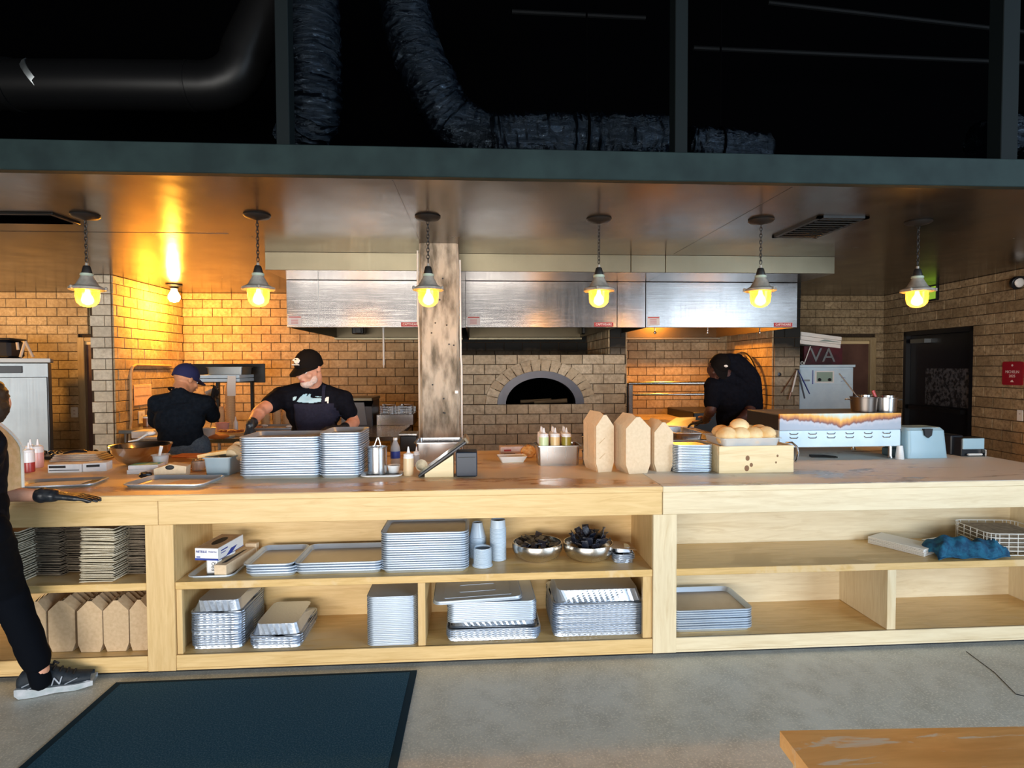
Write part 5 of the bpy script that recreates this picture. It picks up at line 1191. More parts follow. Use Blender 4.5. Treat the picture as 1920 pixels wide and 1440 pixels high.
# wooden crate with tray of rolls
p0, p1 = atZ(1348, 888, CT), atZ(1489, 886, CT); zc = ZY(1410, 836, p0.y); y0 = p0.y; x0, x1 = p0.x, p1.x
cr = thing('wooden_crate', 'pale knotty pine crate supporting the tray of bread rolls', 'crate')
MB().cbox(x0, x1, y0, y0+.018, CT, zc, .002).build('front_board', 'crate_wood', cr); MB().cbox(x0, x1, y0+.22, y0+.238, CT, zc, .002).build('rear_board', 'crate_wood', cr)
MB().cbox(x0, x0+.018, y0+.0185, y0+.2195, CT, zc, .002).build('end_board', 'crate_wood', cr); MB().cbox(x1-.018, x1, y0+.0185, y0+.2195, CT, zc, .002).build('end_board', 'crate_wood', cr)
MB().box(x0+.019, x1-.019, y0+.019, y0+.219, CT+.002, CT+.014).box(x0+.019, x1-.019, y0+.019, y0+.219, zc-.02, zc-.006).build('shelf_board', 'crate_wood', cr)
for (fx, fz, s_) in ((.38, .55, .014), (.43, .30, .011), (.37, .18, .016), (.78, .62, .007), (.76, .38, .006)):
    MB().ball((x0+(x1-x0)*fx, y0+.0004, CT+(zc-CT)*fz), (s_, .0012, s_*1.2), 12, 6).build('knot', 'knot_brown', cr) if 'knot_brown' in MT or mat('knot_brown', (.22, .11, .05), rough=.7) else 0
pt = thing('bread_tray', 'clear plastic tray of bread rolls on the pine crate', 'tray', ((x0+XY(1456, y0, 820))/2+.012, y0+.115, zc+.001), R(2))
w_ = XY(1457, y0, 820)-XY(1345, y0, 820)
MB().loft([rrect(w_-.03, .25, .02, 0), rrect(w_-.01, .27, .022, .042), rrect(w_+.012, .29, .024, .042), rrect(w_+.012, .29, .024, .047), rrect(w_-.014, .264, .022, .047), rrect(w_-.034, .244, .02, .003)]).build('tub', 'clear_plastic', pt)
rl = MB(); rl.lathe([(.02, 0), (.042, .006), (.052, .022), (.048, .042), (.032, .058), (.012, .066), (.001, .067)], seg=22); rr = random.Random(3); rl.v = [(v[0]*1.16*(1+.05*math.sin(v[1]*60)), v[1]*1.1, v[2]*1.14) for v in rl.v]; rme = rl.mesh('bread_roll', 'bread', 60)
tx, ty = pt.location.x, pt.location.y
lab_r = ['first of the four front', 'second of the four front', 'third of the four front', 'last of the four front']
for k in range(4):
    xk = tx-w_/2+.062+k*(w_-.124)/3
    tag(put('bread_roll', rme, None, (xk, ty-.07, zc+.034), (.1, .1*k-.2, k)), 'golden bread roll, %s rolls heaped on the plastic tray' % lab_r[k], 'bread', 'bread rolls')
    tag(put('bread_roll', rme, None, (xk+.01, ty+.03, zc+.034), (.1, .1, k*2)), 'golden bread roll in the row behind the front rolls on the plastic tray', 'bread', 'bread rolls')
    tag(put('bread_roll', rme, None, (xk-.0, ty-.066, zc+.004), (.2, 0, k*3)), 'bread roll at the bottom of the tray seen through its clear side', 'bread', 'bread rolls')
tag(put('bread_roll', rme, None, (tx-w_/2+.062+(w_-.124)/3+.012, ty-.035, zc+.078), (0, .1, 1)), 'bread roll perched highest in the middle of the heap', 'bread', 'bread rolls')
# ================================================================ EQUIPMENT BEHIND AND ON THE RIGHT
# curved steel handle by the crate
p = atZ(1494, 868, CT); tag(MB().tube([(p.x-.02, p.y+.10, CT+.118), (p.x+.0, p.y+.06, CT+.125), (p.x+.022, p.y+.04, CT+.10), (p.x+.026, p.y+.03, CT+.06), (p.x+.01, p.y+.02, CT+.02), (p.x-.004, p.y+.01, CT+.006)], .007, 8, sq=(1, 1)).build('curved_handle', 'steel', None), 'bent round metal handle behind the right end of the pine crate', 'handle')
# griddle with scorched splash guard, on legs on the counter
p0, p1 = atZ(1480, 862, CT), atZ(1684, 860, CT); yg = p0.y-.03
gx0, gx1 = XY(1461, yg, 800), XY(1689, yg, 800); gz0, gz1, gzt = ZY(1575, 838, yg), ZY(1575, 806, yg), ZY(1575, 775, yg)
gl = thing('countertop_griddle', 'white-blue countertop griddle on legs with a heat-scorched front band', 'griddle')
MB().cbox(gx0, gx1, yg, yg+.45, gz0, gz1-.001, .004).build('body', 'enamel_white', gl)
w_ = (gx1-gx0)/2; pnl = MB().cbox(-w_, w_, -.004, .012, -(gzt-gz1)/2, (gzt-gz1)/2, .002).build('scorched_panel', 'burnt_top', gl, ((gx0+gx1)/2, yg, (gz1+gzt)/2))
MB().box(gx0, gx1, yg+.013, yg+.45, gz1, gzt-.012).build('griddle_block', 'iron', gl)
MB().cbox(gx0, gx1, yg+.013, yg+.45, gzt-.011, gzt-.004, .001).build('griddle_plate', 'appliance', gl)
for k in range(6):
    for j in range(2):
        x = gx0+.10+(gx1-gx0-.2)*k/5; z = gz1-.022-.026*j
        MB().tube([(x-.028, yg-.001, z+.004), (x-.02, yg-.005, z-.004), (x+.02, yg-.005, z-.004), (x+.028, yg-.001, z+.004)], .0035, 6).build('louvre', 'steel', gl)
for (x, y) in ((gx0+.04, yg+.03), (gx1-.05, yg+.03), (gx0+.04, yg+.41), (gx1-.05, yg+.41)):
    MB().lathe([(.016, 0), (.018, .004), (.013, .02), (.013, gz0-CT+.002)], (x, y, CT), 14).build('leg', 'steel', gl)
p = atZ(1686, 858, CT); tag(MB().lathe([(.026, 0), (.027, .004), (.018, .09), (.001, .091)], seg=18).build('paper_cup', 'white_plastic', None, (gx1-.005, yg-.0, CT)), 'upturned white cup beside the griddle leg', 'cup')
# things under the griddle: black tongs, brown board
tag(MB().tube([(-.09, .02, .012), (0, 0, .012), (.07, -.03, .010)], [.008, .007, .004], 8).tube([(-.09, -.0, .008), (.0, -.012, .008), (.07, -.045, .008)], [.006, .006, .004], 8).build('tongs', 'black_metal', None, ((gx0+gx1)/2-.05, yg+.10, CT)), 'black tongs lying on the counter under the griddle', 'tongs')
# upright holding cabinet standing behind (floor-standing), with display
ycab = 3.62; cx0, cx1 = XY(1499, ycab, 730), XY(1601, ycab, 730); cz1 = ZY(1550, 684, ycab)
cbn = thing('holding_cabinet', 'pale blue-white upright cabinet with a small display behind the griddle', 'cabinet')
MB().cbox(cx0, cx1-.008, ycab, ycab+.80, .02, cz1-.03, .006).build('body', 'enamel_white', cbn)
MB().cbox(cx0-.004, cx1+.012, ycab-.008, ycab+.80, cz1-.029, cz1, .003).build('top_cap', 'enamel_white', cbn)
cwx = cx1-cx0; zp0, zp1 = ZY(1550, 721, ycab), ZY(1550, 693, ycab)
MB().cbox(cx0+.008, cx1-.02, ycab-.008, ycab-.0005, zp0, zp1, .002).build('control_panel', 'enamel_white', cbn)
dp = MB().cbox(cx0+cwx*.27, cx0+cwx*.62, ycab-.013, ycab-.0085, zp0+.02, zp1-.015, .001).build('display_frame', 'white_plastic', cbn)
MB().box(cx0+cwx*.30, cx0+cwx*.59, ycab-.0145, ycab-.0131, zp0+.035, zp1-.03).build('display', 'display', dp)
for s_ in (.345, .53): MB().lathe([(.018, 0), (.018, .016), (.014, .02), (.001, .02)], seg=12, M=Matrix.Translation((cx0+cwx*s_, ycab-.0146, zp0+.058)) @ Matrix.Rotation(PI/2, 4, 'X')).build('knob', 'black_plastic', cbn)
MB().box(cx0+cwx*.225, cx0+cwx*.24, ycab-.010, ycab-.008, zp0+.006, zp1-.006).build('blue_strip', 'ink_blue', cbn)
MB().box(cx0+.02, cx0+cwx*.18, ycab-.0095, ycab-.0081, zp0+.04, zp0+.06).build('badge', 'appliance', cbn)
for j in (0, 1): MB().tube([(cx0+cwx*.75, ycab-.010, zp0+.035+.04*j), (cx0+cwx*.79, ycab-.012, zp0+.043+.04*j), (cx0+cwx*.83, ycab-.010, zp0+.035+.04*j)], .002, 5).build('button_arc', 'ink_blue', cbn)
# things on the cabinet: rolled/folded paper, stencil letters sheet
ys = ycab+.12
bx = thing('shelf_bundle', 'white folded paper bundle lying across supports above the cabinet', 'paper', (0, 0, 0))
za, zb_ = ZY(1501, 622, ys), ZY(1576, 632, ys); x0, x1 = XY(1501, ys, 640), XY(1577, ys, 640)
hgt = ZY(1540, 626, ys)-ZY(1540, 650, ys)
for k in range(3):
    f0, f1 = k/3, (k+.92)/3; MB().prism([(x0, za-hgt*.95*f1), (x1, zb_-hgt*.9*f1), (x1, zb_-hgt*.9*f0), (x0, za-hgt*.95*f0)], ys-.01+.01*k, ys+.22, 'XZ').build('fold', 'paper_white', bx)
MB().prism([((x0+x1)/2-.03, zb_-hgt*.33), (x1-.006, zb_-hgt*.42), ((x0+x1)/2+.04, zb_-hgt*.20)], ys-.013, ys-.0105, 'XZ').build('green_print', 'print_grey', bx) if mat('print_grey', (.28, .36, .34), rough=.7) else 0
sg = thing('letter_stand', 'dark stand of slanted silver letters on top of the cabinet', 'stand')
zc0, zc1 = cz1, ZY(1540, 649, ys)
MB().box(x0+.06, x1+.03, ys+.02, ys+.05, zc0, zc1).build('dark_board', 'board_maroon', sg) if mat('board_maroon', (.03, .008, .012), (.09, .012, .02), 6, .5) else 0
MB().tube([(x0+.045, ys, zc0+.004), (x0+.125, ys, zc1-.002)], .006, 6).build('prop', 'white_paint', sg)
text('VA', .24, 'appliance', sg, frame_M(((x0+x1)/2+.03, ys+.012, (zc0+zc1)/2-.004), (1, .0, .0), (0, 0, 1)), depth=.01, squash=1.05)
MB().lathe([(.016, -.006), (.022, 0), (.016, .006), (.011, 0), (.016, -.006)], seg=16, M=Matrix.Translation((x0+.012, ys-.02, zc0+.022)) @ Matrix.Rotation(PI/2, 4, 'X')).build('ring', 'white_paint', sg)
# stock pots on the griddle plate
for i, (pa, pb, pt_, lab, m) in enumerate(((1597, 1642, 742, 'dark-sided steel pot on the griddle, nearer the cabinet', 'steel_dark'), (1640, 1679, 743, 'bright steel pot at the right end of the griddle', 'steel'))):
    if m not in MT: steel('steel_dark', (.20, .17, .15), .35)
    yp = yg+.16; x0, x1 = XY(pa, yp, 755), XY(pb, yp, 755); t = thing('stock_pot', lab, 'pot', ((x0+x1)/2, yp, gzt-.003)); r_ = (x1-x0)/2-.001; h = ZY((pa+pb)/2, pt_+3, yp)-gzt
    MB().lathe([(r_*.86, 0), (r_*.9, .003), (r_*.97, h), (r_*1.02, h+.002), (r_*1.02, h+.007), (r_*.93, h+.006), (r_*.86, .008), (.001, .006)], seg=32).build('vessel', m, t)
    s_ = -1 if i == 0 else 1; MB().tube([(s_*r_*.97, 0, h*.86), (s_*(r_+.025), 0, h*.9), (s_*(r_+.05), 0, h*.9)], .005, 6).build('handle', 'steel', t)
    MB().lathe([(.045, h+.006), (.046, h+.022), (.043, h+.024), (.001, h+.012)], (.0 if i == 0 else .01, -.01, 0), 18).build('insert_pan', 'steel', t)
    if i == 0: MB().tube([(-.03, -.03, .06), (-.06, -.03, h), (-.20, -.03, h+.17)], .004, 6).build('ladle_handle', 'steel', t)
    else: MB().tube([(-.05, 0, .05), (-.065, 0, h), (-.09, 0, h+.055)], .011, 8, sq=(1, .5)).build('red_handle', 'sauce_red', t)
# measuring spoons fanned on the grill pier
yp = YO-.035; hp_ = atY(1493, 694, yp); fan = thing('hanging_tongs', 'fan of metal tongs hanging from a hook on the brick pier', 'tongs')
for k, (px, py, m) in enumerate(((1465, 737, 'copper'), (1479, 749, 'copper'), (1483, 735, 'white_paint'), (1506, 747, 'iron'), (1514, 738, 'ink_blue'))):
    if m not in MT: mat('copper', (.36, .20, .14), rough=.35, metal=.8)
    q = atY(px, py, yp); MB().tube([hp_+Vector((0, -.01*k, 0)), (hp_+q)/2+Vector((0, -.01*k, 0)), q+Vector((0, -.01*k, 0))], [.006, .011, .009], 8, sq=(1, .5)).build('tong_arm', m, fan)
MB().tube([(hp_.x, YO-.012, hp_.z+.012), (hp_.x, yp-.05, hp_.z+.008)], .005, 6).build('hook', 'iron', fan)
MB().lathe([(.02, 0), (.022, .006), (.001, .012)], seg=12, M=Matrix.Translation(Vector(atY(1461, 702, YO-.012))) @ Matrix.Rotation(PI/2, 4, 'X')).build('round_peg', 'iron', None); tag(C.objects[-1], 'dark round knob on the brick pier left of the hanging tongs', 'knob')
# napkin dispensers and dark box at the right end
yn = atZ(1740, 860, CT).y; x0, x1 = XY(1704, yn, 850), XY(1781, yn, 850); z1 = ZY(1740, 803, yn)
nd_ = thing('napkin_dispenser', 'large pale blue plastic napkin dispenser with a dark notch', 'dispenser')
w_ = x1-x0; mb = MB(); mb.loft([rrect(w_, .20, .02, CT+.001, 4, (x0+x1)/2, yn+.11), rrect(w_-.004, .20, .03, CT+.06, 4, (x0+x1)/2, yn+.112), rrect(w_-.016, .19, .03, z1-.02, 4, (x0+x1)/2, yn+.12), rrect(w_-.04, .16, .03, z1, 4, (x0+x1)/2, yn+.125)]); mb.build('housing', 'dispenser_blue', nd_) if mat('dispenser_blue', (.34, .52, .62), (.38, .56, .66), 5, .35) else 0
MB().prism([((x0+x1)/2-.03, z1-.006), ((x0+x1)/2+.03, z1-.006), ((x0+x1)/2+.024, z1-.05), ((x0+x1)/2, z1-.068), ((x0+x1)/2-.024, z1-.05)], yn+.009, yn+.03, 'XZ').build('notch', 'ink_black', nd_)
MB().cbox(x0-.045, x0+.004, yn+.04, yn+.20, CT+.001, CT+.055, .006).cbox(x0-.05, x0+.01, yn+.06, yn+.21, CT+.056, z1-.012, .02).build('rear_cover', 'dispenser_teal', nd_) if mat('dispenser_teal', (.10, .17, .20), rough=.35) else 0
xk0, xk1 = XY(1783, yn+.14, 850), XY(1806, yn+.14, 850); tag(MB().cbox(xk0, xk1, yn+.14, yn+.28, CT, ZY(1795, 816, yn+.14), .006).build('dark_box', 'black_plastic', None), 'black upright box between the two napkin dispensers', 'box')
yn2 = atZ(1826, 856, CT).y; x0, x1 = XY(1806, yn2, 840), XY(1846, yn2, 840); z1 = ZY(1826, 822, yn2)
n2 = thing('napkin_dispenser', 'small chrome-faced napkin dispenser at the counter far corner', 'dispenser')
zm = CT+(z1-CT)*.40
MB().cbox(x0, x1, yn2, yn2+.012, zm, z1, .003).build('face_plate', 'dispenser_blue', n2); MB().cbox(x0, x1, yn2+.013, yn2+.12, CT, z1, .004).build('housing', 'black_plastic', n2)
MB().cbox(x1-.008, x1, yn2-.02, yn2+.012, CT, zm, .002).build('side_rail', 'steel', n2)
MB().cbox(x0+.03, x1-.02, yn2-.012, yn2+.006, CT+.008, CT+.022, .004, ).build('napkins', 'paper_white', n2)
# wall sign, socket, emergency lamp, green sign
def onwall(px, py, off=.0):
    p = atP(px, py, c0, nd); return p+nd*(off+.014)
o0 = onwall(1884, 700); o1 = onwall(1925, 700); hh = (onwall(1900, 678).z-onwall(1900, 722).z)
wd = hh*1.02; ang = math.atan2(-ud.y, -ud.x)
U = -ud if (-ud).x*0+1 else ud
# reading direction on this wall: from far to near as seen from the room
rd_ = ud if (onwall(1920, 700)-onwall(1884, 700)).dot(ud) > 0 else -ud
sgn_ = thing('wall_plaque', 'small square red plaque with pale lettering on the right-hand brick wall', 'sign')
zc_ = onwall(1900, 700).z; oc = o0+rd_*(wd/2); oc.z = zc_
Mx = Matrix(((rd_.x, 0, nd.x, oc.x), (rd_.y, 0, nd.y, oc.y), (0, 1, 0, oc.z), (0, 0, 0, 1)))
mb = MB(); rr_ = rrect(wd, hh, .02, 0); mb.loft([[(p[0], p[1], 0) for p in rr_], [(p[0], p[1], .012) for p in rr_]], M=Mx); mb.build('plate', 'sign_red', sgn_)
def tx_(s, size, dy, sq=1): text(s, size, 'sign_white', sgn_, Mx @ Matrix.Translation((0, dy, .0135)), squash=sq)
tx_('MICHELIN', hh*.165, hh*.06, .95); tx_('2025', hh*.165, -hh*.12, 1)
MB().prism([(-hh*.09, -hh*.37), (hh*.09, -hh*.37), (hh*.02, -hh*.28), (-hh*.05, -hh*.31)], .0125, .0138, 'XY', Mx).build('small_mark', 'sign_white', sgn_)
mb = MB()
for k in range(6): a = 2*PI*k/6; mb.ball((math.cos(a)*hh*.03, hh*.34+math.sin(a)*hh*.03, .0135), (hh*.022, hh*.022, .001), 8, 4, Mx)
mb.build('rosette', 'sign_white', sgn_)
p = onwall(1916, 779); Mq = Matrix(((rd_.x, 0, nd.x, p.x), (rd_.y, 0, nd.y, p.y), (0, 1, 0, p.z), (0, 0, 0, 1)))
so = thing('wall_socket', 'pale wall socket under the red plaque', 'socket'); MB().cbox(-.035, .035, -.055, .055, 0, .008, .003, Mq).build('plate', 'white_plastic', so); MB().box(-.006, -.003, .01, .022, .008, .0086, Mq).box(.003, .006, .01, .022, .008, .0086, Mq).build('slots', 'ink_black', so)
p = onwall(1922, 530, .06); em = thing('emergency_lamp', 'round emergency lamp head at the top right edge of the picture', 'lamp', p)
MB().lathe([(.03, .06), (.06, .03), (.068, -.01), (.06, -.016), (.001, -.02)], seg=20, M=Matrix.Rotation(R(-70), 4, 'X')).build('housing', 'black_plastic', em); MB().ball((0, -.02, .0), (.05, .022, .05), 14, 8).build('lens', 'white_plastic', em)
p = onwall(1745, 550, .02); ex = thing('exit_sign', 'small lit green sign on the side wall behind the last pendant lamp', 'sign', (p.x, p.y, p.z), math.atan2(rd_.y, rd_.x))
glow('sign_glow', (.40, .7, .06), .35); MB().cbox(-.17, .17, -.012, .02, -.10, .09, .006).build('housing', 'black_plastic', ex); MB().box(-.15, .15, -.016, -.0121, -.08, .07).build('lit_panel', 'sign_glow', ex)

# ================================================================ LEFT AND CENTRE BACK
yf = 3.55; fx1 = XY(92, yf, 740); fx0 = fx1-.80; fz = ZY(50, 680, yf)
fr = thing('reach_in_fridge', 'tall stainless reach-in fridge at the far left behind the server', 'fridge')
MB().cbox(fx0, fx1, yf+.03, yf+.75, .10, fz-.004, .006).build('body', 'appliance', fr)
MB().cbox(fx0-.01, fx1+.02, yf-.02, yf+.75, fz, fz+.045, .004).build('top_shelf', 'white_paint', fr)
zd_ = ZY(50, 707, yf); MB().cbox(fx0+.01, fx1-.012, yf, yf+.029, .14, zd_, .006).build('door', 'appliance', fr)
xx = XY(32, yf, 690); MB().cbox(xx-.105, xx+.105, yf+.012, yf+.029, zd_+.045, fz-.035, .004).build('control_panel', 'black_plastic', fr)
MB().box(fx0+.03, fx0+.05, yf-.03, yf, .9, 1.3).build('door_handle', 'steel', fr)
fx0 = fx1-.80
for (x, y) in ((fx0+.06, yf+.1), (fx1-.06, yf+.1), (fx0+.06, yf+.65), (fx1-.06, yf+.65)): MB().lathe([(.02, 0), (.02, .10)], (x, y, 0), 10).build('foot', 'black_metal', fr)
zt_ = fz+.046
bt = thing('black_tub', 'black round-shouldered tub on top of the far-left fridge', 'tub', ((XY(-10, yf+.2, 650)), yf+.25, zt_)); MB().cbox(-.26, .20, -.1, .2, 0, .20, .03).build('tub', 'black_plastic', bt); MB().cbox(-.27, .21, -.11, .21, .2005, .222, .008).build('lid', 'black_plastic', bt)
va = thing('easel_stand', 'pale folded metal easel legs on the fridge beside the black tub', 'stand')
for (a0, a1) in (((38, 670), (47, 640)), ((62, 670), (47, 640)), ((34, 656), (32, 642))):
    A0, A1 = atY(a0[0], a0[1], yf+.08), atY(a1[0], a1[1], yf+.08); A0.z = max(A0.z, zt_+.002); MB().tube([A0, A1], .016, 8, sq=(1, .4)).build('leg', 'folded_grey', va) if 'folded_grey' in MT or mat('folded_grey', (.34, .31, .29), rough=.5) else 0
Rc = Matrix.Rotation(R(33), 4, 'Z'); cn_3 = Vector((fx1, yf, 0)); Tm = Matrix.Translation(cn_3) @ Rc @ Matrix.Translation(-cn_3)
fr.location = Tm @ fr.location; fr.rotation_euler = (0, 0, R(33))
bt.location = (XY(-12, yf+.12, 650), yf+.12, zt_); bt.rotation_euler = (0, 0, R(10))
def socket(px, py, w, h, label, Y):
    p = atY(px, py, Y); t = thing('wall_socket', label, 'socket', (p.x, p.y, p.z)); MB().cbox(-w/2, w/2, -.008, 0, -h/2, h/2, .003).build('plate', 'white_plastic', t)
    MB().box(-.012, .012, -.0088, -.008, .012, .03).box(-.012, .012, -.0088, -.008, -.03, -.012).build('slots', 'label_white', t)
socket(140, 773, .085, .13, 'pale socket on the brick wall between the fridge and the doorway', YB-.05)
# on the pier side wall (faces +X)
def pierpt(px, py, off=.016): p = atP(px, py, (px1+.002, 0, 0), (1, 0, 0)); return Vector((px1+.002+off, p.y, p.z))
pn = thing('wall_notice', 'framed paper notice on the brick side wall by the pipe', 'notice'); a, b = pierpt(247, 722), pierpt(281, 757)
MB().cbox(px1+.018, px1+.024, a.y, b.y, b.z, a.z, .002).build('sheet', 'parchment', pn)
for f in (.42, .46, .86): MB().box(px1+.0245, px1+.0255, a.y+.02, b.y-.02, b.z+(a.z-b.z)*f, b.z+(a.z-b.z)*(f+.02)).build('rule_line', 'wood_pipe', pn)
a = pierpt(262, 782); s2 = thing('wall_socket', 'tilted pale socket on the brick side wall under the notice', 'socket', (px1+.018, a.y, a.z)); MB().cbox(0, .008, -.06, .06, -.07, .07, .003).build('plate', 'white_plastic', s2); MB().box(.0082, .009, -.012, .012, .015, .04).box(.0082, .009, -.012, .012, -.04, -.015).build('slots', 'label_white', s2)
pp = [pierpt(236, 830, .03), pierpt(241, 790, .03), pierpt(240, 700, .03), pierpt(243, 688, .03), pierpt(250, 684, .03), pierpt(315, 686, .03)]
tag(MB().tube(pp, .014, 10).build('gas_pipe', 'wood_pipe', None), 'bent brown gas pipe running up and along the brick side wall', 'pipe')
# steel prep tables along the back (tops just show)
def ptable(name, x0, x1, y0, y1, z, label, m='steel'):
    t = thing(name, label, 'table'); MB().cbox(x0, x1, y0, y1, z-.04, z, .004).build('top', m, t); MB().box(x0+.04, x1-.04, y0+.04, y1-.04, .25, .27).build('lower_shelf', m, t)
    for (x, y) in ((x0+.05, y0+.05), (x1-.05, y0+.05), (x0+.05, y1-.05), (x1-.05, y1-.05)): MB().lathe([(.02, 0), (.02, z-.04)], (x, y, 0), 10).build('leg', m, t)
    return t
ZT = .90
ptable('prep_table', px1+.03, XY(247, 2.4, 820)-.01, 3.25, 4.1, ZT, 'short steel bench against the brick side wall under the pipe')
ptable('prep_table', XY(247, 2.4, 820), XY(780, 3.6, 800)-.05, 2.40, 4.1, ZT, 'long steel prep table behind the two left cooks')
# heat shelf with pans
ysf = 3.30; x0, x1 = XY(367, ysf, 710), XY(449, ysf, 710); zs1, zs0 = ZY(400, 703, ysf), ZY(400, 716, ysf)
hs = thing('heat_shelf', 'white-edged steel pass shelf above the prep table left of the front-facing cook', 'shelf')
MB().cbox(x0, x1, ysf, ysf+.40, (zs0+zs1)/2+.002, zs1, .003).build('top_rail', 'enamel_white', hs); MB().cbox(x0, x1, ysf+.004, ysf+.40, zs0, (zs0+zs1)/2-.002, .003).build('lower_rail', 'enamel_white', hs)
zbk = ZY(460, 745, ysf+.3); xb_ = XY(470, ysf+.3, 700)
for q_ in (x0+.02, x1-.05): MB().prism([(ysf+.42, ZT), (ysf+.46, ZT), (ysf+.46, zs0), (ysf+.42, zs0)], q_, q_+.03, 'YZ').build('upright', 'black_metal', hs)
MB().box(x0-.28, x1+.12, ysf+.402, ysf+.415, zs0-.02, zs1+.12).build('rear_board', 'black_metal', hs)
yq = ysf+.04; a0, a1 = XY(385, yq, 695), XY(455, yq, 695); hotel(a0, a1, yq, .3, zs1, ZY(420, 688, yq)-zs1, 'pale grey steel pan on the pass shelf', 'appliance')
p = atY(436, 717, ysf-.01); rc = thing('receipt_strip', 'curling white order slip hanging from the pass shelf', 'paper'); zz0, zz1 = ZY(436, 742, ysf), zs1-.01
xq = XY(428, ysf, 730); MB().loft([[(xq+dx, ysf-.006-.02*abs(math.sin(t_*2)), zz1+(zz0-zz1)*t_) for dx in (0, .085)]+[(xq+.085+dx, ysf-.009-.02*abs(math.sin(t_*2)), zz1+(zz0-zz1)*t_) for dx in (0, -.085)] for t_ in (0, .3, .6, 1)]).build('slip', 'paper_white', rc)
# kraft cup columns standing on the prep table
def column_cups(px0, px1_, pyt, Y, label, m='cardboard_cup'):
    a, b = XY(px0, Y, 760), XY(px1_, Y, 760); r_ = (b-a)/2; z1 = ZY((px0+px1_)/2, pyt, Y); n = max(4, int((z1-ZT)/.028)); me = MB().lathe([(r_*.84, 0), (r_*.86, .001), (r_*.99, .055), (r_*1.03, .056), (r_*1.03, .060), (r_*.96, .060), (r_*.82, .004), (.001, .004)], seg=16).mesh('paper_cup', m)
    me.transform(Matrix.Translation((0, 0, .060)) @ Matrix.Rotation(PI, 4, 'X'))
    for k in range(n): tag(put('paper_cup', me, None, ((a+b)/2, Y, ZT+k*(z1-ZT-.06)/(n-1))), label, 'cup', label)
for (a, b, t_, l) in ((423, 441, 718, 'kraft cup in the tallest column under the order slip'), (409, 421, 762, 'kraft cup in the low column left of the tallest one'), (489, 506, 770, 'kraft cup in the column behind the cook extended forearm'), (511, 527, 766, 'kraft cup in the column nearest the front-facing cook'), (529, 546, 766, 'kraft cup in the column partly behind the front-facing cook')):
    column_cups(a, b, t_, 3.75, l)
# slanted appliance and fryer right of the cook
ye = 3.35; x0, x1 = XY(640, ye, 770), XY(697, ye, 770); z0, z1 = .91, ZY(670, 752, ye)
sl_ = thing('slope_front_warmer', 'grey slope-fronted warmer behind the cook bent arm', 'appliance')
MB().prism([(ye, ZT), (ye+.5, ZT), (ye+.5, z1), (ye+.12, z1), (ye, z1-.06)], x0, x1, 'YZ').build('body', 'iron', sl_)
M_ = Matrix.Identity(4); MB().prism([(x0+.0, ZT+.02), (x1-.05, ZT+.02), (x1-.08, z1-.015), (x0, z1-.015)], ye-.012, ye-.001, 'XZ').build('front_cover', 'grey_cover', sl_) if mat('grey_cover', (.16, .17, .19), rough=.4, metal=.3) else 0
MB().cbox(x0-.02, x1+.01, ye-.03, ye+.5, z1+.001, z1+.035, .004).build('top', 'hood_brass', sl_)
x0, x1 = XY(706, ye+.1, 790), XY(775, ye+.1, 790); z1 = ZY(740, 766, ye+.1)
fy = thing('deep_fryer', 'steel double fryer with wire baskets left of the concrete column', 'fryer')
MB().cbox(x0, x1, ye+.10, ye+.55, ZT, ZT+.12, .004).build('tank', 'steel', fy); MB().cbox(x0+.0, x1-.01, ye+.50, ye+.53, ZT+.121, z1, .004).build('splash_back', 'steel', fy)
MB().box(x0+.02, x1-.02, ye+.12, ye+.48, ZT+.1201, ZT+.122).build('oil', 'fryer_oil', fy) if mat('fryer_oil', (.10, .04, .01), rough=.08) else 0
for k in range(2):
    bx0 = x0+.03+k*(x1-x0)/2; bw_ = (x1-x0)/2-.06
    b_o = None; mb = MB()
    for j in range(5):
        rr_ = rrect(bw_-.01*(4-j)*.3, .26, .02, ZT+.10+j*.028, 2, bx0+bw_/2, ye+.27); mb.tube(rr_+[rr_[0]], .0025, 5, False)
    for q in rrect(bw_, .26, .02, 0, 3, bx0+bw_/2, ye+.27): mb.tube([(q[0], q[1], ZT+.10), (q[0], q[1], ZT+.212)], .002, 5)
    ob = mb.build('fry_basket', 'steel', fy); ob['kind'] = 'stuff'
    MB().tube([(bx0+bw_/2, ye+.14, ZT+.21), (bx0+bw_/2, ye+.02, ZT+.24), (bx0+bw_/2, ye-.08, ZT+.24)], .008, 8).build('basket_handle', 'steel', fy)
yx = 1.5
p0, p1 = XY(755, 1.40, 840), XY(784, 1.40, 840)
lc = thing('low_cooler', 'dark low cooler with a steel lid left of the concrete column foot', 'cooler'); z1 = ZY(770, 812, 1.40)
MB().cbox(p0-.02, p1-.01, 1.40, 1.54, .02, z1-.02, .006).build('body', 'black_plastic', lc); MB().cbox(p0-.03, p1-.005, 1.38, 1.55, z1-.019, z1, .004).build('lid', 'steel', lc)
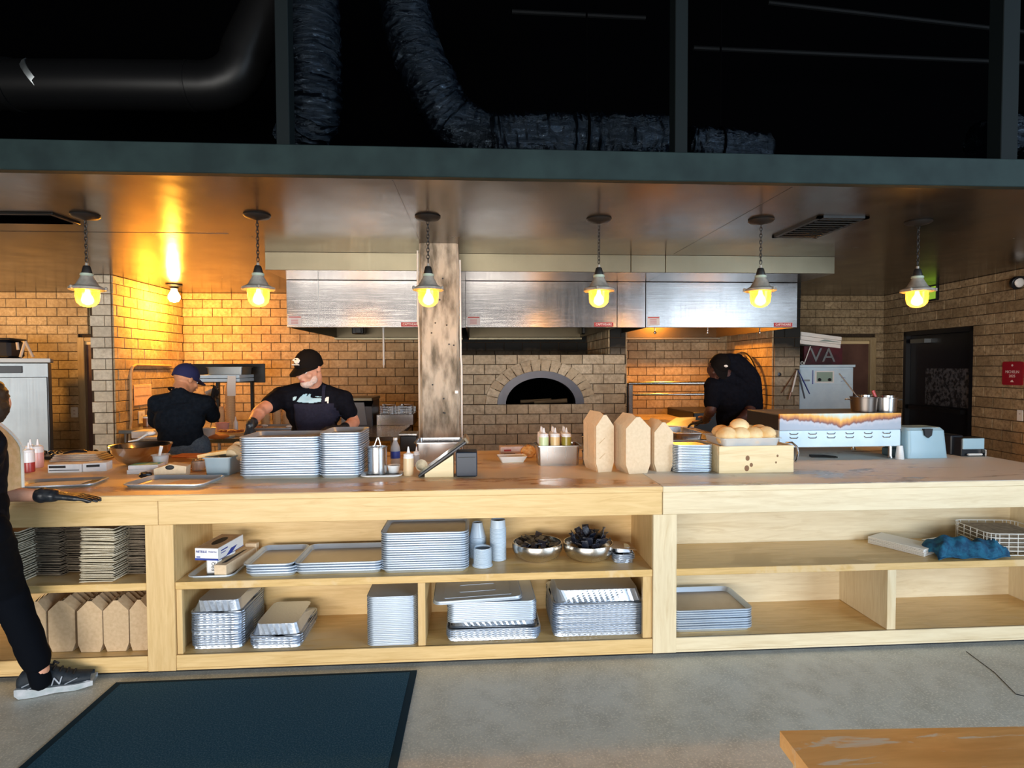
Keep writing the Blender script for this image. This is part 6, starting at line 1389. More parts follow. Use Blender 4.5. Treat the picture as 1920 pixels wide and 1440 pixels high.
# items on the rear prep table
def onT(px, py): return atZ(px, py, ZT)
def box_on(px0, px1_, pyt, pyb, d, label, m, name, cat, rz=0, c=.003):
    p = atZ((px0+px1_)/2, pyb, ZT); Y = max(p.y, 2.42); a, b = XY(px0, Y, pyt), XY(px1_, Y, pyt); z1 = ZY((px0+px1_)/2, pyt, Y); t = thing(name, label, cat, ((a+b)/2, Y, ZT), rz); MB().cbox(-(b-a)/2, (b-a)/2, 0, d, 0, max(.02, z1-ZT), c).build('body', m, t); return t
box_on(246, 281, 809, 822, .2, 'small white carton on the rear prep table by the brown pipe', 'card_white', 'carton', 'box')
box_on(258, 298, 824, 831, .25, 'white board edge on the prep table left of the blue-capped cook', 'card_white', 'cutting_board', 'board')
p = onT(390, 824); zc3 = ZY(390, 803, p.y)-ZT
tb3 = thing('metal_cup', 'white enamel cup with a spoon beside the blue-capped cook elbow', 'cup', (p.x, p.y, ZT))
MB().lathe([(.045, 0), (.05, .003), (.066, zc3), (.070, zc3+.003), (.064, zc3), (.045, .006), (.001, .005)], seg=20).build('cup', 'white_plastic', tb3); MB().tube([(0, 0, .03), (.05, 0, zc3+.10)], .004, 6).build('spoon', 'steel', tb3)
p = onT(415, 812); zc3 = ZY(414, 794, p.y)-ZT
tbp = thing('pink_tub', 'translucent pink tub of sauce on the rear prep table', 'tub', (p.x-.01, p.y+.05, ZT))
MB().lathe([(.045, 0), (.052, .003), (.064, zc3), (.068, zc3+.004), (.06, zc3), (.045, .006), (.001, .005)], seg=20).build('tub', 'sauce_pink', tbp)
p = onT(434, 818); zm_ = .045
mtt = thing('meat_board', 'brown board of sliced meat left of the cook gloved hand', 'board', (p.x, p.y+.02, ZT))
MB().cbox(-.14, .12, -.08, .12, 0, zm_-.01, .01).build('board', 'wood_pipe', mtt)
rr = random.Random(6)
for k in range(9): MB().ball((rr.uniform(-.11, .10), rr.uniform(-.06, .08), zm_), (.034, .024, .014), 10, 6).build('meat_slice', 'meat', mtt)
p = onT(428, 812); zt5 = ZY(428, 784, p.y)-ZT
t = thing('squeeze_bottle', 'small clear squeeze bottle standing by the meat board', 'bottle', (p.x, p.y+.18, ZT))
MB().lathe([(.022, 0), (.023, .003), (.022, zt5*.6), (.009, zt5*.75), (.004, zt5), (.001, zt5)], seg=14).build('body', 'bottle_white', t)
box_on(397, 432, 822, 840, .14, 'pale blue-white shallow bin behind the tan bowls', 'enamel_white', 'small_bin', 'bin', c=.008)
p = onT(400, 826); tag(MB().ball((0, 0, 0), (.10, .07, .022), 14, 8).build('flatbread', 'salmon', None, (p.x, p.y+.09, ZT+.024), (0, 0, .1)), 'orange-brown flat bread lying beside the enamel cup', 'bread')
# sheet pans and papers behind the front-facing cook
p = onT(520, 806); tag(put('serving_tray', pan_mesh(.66, .40, .02, 'serving_tray'), None, (p.x, p.y+.2, ZT)), 'wide steel tray on the rear prep table beside the kraft cup columns', 'tray')
for k in range(8): MB().ball((p.x+rr.uniform(-.28, .28), p.y+.2+rr.uniform(-.12, .12), ZT+.02), (.04, .03, .016), 8, 5).build('food_piece', 'meat' if k % 3 else 'card_white', None); tag(C.objects[-1], 'scrap of food in the wide steel tray behind the front-facing cook', 'food', 'food scraps in the wide tray')
# mustard bottle on prep table beside the pier
p = atY(279, 800, 3.6); squeeze('mustard-topped brown squeeze bottle behind the blue-capped cook', p.x, 3.6, ZT, 'sauce_brown', h=ZY(279, 772, 3.6)-ZT-.03, r=.055, cap='sauce_yellow') if mat('sauce_brown', (.25, .10, .03), rough=.3) else 0
# dark tray of black shells on a rolling rack at the left
p = atZ(118, 861, CT); dk = thing('black_tray', 'black wire tray of dark mussel-like pieces behind the folded cloth', 'tray', (p.x, p.y+.07, CT+.001)); MB().cbox(-.30, .28, -.08, .14, 0, .02, .004).build('tray', 'black_metal', dk)
rr = random.Random(12)
for k in range(30): MB().ball((rr.uniform(-.27, .25), rr.uniform(-.06, .11), .028), (.020, .015, .012), 8, 5).build('piece', 'glove', dk)
# ================================================================ GRILL NICHE
yG = 3.62; gx_0, gx_1 = XY(1178, yG, 750), XY(1350, yG, 750)
gr2 = thing('rotisserie_rack', 'steel pipe frame with two rails at the wood grill', 'grill')
zt1, zt2 = ZY(1250, 719, yG), ZY(1250, 740, yG)
MB().tube([(gx_0, yG, zt1), (XY(1362, yG, 720), yG, zt1)], .024, 12).build('top_rail', 'steel', gr2); MB().tube([(gx_0+.02, yG+.02, zt2), (XY(1362, yG, 720), yG+.02, zt2)], .014, 12).build('lower_rail', 'steel', gr2)
MB().cbox(gx_0+.0, gx_0+.05, yG-.02, yG+.02, 0, zt1, .004).build('upright', 'steel', gr2); MB().cbox(gx_0-.05, gx_0-.004, yG-.02, yG+.02, 0, zt1+.01, .004).build('upright', 'black_metal', gr2)
MB().cbox(XY(1300, yG+.05, 800), XY(1448, yG, 800)-.02, yG+.05, YB-.1, 0, ZY(1440, 772, yG+.05), .01).build('firebox', 'black_metal', gr2)
MB().cbox(gx_0+.055, XY(1300, yG+.05, 800)-.002, yG+.05, YB-.1, .0, ZY(1240, 790, yG), .01).build('hearth', 'brick_oven', gr2)
# hand wheel on the niche side wall
xw = XY(1450, YO)-.10; wh = thing('spoked_wheel', 'large spoked steel wheel for raising the grill, beside the bending cook', 'wheel')
pc = atP(1396, 727, (xw, 0, 0), (1, 0, 0)); yc_, zc_ = pc.y, pc.z
wc = atP(1390, 728, (xw, 0, 0), (1, 0, 0)); wv = Vector((0, 1, 0))
rW = (ZY(1392, 663, wc.y)-ZY(1392, 793, wc.y))/2
pts = [wc+wv*rW*math.cos(2*PI*k/40)+Vector((0, 0, rW*math.sin(2*PI*k/40))) for k in range(41)]
MB().tube(pts, .022, 8, False).build('rim', 'steel', wh)
for k in range(6): a = PI*k/6+.3; MB().tube([wc-(wv*math.cos(a)+Vector((0, 0, math.sin(a))))*rW*.98, wc+(wv*math.cos(a)+Vector((0, 0, math.sin(a))))*rW*.98], .006, 6).build('spoke', 'iron', wh)
hb = Vector((wv.y, -wv.x, 0)); MB().tube([wc-hb*.04, wc+hb*.04], .035, 12).build('hub', 'iron', wh)
# work surface before the grill: foil-bright sheet pan, knife board
ptable('grill_table', XY(1185, 3.4, 800), XY(1322, 2.4, 800), 1.75, 3.55, .925, 'steel work table in front of the bending cook')
tg = hotel(XY(1262, 1.85, 820), XY(1316, 1.85, 820), 1.80, .5, .925, .05, 'bright steel prep pan on the table before the bending cook', 'steel')
mfl = thing('foil_sheet', 'bright crumpled foil sheet propped before the bending cook', 'foil', (0, 0, 0)); 
q0, q1, q2, q3 = atY(1245, 797, 2.55), atY(1268, 783, 2.9), atY(1305, 782, 2.9), atY(1301, 801, 2.55)
MB().add([q0, q3, q2, q1]+[v+Vector((0, 0, -.004)) for v in (q0, q3, q2, q1)], [(0, 1, 2, 3), (4, 5, 6, 7), (0, 1, 5, 4), (1, 2, 6, 5), (2, 3, 7, 6), (3, 0, 4, 7)]).build('sheet', 'foil', mfl)
mt2 = thing('grilled_meat', 'brown shredded meat in the cook hands over the work table', 'meat', atY(1313, 789, 2.55)); rr = random.Random(4)
for k in range(12): MB().ball((rr.uniform(-.09, .08), rr.uniform(-.05, .05), rr.uniform(-.035, .045)), (.034, .020, .014), 8, 5).build('piece', 'meat', mt2)
# ================================================================ PEOPLE
def capsule(mb, a, b, ra, rb, seg=14, flat=None):
    a, b = Vector(a), Vector(b); ax = b-a; L_ = max(ax.length, 1e-5); t = ax/L_
    n1 = (flat - t*flat.dot(t)).normalized() if flat is not None else t.orthogonal().normalized(); n2 = t.cross(n1)
    sq = .72 if flat is not None else 1.0
    rings = []
    for (c, r, rng) in ((a, ra, [-90, -60, -30, 0]), (b, rb, [0, 30, 60, 90])):
        for d in rng:
            q = max(math.cos(R(d)), .02)*r; cc = c+t*(math.sin(R(d))*r)
            rings.append([cc+n1*(q*sq*math.cos(2*PI*k/seg))+n2*(q*math.sin(2*PI*k/seg)) for k in range(seg)])
    mb.loft(rings)
def chain(mb, pts, rs, flat=None):
    for i in range(len(pts)-1): capsule(mb, pts[i], pts[i+1], rs[i], rs[i+1], flat=flat)
def ell(mb, c, r, M=None):
    mb.ball((0, 0, 0), r, 18, 12, (M or Matrix.Identity(4)) @ Matrix.Translation(c) if M else Matrix.Translation(c))
def basis(x, y, z, o): return Matrix(((x.x, y.x, z.x, o.x), (x.y, y.y, z.y, o.y), (x.z, y.z, z.z, o.z), (0, 0, 0, 1)))
def fuse(mb, name, m, parent, vox=.007, smooth=4, tf=None):
    me = bpy.data.meshes.new(name); me.from_pydata(mb.v, [], mb.f)
    bm = bmesh.new(); bm.from_mesh(me); bmesh.ops.recalc_face_normals(bm, faces=bm.faces); bm.to_mesh(me); bm.free()
    tmp = bpy.data.objects.new('tmp', me); C.objects.link(tmp)
    r_ = tmp.modifiers.new('r', 'REMESH'); r_.mode = 'VOXEL'; r_.voxel_size = vox
    s_ = tmp.modifiers.new('s', 'SMOOTH'); s_.iterations = smooth; s_.factor = .5
    dg = bpy.context.evaluated_depsgraph_get(); out = bpy.data.meshes.new_from_object(tmp.evaluated_get(dg)); out.name = name
    bpy.data.objects.remove(tmp); bpy.data.meshes.remove(me)
    out.materials.clear(); out.materials.append(MT[m]); out.polygons.foreach_set('use_smooth', [True]*len(out.polygons))
    o = bpy.data.objects.new(name, out); C.objects.link(o); o.parent = parent
    return o
def folds(o, amp, sc, seed=0):   # soft cloth wrinkles pushed into the mesh
    from mathutils import noise as nz
    me = o.data; me.update(); co_ = [v.co.copy() for v in me.vertices]; no = [v.normal.copy() for v in me.vertices]
    for i, v in enumerate(me.vertices):
        p = co_[i]; f = nz.noise(Vector((p.x*sc*.8+seed, p.y*sc*.8, p.z*sc*1.6)))+.5*nz.noise(Vector((p.x*sc*2, p.y*sc*2+seed, p.z*sc*3.4)))
        v.co = p+no[i]*f*amp
def hand(mb, wrist, d, pn, side=1, curl=.5, r=.0088, spread=.12, s=1.0):
    """d: direction of the fingers, pn: normal out of the back of the hand, side: +1/-1 on which side the thumb sits"""
    d = Vector(d).normalized(); pn = Vector(pn); pn = (pn-d*pn.dot(d)).normalized(); sd = d.cross(pn)*side
    w = Vector(wrist); kn = w+d*.092*s
    capsule(mb, w-d*.03, w+d*.02, .026*s, .028*s, flat=pn)
    for q in (-.5, -.17, .17, .5): capsule(mb, w+sd*q*.035*s+d*.012, kn+sd*q*.058*s, .0145*s, .0125*s)
    L_ = (.066, .076, .072, .056)
    for i, q in enumerate((.5, .17, -.17, -.5)):
        base = kn+sd*q*.058*s; dd = (d+sd*q*spread).normalized(); p = base; ang = 0
        for j, f in enumerate((.44, .31, .25)):
            ang += curl*(.55 if j == 0 else .8); v = dd*math.cos(ang)-pn*math.sin(ang); n = p+v*L_[i]*f*s*1.05
            capsule(mb, p, n, r*s*(1.05-.1*j), r*s*(.97-.1*j)); p = n
    t0 = w+d*.022*s+sd*.020*s; t1 = t0+(d*.55+sd*.75-pn*.25).normalized()*.042*s; t2 = t1+(d*.85+sd*.35-pn*.35*(1+curl)).normalized()*.034*s; t3 = t2+(d*.95+sd*.05-pn*.4*(1+curl)).normalized()*.026*s
    capsule(mb, t0, t1, .0155*s, .0125*s); capsule(mb, t1, t2, .0115*s, .0105*s); capsule(mb, t2, t3, .0102*s, .0085*s)
def person(label, base, J, face, skin='skin', shirt='shirt_black', trousers='trouser_black', build=1.0, hs=1.0, cap_m=None, sleeve=.62, hair=None, gl='glove', up=None):
    """J: joints in world space. face: unit vector the face looks along; up: head up vector."""
    t = thing('person', label, 'person', (base[0], base[1], 0)); B = Vector((base[0], base[1], 0))
    J = {k: Vector(v)-B for k, v in J.items()}
    f = Vector(face).normalized(); u_ = Vector(up or (0, 0, 1)); u_ = (u_-f*u_.dot(f)).normalized(); x_ = u_.cross(-f).normalized()
    # local axes of the head: +x to its own left in view, -y forward, +z up
    Hm = basis(-f.cross(u_)*-1, -f, u_, J['head']) @ Matrix.Scale(hs, 4)
    s = build
    mb = MB()
    ell(mb, (0, .012, .030), (.076, .094, .088), Hm); ell(mb, (0, -.020, -.030), (.063, .072, .088), Hm); ell(mb, (0, -.034, -.085), (.046, .050, .036), Hm)
    capsule(mb, Hm @ Vector((0, -.086, .004)), Hm @ Vector((0, -.104, -.032)), .010, .0155); ell(mb, (0, -.082, .020), (.050, .014, .010), Hm)
    ell(mb, (0, -.086, -.060), (.026, .012, .016), Hm)
    for e in (-1, 1): ell(mb, (e*.078, .008, -.006), (.010, .020, .031), Hm); ell(mb, (e*.040, -.062, -.030), (.026, .022, .022), Hm)
    capsule(mb, Hm @ Vector((0, .018, -.06)), J['neck'], .056*s, .062*s)
    ch, pv = J['chest'], J['pelvis']
    sh = (J['shr']-J['shl']).normalized(); sp = (ch-pv).normalized(); fr = sh.cross(sp).normalized()
    Mc = basis(sh, fr, fr.cross(sh)*-1 if 0 else sh.cross(fr), ch); Mp = basis(sh, fr, sh.cross(fr), pv); Mm = basis(sh, fr, sh.cross(fr), (ch+pv)/2)
    def torso(m, g):
        ell(m, (0, 0, .02), (.168*s+g, .108*s+g, .165+g), Mc); ell(m, (0, 0, .09), (.150*s+g, .085*s+g, .075+g), Mc)
        ell(m, (0, -.0, 0), (.150*s+g, .105*s+g, .20+g), Mm); ell(m, (0, 0, -.01), (.160*s+g, .112*s+g, .14+g), Mp)
        for k in ('shl', 'shr'): capsule(m, J[k], J['neck'].lerp(J[k], .25)-Vector((0, 0, .02)), .060*s+g, .052*s+g); capsule(m, J[k], Mc @ Vector((0, 0, -.02)), .062*s+g, .10*s+g)
    torso(mb, -.006)
    for e in 'lr':
        chain(mb, [J['sh'+e], J['el'+e], J['wr'+e]], [.050*s, .039*s, .026*s])
        m_ = J['el'+e].lerp(J['wr'+e], .25); capsule(mb, J['el'+e], m_, .039*s, .041*s)
        if 'kn'+e in J: chain(mb, [J['hp'+e], J['kn'+e], J['an'+e]], [.080*s, .052*s, .036*s]); ell(mb, J['kn'+e].lerp(J['an'+e], .3)-Vector((0, 0, 0)), (.052*s, .055*s, .10))
    fuse(mb, 'body', skin, t, .0075, 3)
    # shirt with sleeves
    m2 = MB(); torso(m2, .010)
    for e in 'lr':
        q = J['sh'+e].lerp(J['el'+e], sleeve); capsule(m2, J['sh'+e], q, .066*s, .058*s)
    capsule(m2, J['neck']-(J['neck']-ch)*.18, J['neck'], .070*s, .066*s)
    so_ = fuse(m2, 'shirt', shirt, t, .009, 4); folds(so_, .007, 9, 3)
    if 'knl' in J:
        m3 = MB(); ell(m3, (0, 0, -.05), (.172*s, .122*s, .12), Mp)
        for e in 'lr': chain(m3, [J['hp'+e], J['kn'+e], J['kn'+e].lerp(J['an'+e], .90)], [.100*s, .074*s, .058*s])
        tr_ = fuse(m3, 'trousers', trousers, t, .010, 4); folds(tr_, .007, 8, 8)
        for e in 'lr':
            if 'to'+e not in J: 
                d = Vector((-fr.x, -fr.y, 0)).normalized() if 'footdir' not in J else J['footdir']
                a = J['an'+e]; m4 = MB(); capsule(m4, Vector((a.x, a.y, .06))-d*.05, Vector((a.x, a.y, .045))+d*.12, .048, .036); capsule(m4, Vector((a.x, a.y, .10)), Vector((a.x, a.y, .05)), .045, .05)
                fuse(m4, 'shoe', 'shoe_dark', t, .010, 3)
    # face parts
    for e in (-1, 1):
        MB().ball((0, 0, 0), (.0125, .0125, .0115), 12, 8, Hm @ Matrix.Translation((e*.031, -.070, -.002))).build('eye', 'white_plastic', t)
        MB().ball((0, 0, 0), (.006, .004, .006), 10, 6, Hm @ Matrix.Translation((e*.031, -.0812, -.002))).build('pupil', 'ink_black', t)
    lm = MB(); lm.ball((0, 0, 0), (.023, .008, .0075), 14, 8, Hm @ Matrix.Translation((0, -.0945, -.060))); lm.build('lips', 'lips' if skin != 'skin_dark' else 'skin_dark', t)
    if hair:
        mh = MB(); ell(mh, (0, .022, .022), (.082, .096, .090), Hm); 
        if hair == 'full': ell(mh, (0, .035, -.030), (.083, .084, .078), Hm)
        if hair == 'short': ell(mh, (0, .055, -.025), (.070, .055, .050), Hm)
        ho = fuse(mh, 'hair', 'hair_dark', t, .008, 2); folds(ho, .006, 40, 1)
    if cap_m:
        mc = MB(); rings = []
        for i in range(9):
            a = R(90*i/8); q = max(math.cos(a), .02)
            rings.append([Hm @ Vector((.086*q*math.cos(2*PI*k/28), .010+.104*q*math.sin(2*PI*k/28), .030+(.098*math.sin(a))-.028*(1 if i == 0 else 0))) for k in range(28)])
        cp_ = mc.loft(rings).build('cap', cap_m, t, sharp=60)
        br = MB(); pts0, pts1 = [], []
        for k in range(15):
            a = R(200+140*k/14); ca, sa = math.cos(a), math.sin(a)
            inn_ = (.083*ca, .010+.100*sa, .030); o_ = (.086*ca*1.0, .010+.100*sa-.075*max(0, math.sin(PI*k/14))**.7, .030-.022*max(0, math.sin(PI*k/14))-.012*abs(ca))
            pts0.append(Vector(inn_)); pts1.append(Vector(o_))
        n = len(pts0); vs = [Hm @ (p+Vector((0, 0, dz_))) for dz_ in (0, -.004) for p in pts0+pts1]; fs = []
        for k in range(n-1): fs += [(k, k+1, n+k+1, n+k), (2*n+k, 3*n+k, 3*n+k+1, 2*n+k+1), (n+k, n+k+1, 3*n+k+1, 3*n+k), (k, 2*n+k, 2*n+k+1, k+1)]
        fs += [(0, n, 3*n, 2*n), (n-1, 3*n-1, 4*n-1, 2*n-1)]
        br.add(vs, fs).build('cap_peak', cap_m, cp_, sharp=60)
        MB().ball((0, 0, 0), (.008, .008, .005), 8, 5, Hm @ Matrix.Translation((0, .010, .129))).build('cap_button', cap_m, cp_)
    return t, J, Hm, B, so_
def glove(t, J, e, d, pn, side, curl=.5, cuff=True, m='glove', s=1.06):
    mg = MB(); w = J['wr'+e]; d = Vector(d).normalized(); hand(mg, w+d*.01, d, pn, side, curl, s=s)
    fa = (J['wr'+e]-J['el'+e]).normalized()
    capsule(mg, w-fa*.045, w, .034, .031); capsule(mg, w-fa*.05, w-fa*.042, .037, .036)
    return fuse(mg, 'glove', m, t, .0042, 2)

P3 = lambda px, py, Y: atY(px, py, Y)
# --- front-facing cook in black cap, reaching for the pan stack
J = dict(head=P3(579, 690, 1.38), neck=P3(586, 722, 1.50), chest=P3(588, 768, 1.53), pelvis=P3(594, 868, 1.64),
         shl=P3(528, 744, 1.47), ell=P3(487, 771, 1.16), wrl=P3(470, 797, .88),
         shr=P3(643, 750, 1.54), elr=P3(664, 792, 1.56), wrr=P3(642, 803, 1.32),
         hpl=P3(572, 892, 1.66), hpr=P3(616, 892, 1.66))
hx_ = (J['hpl']+J['hpr'])/2
J['hpl'].z = J['hpr'].z = .90; J['knl'] = Vector((J['hpl'].x-.02, 1.64, .50)); J['knr'] = Vector((J['hpr'].x+.02, 1.66, .50)); J['anl'] = Vector((J['hpl'].x-.04, 1.68, .09)); J['anr'] = Vector((J['hpr'].x+.04, 1.72, .09))
t, j, Hm, B, so_ = person('cook facing the camera in a black cap, black shirt and gloves, reaching over pans', (J['pelvis'].x, J['pelvis'].y), J, (-.42, -.80, -.36), cap_m='cap_black', build=1.14, sleeve=.58, hs=1.08)
glove(t, j, 'l', (-.12, -.30, -1), (-.5, -.8, .1), -1, .55); glove(t, j, 'r', (-.9, -.35, -.12), (-.1, -.6, .8), 1, .7)
bd = MB(); ell(bd, (0, -.052, -.088), (.046, .046, .034), Hm); ell(bd, (0, -.090, -.082), (.022, .014, .020), Hm)
for e in (-1, 1): ell(bd, (e*.045, -.030, -.068), (.020, .030, .034), Hm)
bo = fuse(bd, 'beard', 'beard', t, .006, 2); folds(bo, .003, 90)
# cap emblem: pale bird-like badge with a line of lettering under it
em = MB(); Me = Hm @ Matrix.Translation((0, -.0885, .082)) @ Matrix.Rotation(R(-38), 4, 'X')
em.prism([(-.026, .010), (-.012, .022), (.010, .020), (.030, .006), (.010, -.002), (.004, -.014), (-.006, -.016), (-.020, -.010)], -.010, .004, 'XZ', Me); em.build('cap_emblem', 'paper_white', t)
em = MB(); em.prism([(-.008, .012), (.004, .014), (.010, .009), (-.006, .007)], -.011, -.0095, 'XZ', Me); em.build('emblem_detail', 'cap_black', t)
em = MB(); em.box(-.028, .026, -.010, .004, -.026, -.021, Me); em.build('cap_lettering', 'paper_white', t)
# apron and shirt print, wrapped on the chest
def wrap(t, so_, name, m, poly, off, J, step=.006, th=.0015):
    """drape a 2D patch (x,z in local metres) on the front of the shirt by ray casting along +y"""
    xs = [p[0] for p in poly]; zs = [p[1] for p in poly]; bm = bmesh.new(); bm.from_mesh(so_.data)
    from mathutils.bvhtree import BVHTree
    tr = BVHTree.FromBMesh(bm); bm.free(); nx = max(2, int((max(xs)-min(xs))/step)); nz_ = max(2, int((max(zs)-min(zs))/step)); g = {}; mb = MB()
    def inside(x, z):
        c = False; n = len(poly); jj = n-1
        for i in range(n):
            if ((poly[i][1] > z) != (poly[jj][1] > z)) and (x < (poly[jj][0]-poly[i][0])*(z-poly[i][1])/(poly[jj][1]-poly[i][1]+1e-12)+poly[i][0]): c = not c
            jj = i
        return c
    def V(i, k):
        if (i, k) not in g:
            x = min(xs)+(max(xs)-min(xs))*i/nx; z = min(zs)+(max(zs)-min(zs))*k/nz_
            h = tr.ray_cast(Vector((x, -2, z)), Vector((0, 1, 0)))
            g[(i, k)] = None if h[0] is None else (len(mb.v), mb.v.append(tuple(h[0]+Vector((0, -off, 0)))))[0]
        return g[(i, k)]
    for i in range(nx):
        for k in range(nz_):
            if inside(min(xs)+(max(xs)-min(xs))*(i+.5)/nx, min(zs)+(max(zs)-min(zs))*(k+.5)/nz_):
                q = [V(i, k), V(i+1, k), V(i+1, k+1), V(i, k+1)]
                if None not in q: mb.f.append(tuple(q))
    if not mb.f: return None
    o = mb.build(name, m, t, sharp=80); sd_ = o.modifiers.new('s', 'SOLIDIFY'); sd_.thickness = th; sd_.offset = -1; return o
def LP(px, py): p = P3(px, py, 1.40)-B; return (p.x, p.z)
ap = wrap(t, so_, 'apron', 'apron_navy', [LP(551, 757), LP(552, 840), (LP(552, 840)[0], .62), (LP(628, 840)[0], .62), LP(632, 840), LP(640, 800), LP(622, 757)], .006, j, .012)
wrap(t, so_, 'apron_strap', 'apron_navy', [LP(601, 757), LP(607, 757), LP(606, 709), LP(600, 709)], .004, j, .005)
# pale cyan script print, cut off by the apron
def glyph(poly, m='logo_cyan'): return wrap(t, so_, 'shirt_print', m, [LP(430+x*.1354, 640+y*.1354) for x, y in poly], .003, j, .0035)
glyph([(880, 770), (930, 765), (915, 815), (882, 820)]); glyph([(960, 790), (1010, 735), (1060, 728), (1050, 770), (1090, 730), (1112, 735), (1105, 775), (1150, 790), (1240, 785), (1262, 800), (1255, 838), (1140, 856), (1000, 846), (935, 838)])
glyph([(1170, 762), (1262, 768), (1262, 776), (1170, 772)]); glyph([(1290, 812), (1325, 778), (1355, 775), (1358, 920), (1335, 925), (1335, 835), (1300, 832)], 'paper_white')

# --- blue-capped cook seen from behind
Yb = 1.98
J = dict(head=P3(349, 711, Yb+.12), neck=P3(336, 741, Yb+.02), chest=P3(337, 783, Yb), pelvis=P3(342, 862, Yb-.04),
         shl=P3(384, 757, Yb+.06), ell=P3(401, 783, Yb+.22), wrl=P3(398, 750, Yb+.42),
         shr=P3(296, 757, Yb+.02), elr=P3(292, 795, Yb+.20), wrr=P3(318, 800, Yb+.42), hpl=P3(368, 880, Yb), hpr=P3(322, 880, Yb))
for k, sx in (('l', .02), ('r', -.02)):
    h = J['hp'+k]; h.z = .90; J['kn'+k] = Vector((h.x+sx, Yb+.03, .50)); J['an'+k] = Vector((h.x+2*sx, Yb-.03, .09))
t, j, Hm, B, so_ = person('cook seen from behind in a blue cap and dark shirt at the prep table', (J['pelvis'].x, J['pelvis'].y), J, (.50, .78, -.36), skin='skin_tan', shirt='shirt_navy', trousers='denim', cap_m='cap_blue', build=1.12, hs=1.06, sleeve=.85)
glove(t, j, 'l', (.05, .45, .6), (.9, -.3, .1), 1, .7); glove(t, j, 'r', (.5, .8, -.1), (-.3, 0, 1), -1, .6)
MB().tube([Hm @ Vector((.075*math.cos(a), .02+.075*math.sin(a), -.115+.01*math.sin(a))) for a in [2*PI*k/20 for k in range(21)]], .009, 8, False).build('apron_loop', 'shirt_black', t)
o = tag(MB().prism([(0, 0), (.075, .035), (.12, .03), (.05, -.075), (.035, -.065)], 0, .004, 'XZ').build('order_slip', 'paper_white', None, P3(383, 735, Yb+.50)), 'white slip of paper held up by the blue-capped cook', 'paper')

# --- cook bending over the grill, nearly a silhouette
Yc = 2.35
J = dict(head=P3(1347, 688, Yc-.10), neck=P3(1363, 706, Yc), chest=P3(1372, 742, Yc+.02), pelvis=P3(1384, 815, Yc+.12),
         shl=P3(1338, 722, Yc-.06), ell=P3(1333, 768, Yc-.12), wrl=P3(1322, 789, Yc+.12),
         shr=P3(1404, 722, Yc+.06), elr=P3(1406, 772, Yc-.10), wrr=P3(1372, 800, Yc-.22), hpl=P3(1366, 820, Yc+.12), hpr=P3(1402, 820, Yc+.12))
for k, sx in (('l', -.02), ('r', .03)):
    h = J['hp'+k]; h.z = .90; J['kn'+k] = Vector((h.x+sx, Yc+.10, .50)); J['an'+k] = Vector((h.x+2*sx, Yc+.16, .09))
t, j, Hm, B, so_ = person('cook in black cap and black clothes bending over the wood grill', (J['pelvis'].x, J['pelvis'].y), J, (-.10, -.72, -.68), skin='skin_dark', cap_m='cap_black', build=1.24, sleeve=.72, hair='short', up=(.30, -.3, .9))
glove(t, j, 'l', (-.7, .5, -.2), (-.2, 0, 1), 1, .4); glove(t, j, 'r', (-.8, -.1, -.3), (0, -.4, 1), -1, .5)
mh = MB()   # hooded collar and hair bulk rising behind the neck
chain(mh, [P3(1358, 676, Yc-.02)-B, P3(1380, 684, Yc+.02)-B, P3(1402, 712, Yc+.06)-B], [.075, .105, .12]); chain(mh, [P3(1402, 712, Yc+.06)-B, P3(1404, 765, Yc+.10)-B], [.12, .13])
ho = fuse(mh, 'hooded_jacket', 'shirt_black', t, .010, 4); folds(ho, .008, 10)
em = MB(); em.ball((0, 0, 0), (.020, .006, .014), 10, 6, Hm @ Matrix.Translation((.0, -.080, .092))); em.build('cap_emblem', 'paper_white', t)

# --- server at the left edge, leaning on the counter
Ys = -.34
J = dict(head=P3(-28, 756, Ys+.06), neck=P3(-58, 800, Ys), chest=P3(-52, 862, Ys), pelvis=P3(-50, 975, Ys-.02),
         shl=P3(-28, 832, Ys-.20), ell=P3(-18, 912, Ys-.10), wrl=P3(92, 929, -.03),
         shr=P3(-48, 832, Ys+.19), elr=P3(0, 905, Ys+.42), wrr=P3(60, 905, Ys+.62),
         hpl=P3(-35, 1000, Ys-.09), hpr=P3(-60, 1000, Ys+.09))
J['wrl'] = atZ(100, 929, CT+.040); J['ell'] = atZ(-6, 921, CT+.055); J['ell'].y -= .06; J['wrr'] = P3(-50, 925, Ys+.34); J['elr'] = P3(-80, 905, Ys+.20)
foot = atZ(95, 1312, 0)
ank = Vector(atY(70, 1262, foot.y+.0)); J['anl'] = Vector((ank.x, foot.y+.02, .13)); J['knl'] = P3(14, 1105, foot.y+.04)
J['anr'] = Vector((foot.x-.42, -.18, .12)); J['knr'] = Vector((foot.x-.36, -.16, .52)); J['tol'] = foot; J['tor'] = foot
t, j, Hm, B, so_ = person('server in black at the left edge, tan apron, one gloved hand on the counter', (foot.x-.3, foot.y), J, (-.62, .75, -.22), skin='skin', build=1.0, sleeve=.60, hair='full')
glove(t, j, 'l', (1, .14, -.12), (0, 0, 1), -1, .12, s=1.06); glove(t, j, 'r', (1, .1, -.1), (0, 0, 1), -1, .3)
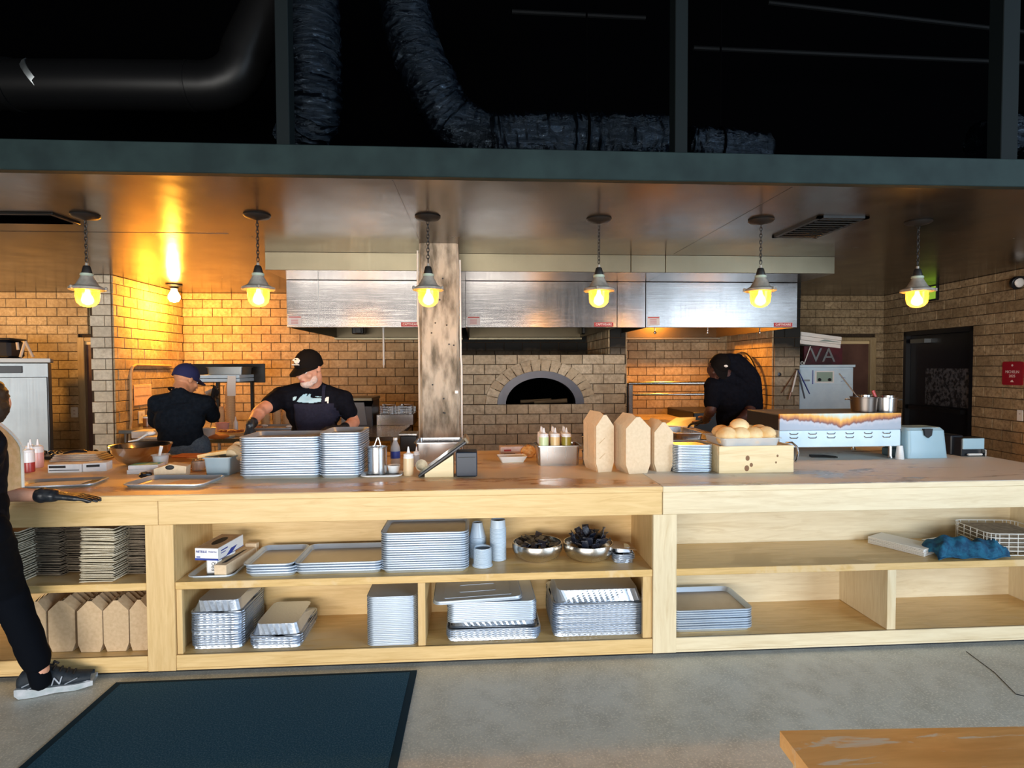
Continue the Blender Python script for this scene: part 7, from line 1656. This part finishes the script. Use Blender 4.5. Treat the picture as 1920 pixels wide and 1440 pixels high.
# apron: a curved tan panel with pale binding in front of the chest
xr = XY(38, Ys+.13, 850); zt_, zb_ = ZY(20, 792, Ys-.05), ZY(20, 930, Ys-.05)
mb = MB(); me_ = MB()
def prof(f): return xr-.12*max(0, 1-f*2.2)**1.6-B.x
rows_ = []
for i in range(13):
    f = i/12; z = zt_+(zb_-zt_)*f; x = prof(f); rows_.append([(x-.0, Ys-.13-.02*f-B.y, z), (x+.004, Ys-B.y, z), (x, Ys+.13+.02*f-B.y, z), (x-.006, Ys+.13+.02*f-B.y, z), (x-.004, Ys-B.y, z), (x-.010, Ys-.13-.02*f-B.y, z)])
mb.loft(rows_).build('apron', 'apron_tan', t)
sidep = [(prof(0)-.16, zt_+.005), (prof(0), zt_)]+[(prof(i/12), zt_+(zb_-zt_)*i/12) for i in range(1, 13)]+[(prof(1)-.14, zb_)]
MB().prism(sidep, Ys-.135-B.y, Ys-.129-B.y, 'XZ').build('apron_side', 'apron_tan', t)
for y_ in (-.140, .135): MB().tube([(prof(i/12)+.003, Ys+y_-B.y, zt_+(zb_-zt_)*i/12) for i in range(13)], .007, 6).build('apron_binding', 'apron_white', t)
MB().tube([(prof(0)-.16, Ys-.14-B.y, zt_+.05), (prof(0)-.05, Ys-.14-B.y, zt_+.03), (prof(0), Ys-.14-B.y, zt_)], .007, 6).build('apron_strap', 'apron_white', t)
# trainer with laces, tread and side stripes
sx0, sx1 = atZ(22, 1318, 0), atZ(154, 1294, 0); d = (sx1-sx0); L_ = d.length; d.normalize(); n_ = Vector((-d.y, d.x, 0)); 
Ms = basis(d, n_, Vector((0, 0, 1)), Vector((sx0.x, sx0.y, 0))-B+n_*.05)
def SR(x, w, z0, z1, r=.6): return [Ms @ Vector((x, w*math.cos(2*PI*k/16), (z0+z1)/2+(z1-z0)/2*math.sin(2*PI*k/16))) for k in range(16)]
sole = MB(); sole.loft([[Ms @ Vector((x, sgn2*w, z)) for (sgn2, z) in ((-1, za), (-1, zb_), (1, zb_), (1, za))] for x, w, za, zb_ in ((.0, .026, .016, .045), (.02, .038, .004, .05), (.08, .042, .002, .040), (.16, .040, .006, .034), (.24, .048, .003, .032), (.31, .044, .012, .034), (L_*.92, .030, .024, .042), (L_, .014, .034, .050))])
shoe = thing('trainer', 'x', 'shoe'); bpy.data.objects.remove(shoe)
so2 = sole.build('shoe_sole', 'shoe_sole', t)
up_ = MB(); up_.loft([SR(x, w, z0, z1) for x, w, z0, z1 in ((.006, .018, .04, .09), (.025, .034, .03, .118), (.07, .038, .03, .125), (.12, .040, .03, .128), (.17, .041, .025, .105), (.23, .045, .02, .078), (.30, .040, .022, .066), (L_*.95, .020, .032, .056))])
upo = up_.build('shoe_upper', 'shoe_dark', t, sharp=60)
for k in range(4):
    x = .150+.026*k; z = .118-.0115*k; MB().tube([Ms @ Vector((x, -.026, z-.008)), Ms @ Vector((x+.004, 0, z+.004)), Ms @ Vector((x, .026, z-.008))], .004, 6).build('lace', 'ink_black', upo)
MB().tube([Ms @ Vector((.145, 0, .125)), Ms @ Vector((.155, -.02, .150)), Ms @ Vector((.175, -.03, .142))], .005, 6).tube([Ms @ Vector((.145, 0, .125)), Ms @ Vector((.135, -.02, .140)), Ms @ Vector((.13, -.035, .120))], .005, 6).build('lace_bow', 'ink_black', upo)
for (a_, b_, r_) in (((.035, -.040, .060), (.135, -.042, .098), .005), ((.055, -.042, .045), (.120, -.044, .070), .004), ((.20, -.046, .042), (.25, -.046, .062), .004)):
    MB().tube([Ms @ Vector(a_), Ms @ Vector(b_)], r_, 6, sq=(1, .6)).build('side_stripe', 'shoe_grey', upo)
text('N', .050, 'shoe_grey', upo, Ms @ Matrix.Translation((.165, -.0455, .062)) @ Matrix.Rotation(R(84), 4, 'X'), name='side_letter', depth=.003, shear=.25, squash=1.1)
sk = MB(); capsule(sk, j['anl']-Vector((0, 0, .05)), j['anl']+Vector((-.015, 0, .015)), .042, .041); sk.build('sock', 'trouser_black', t)
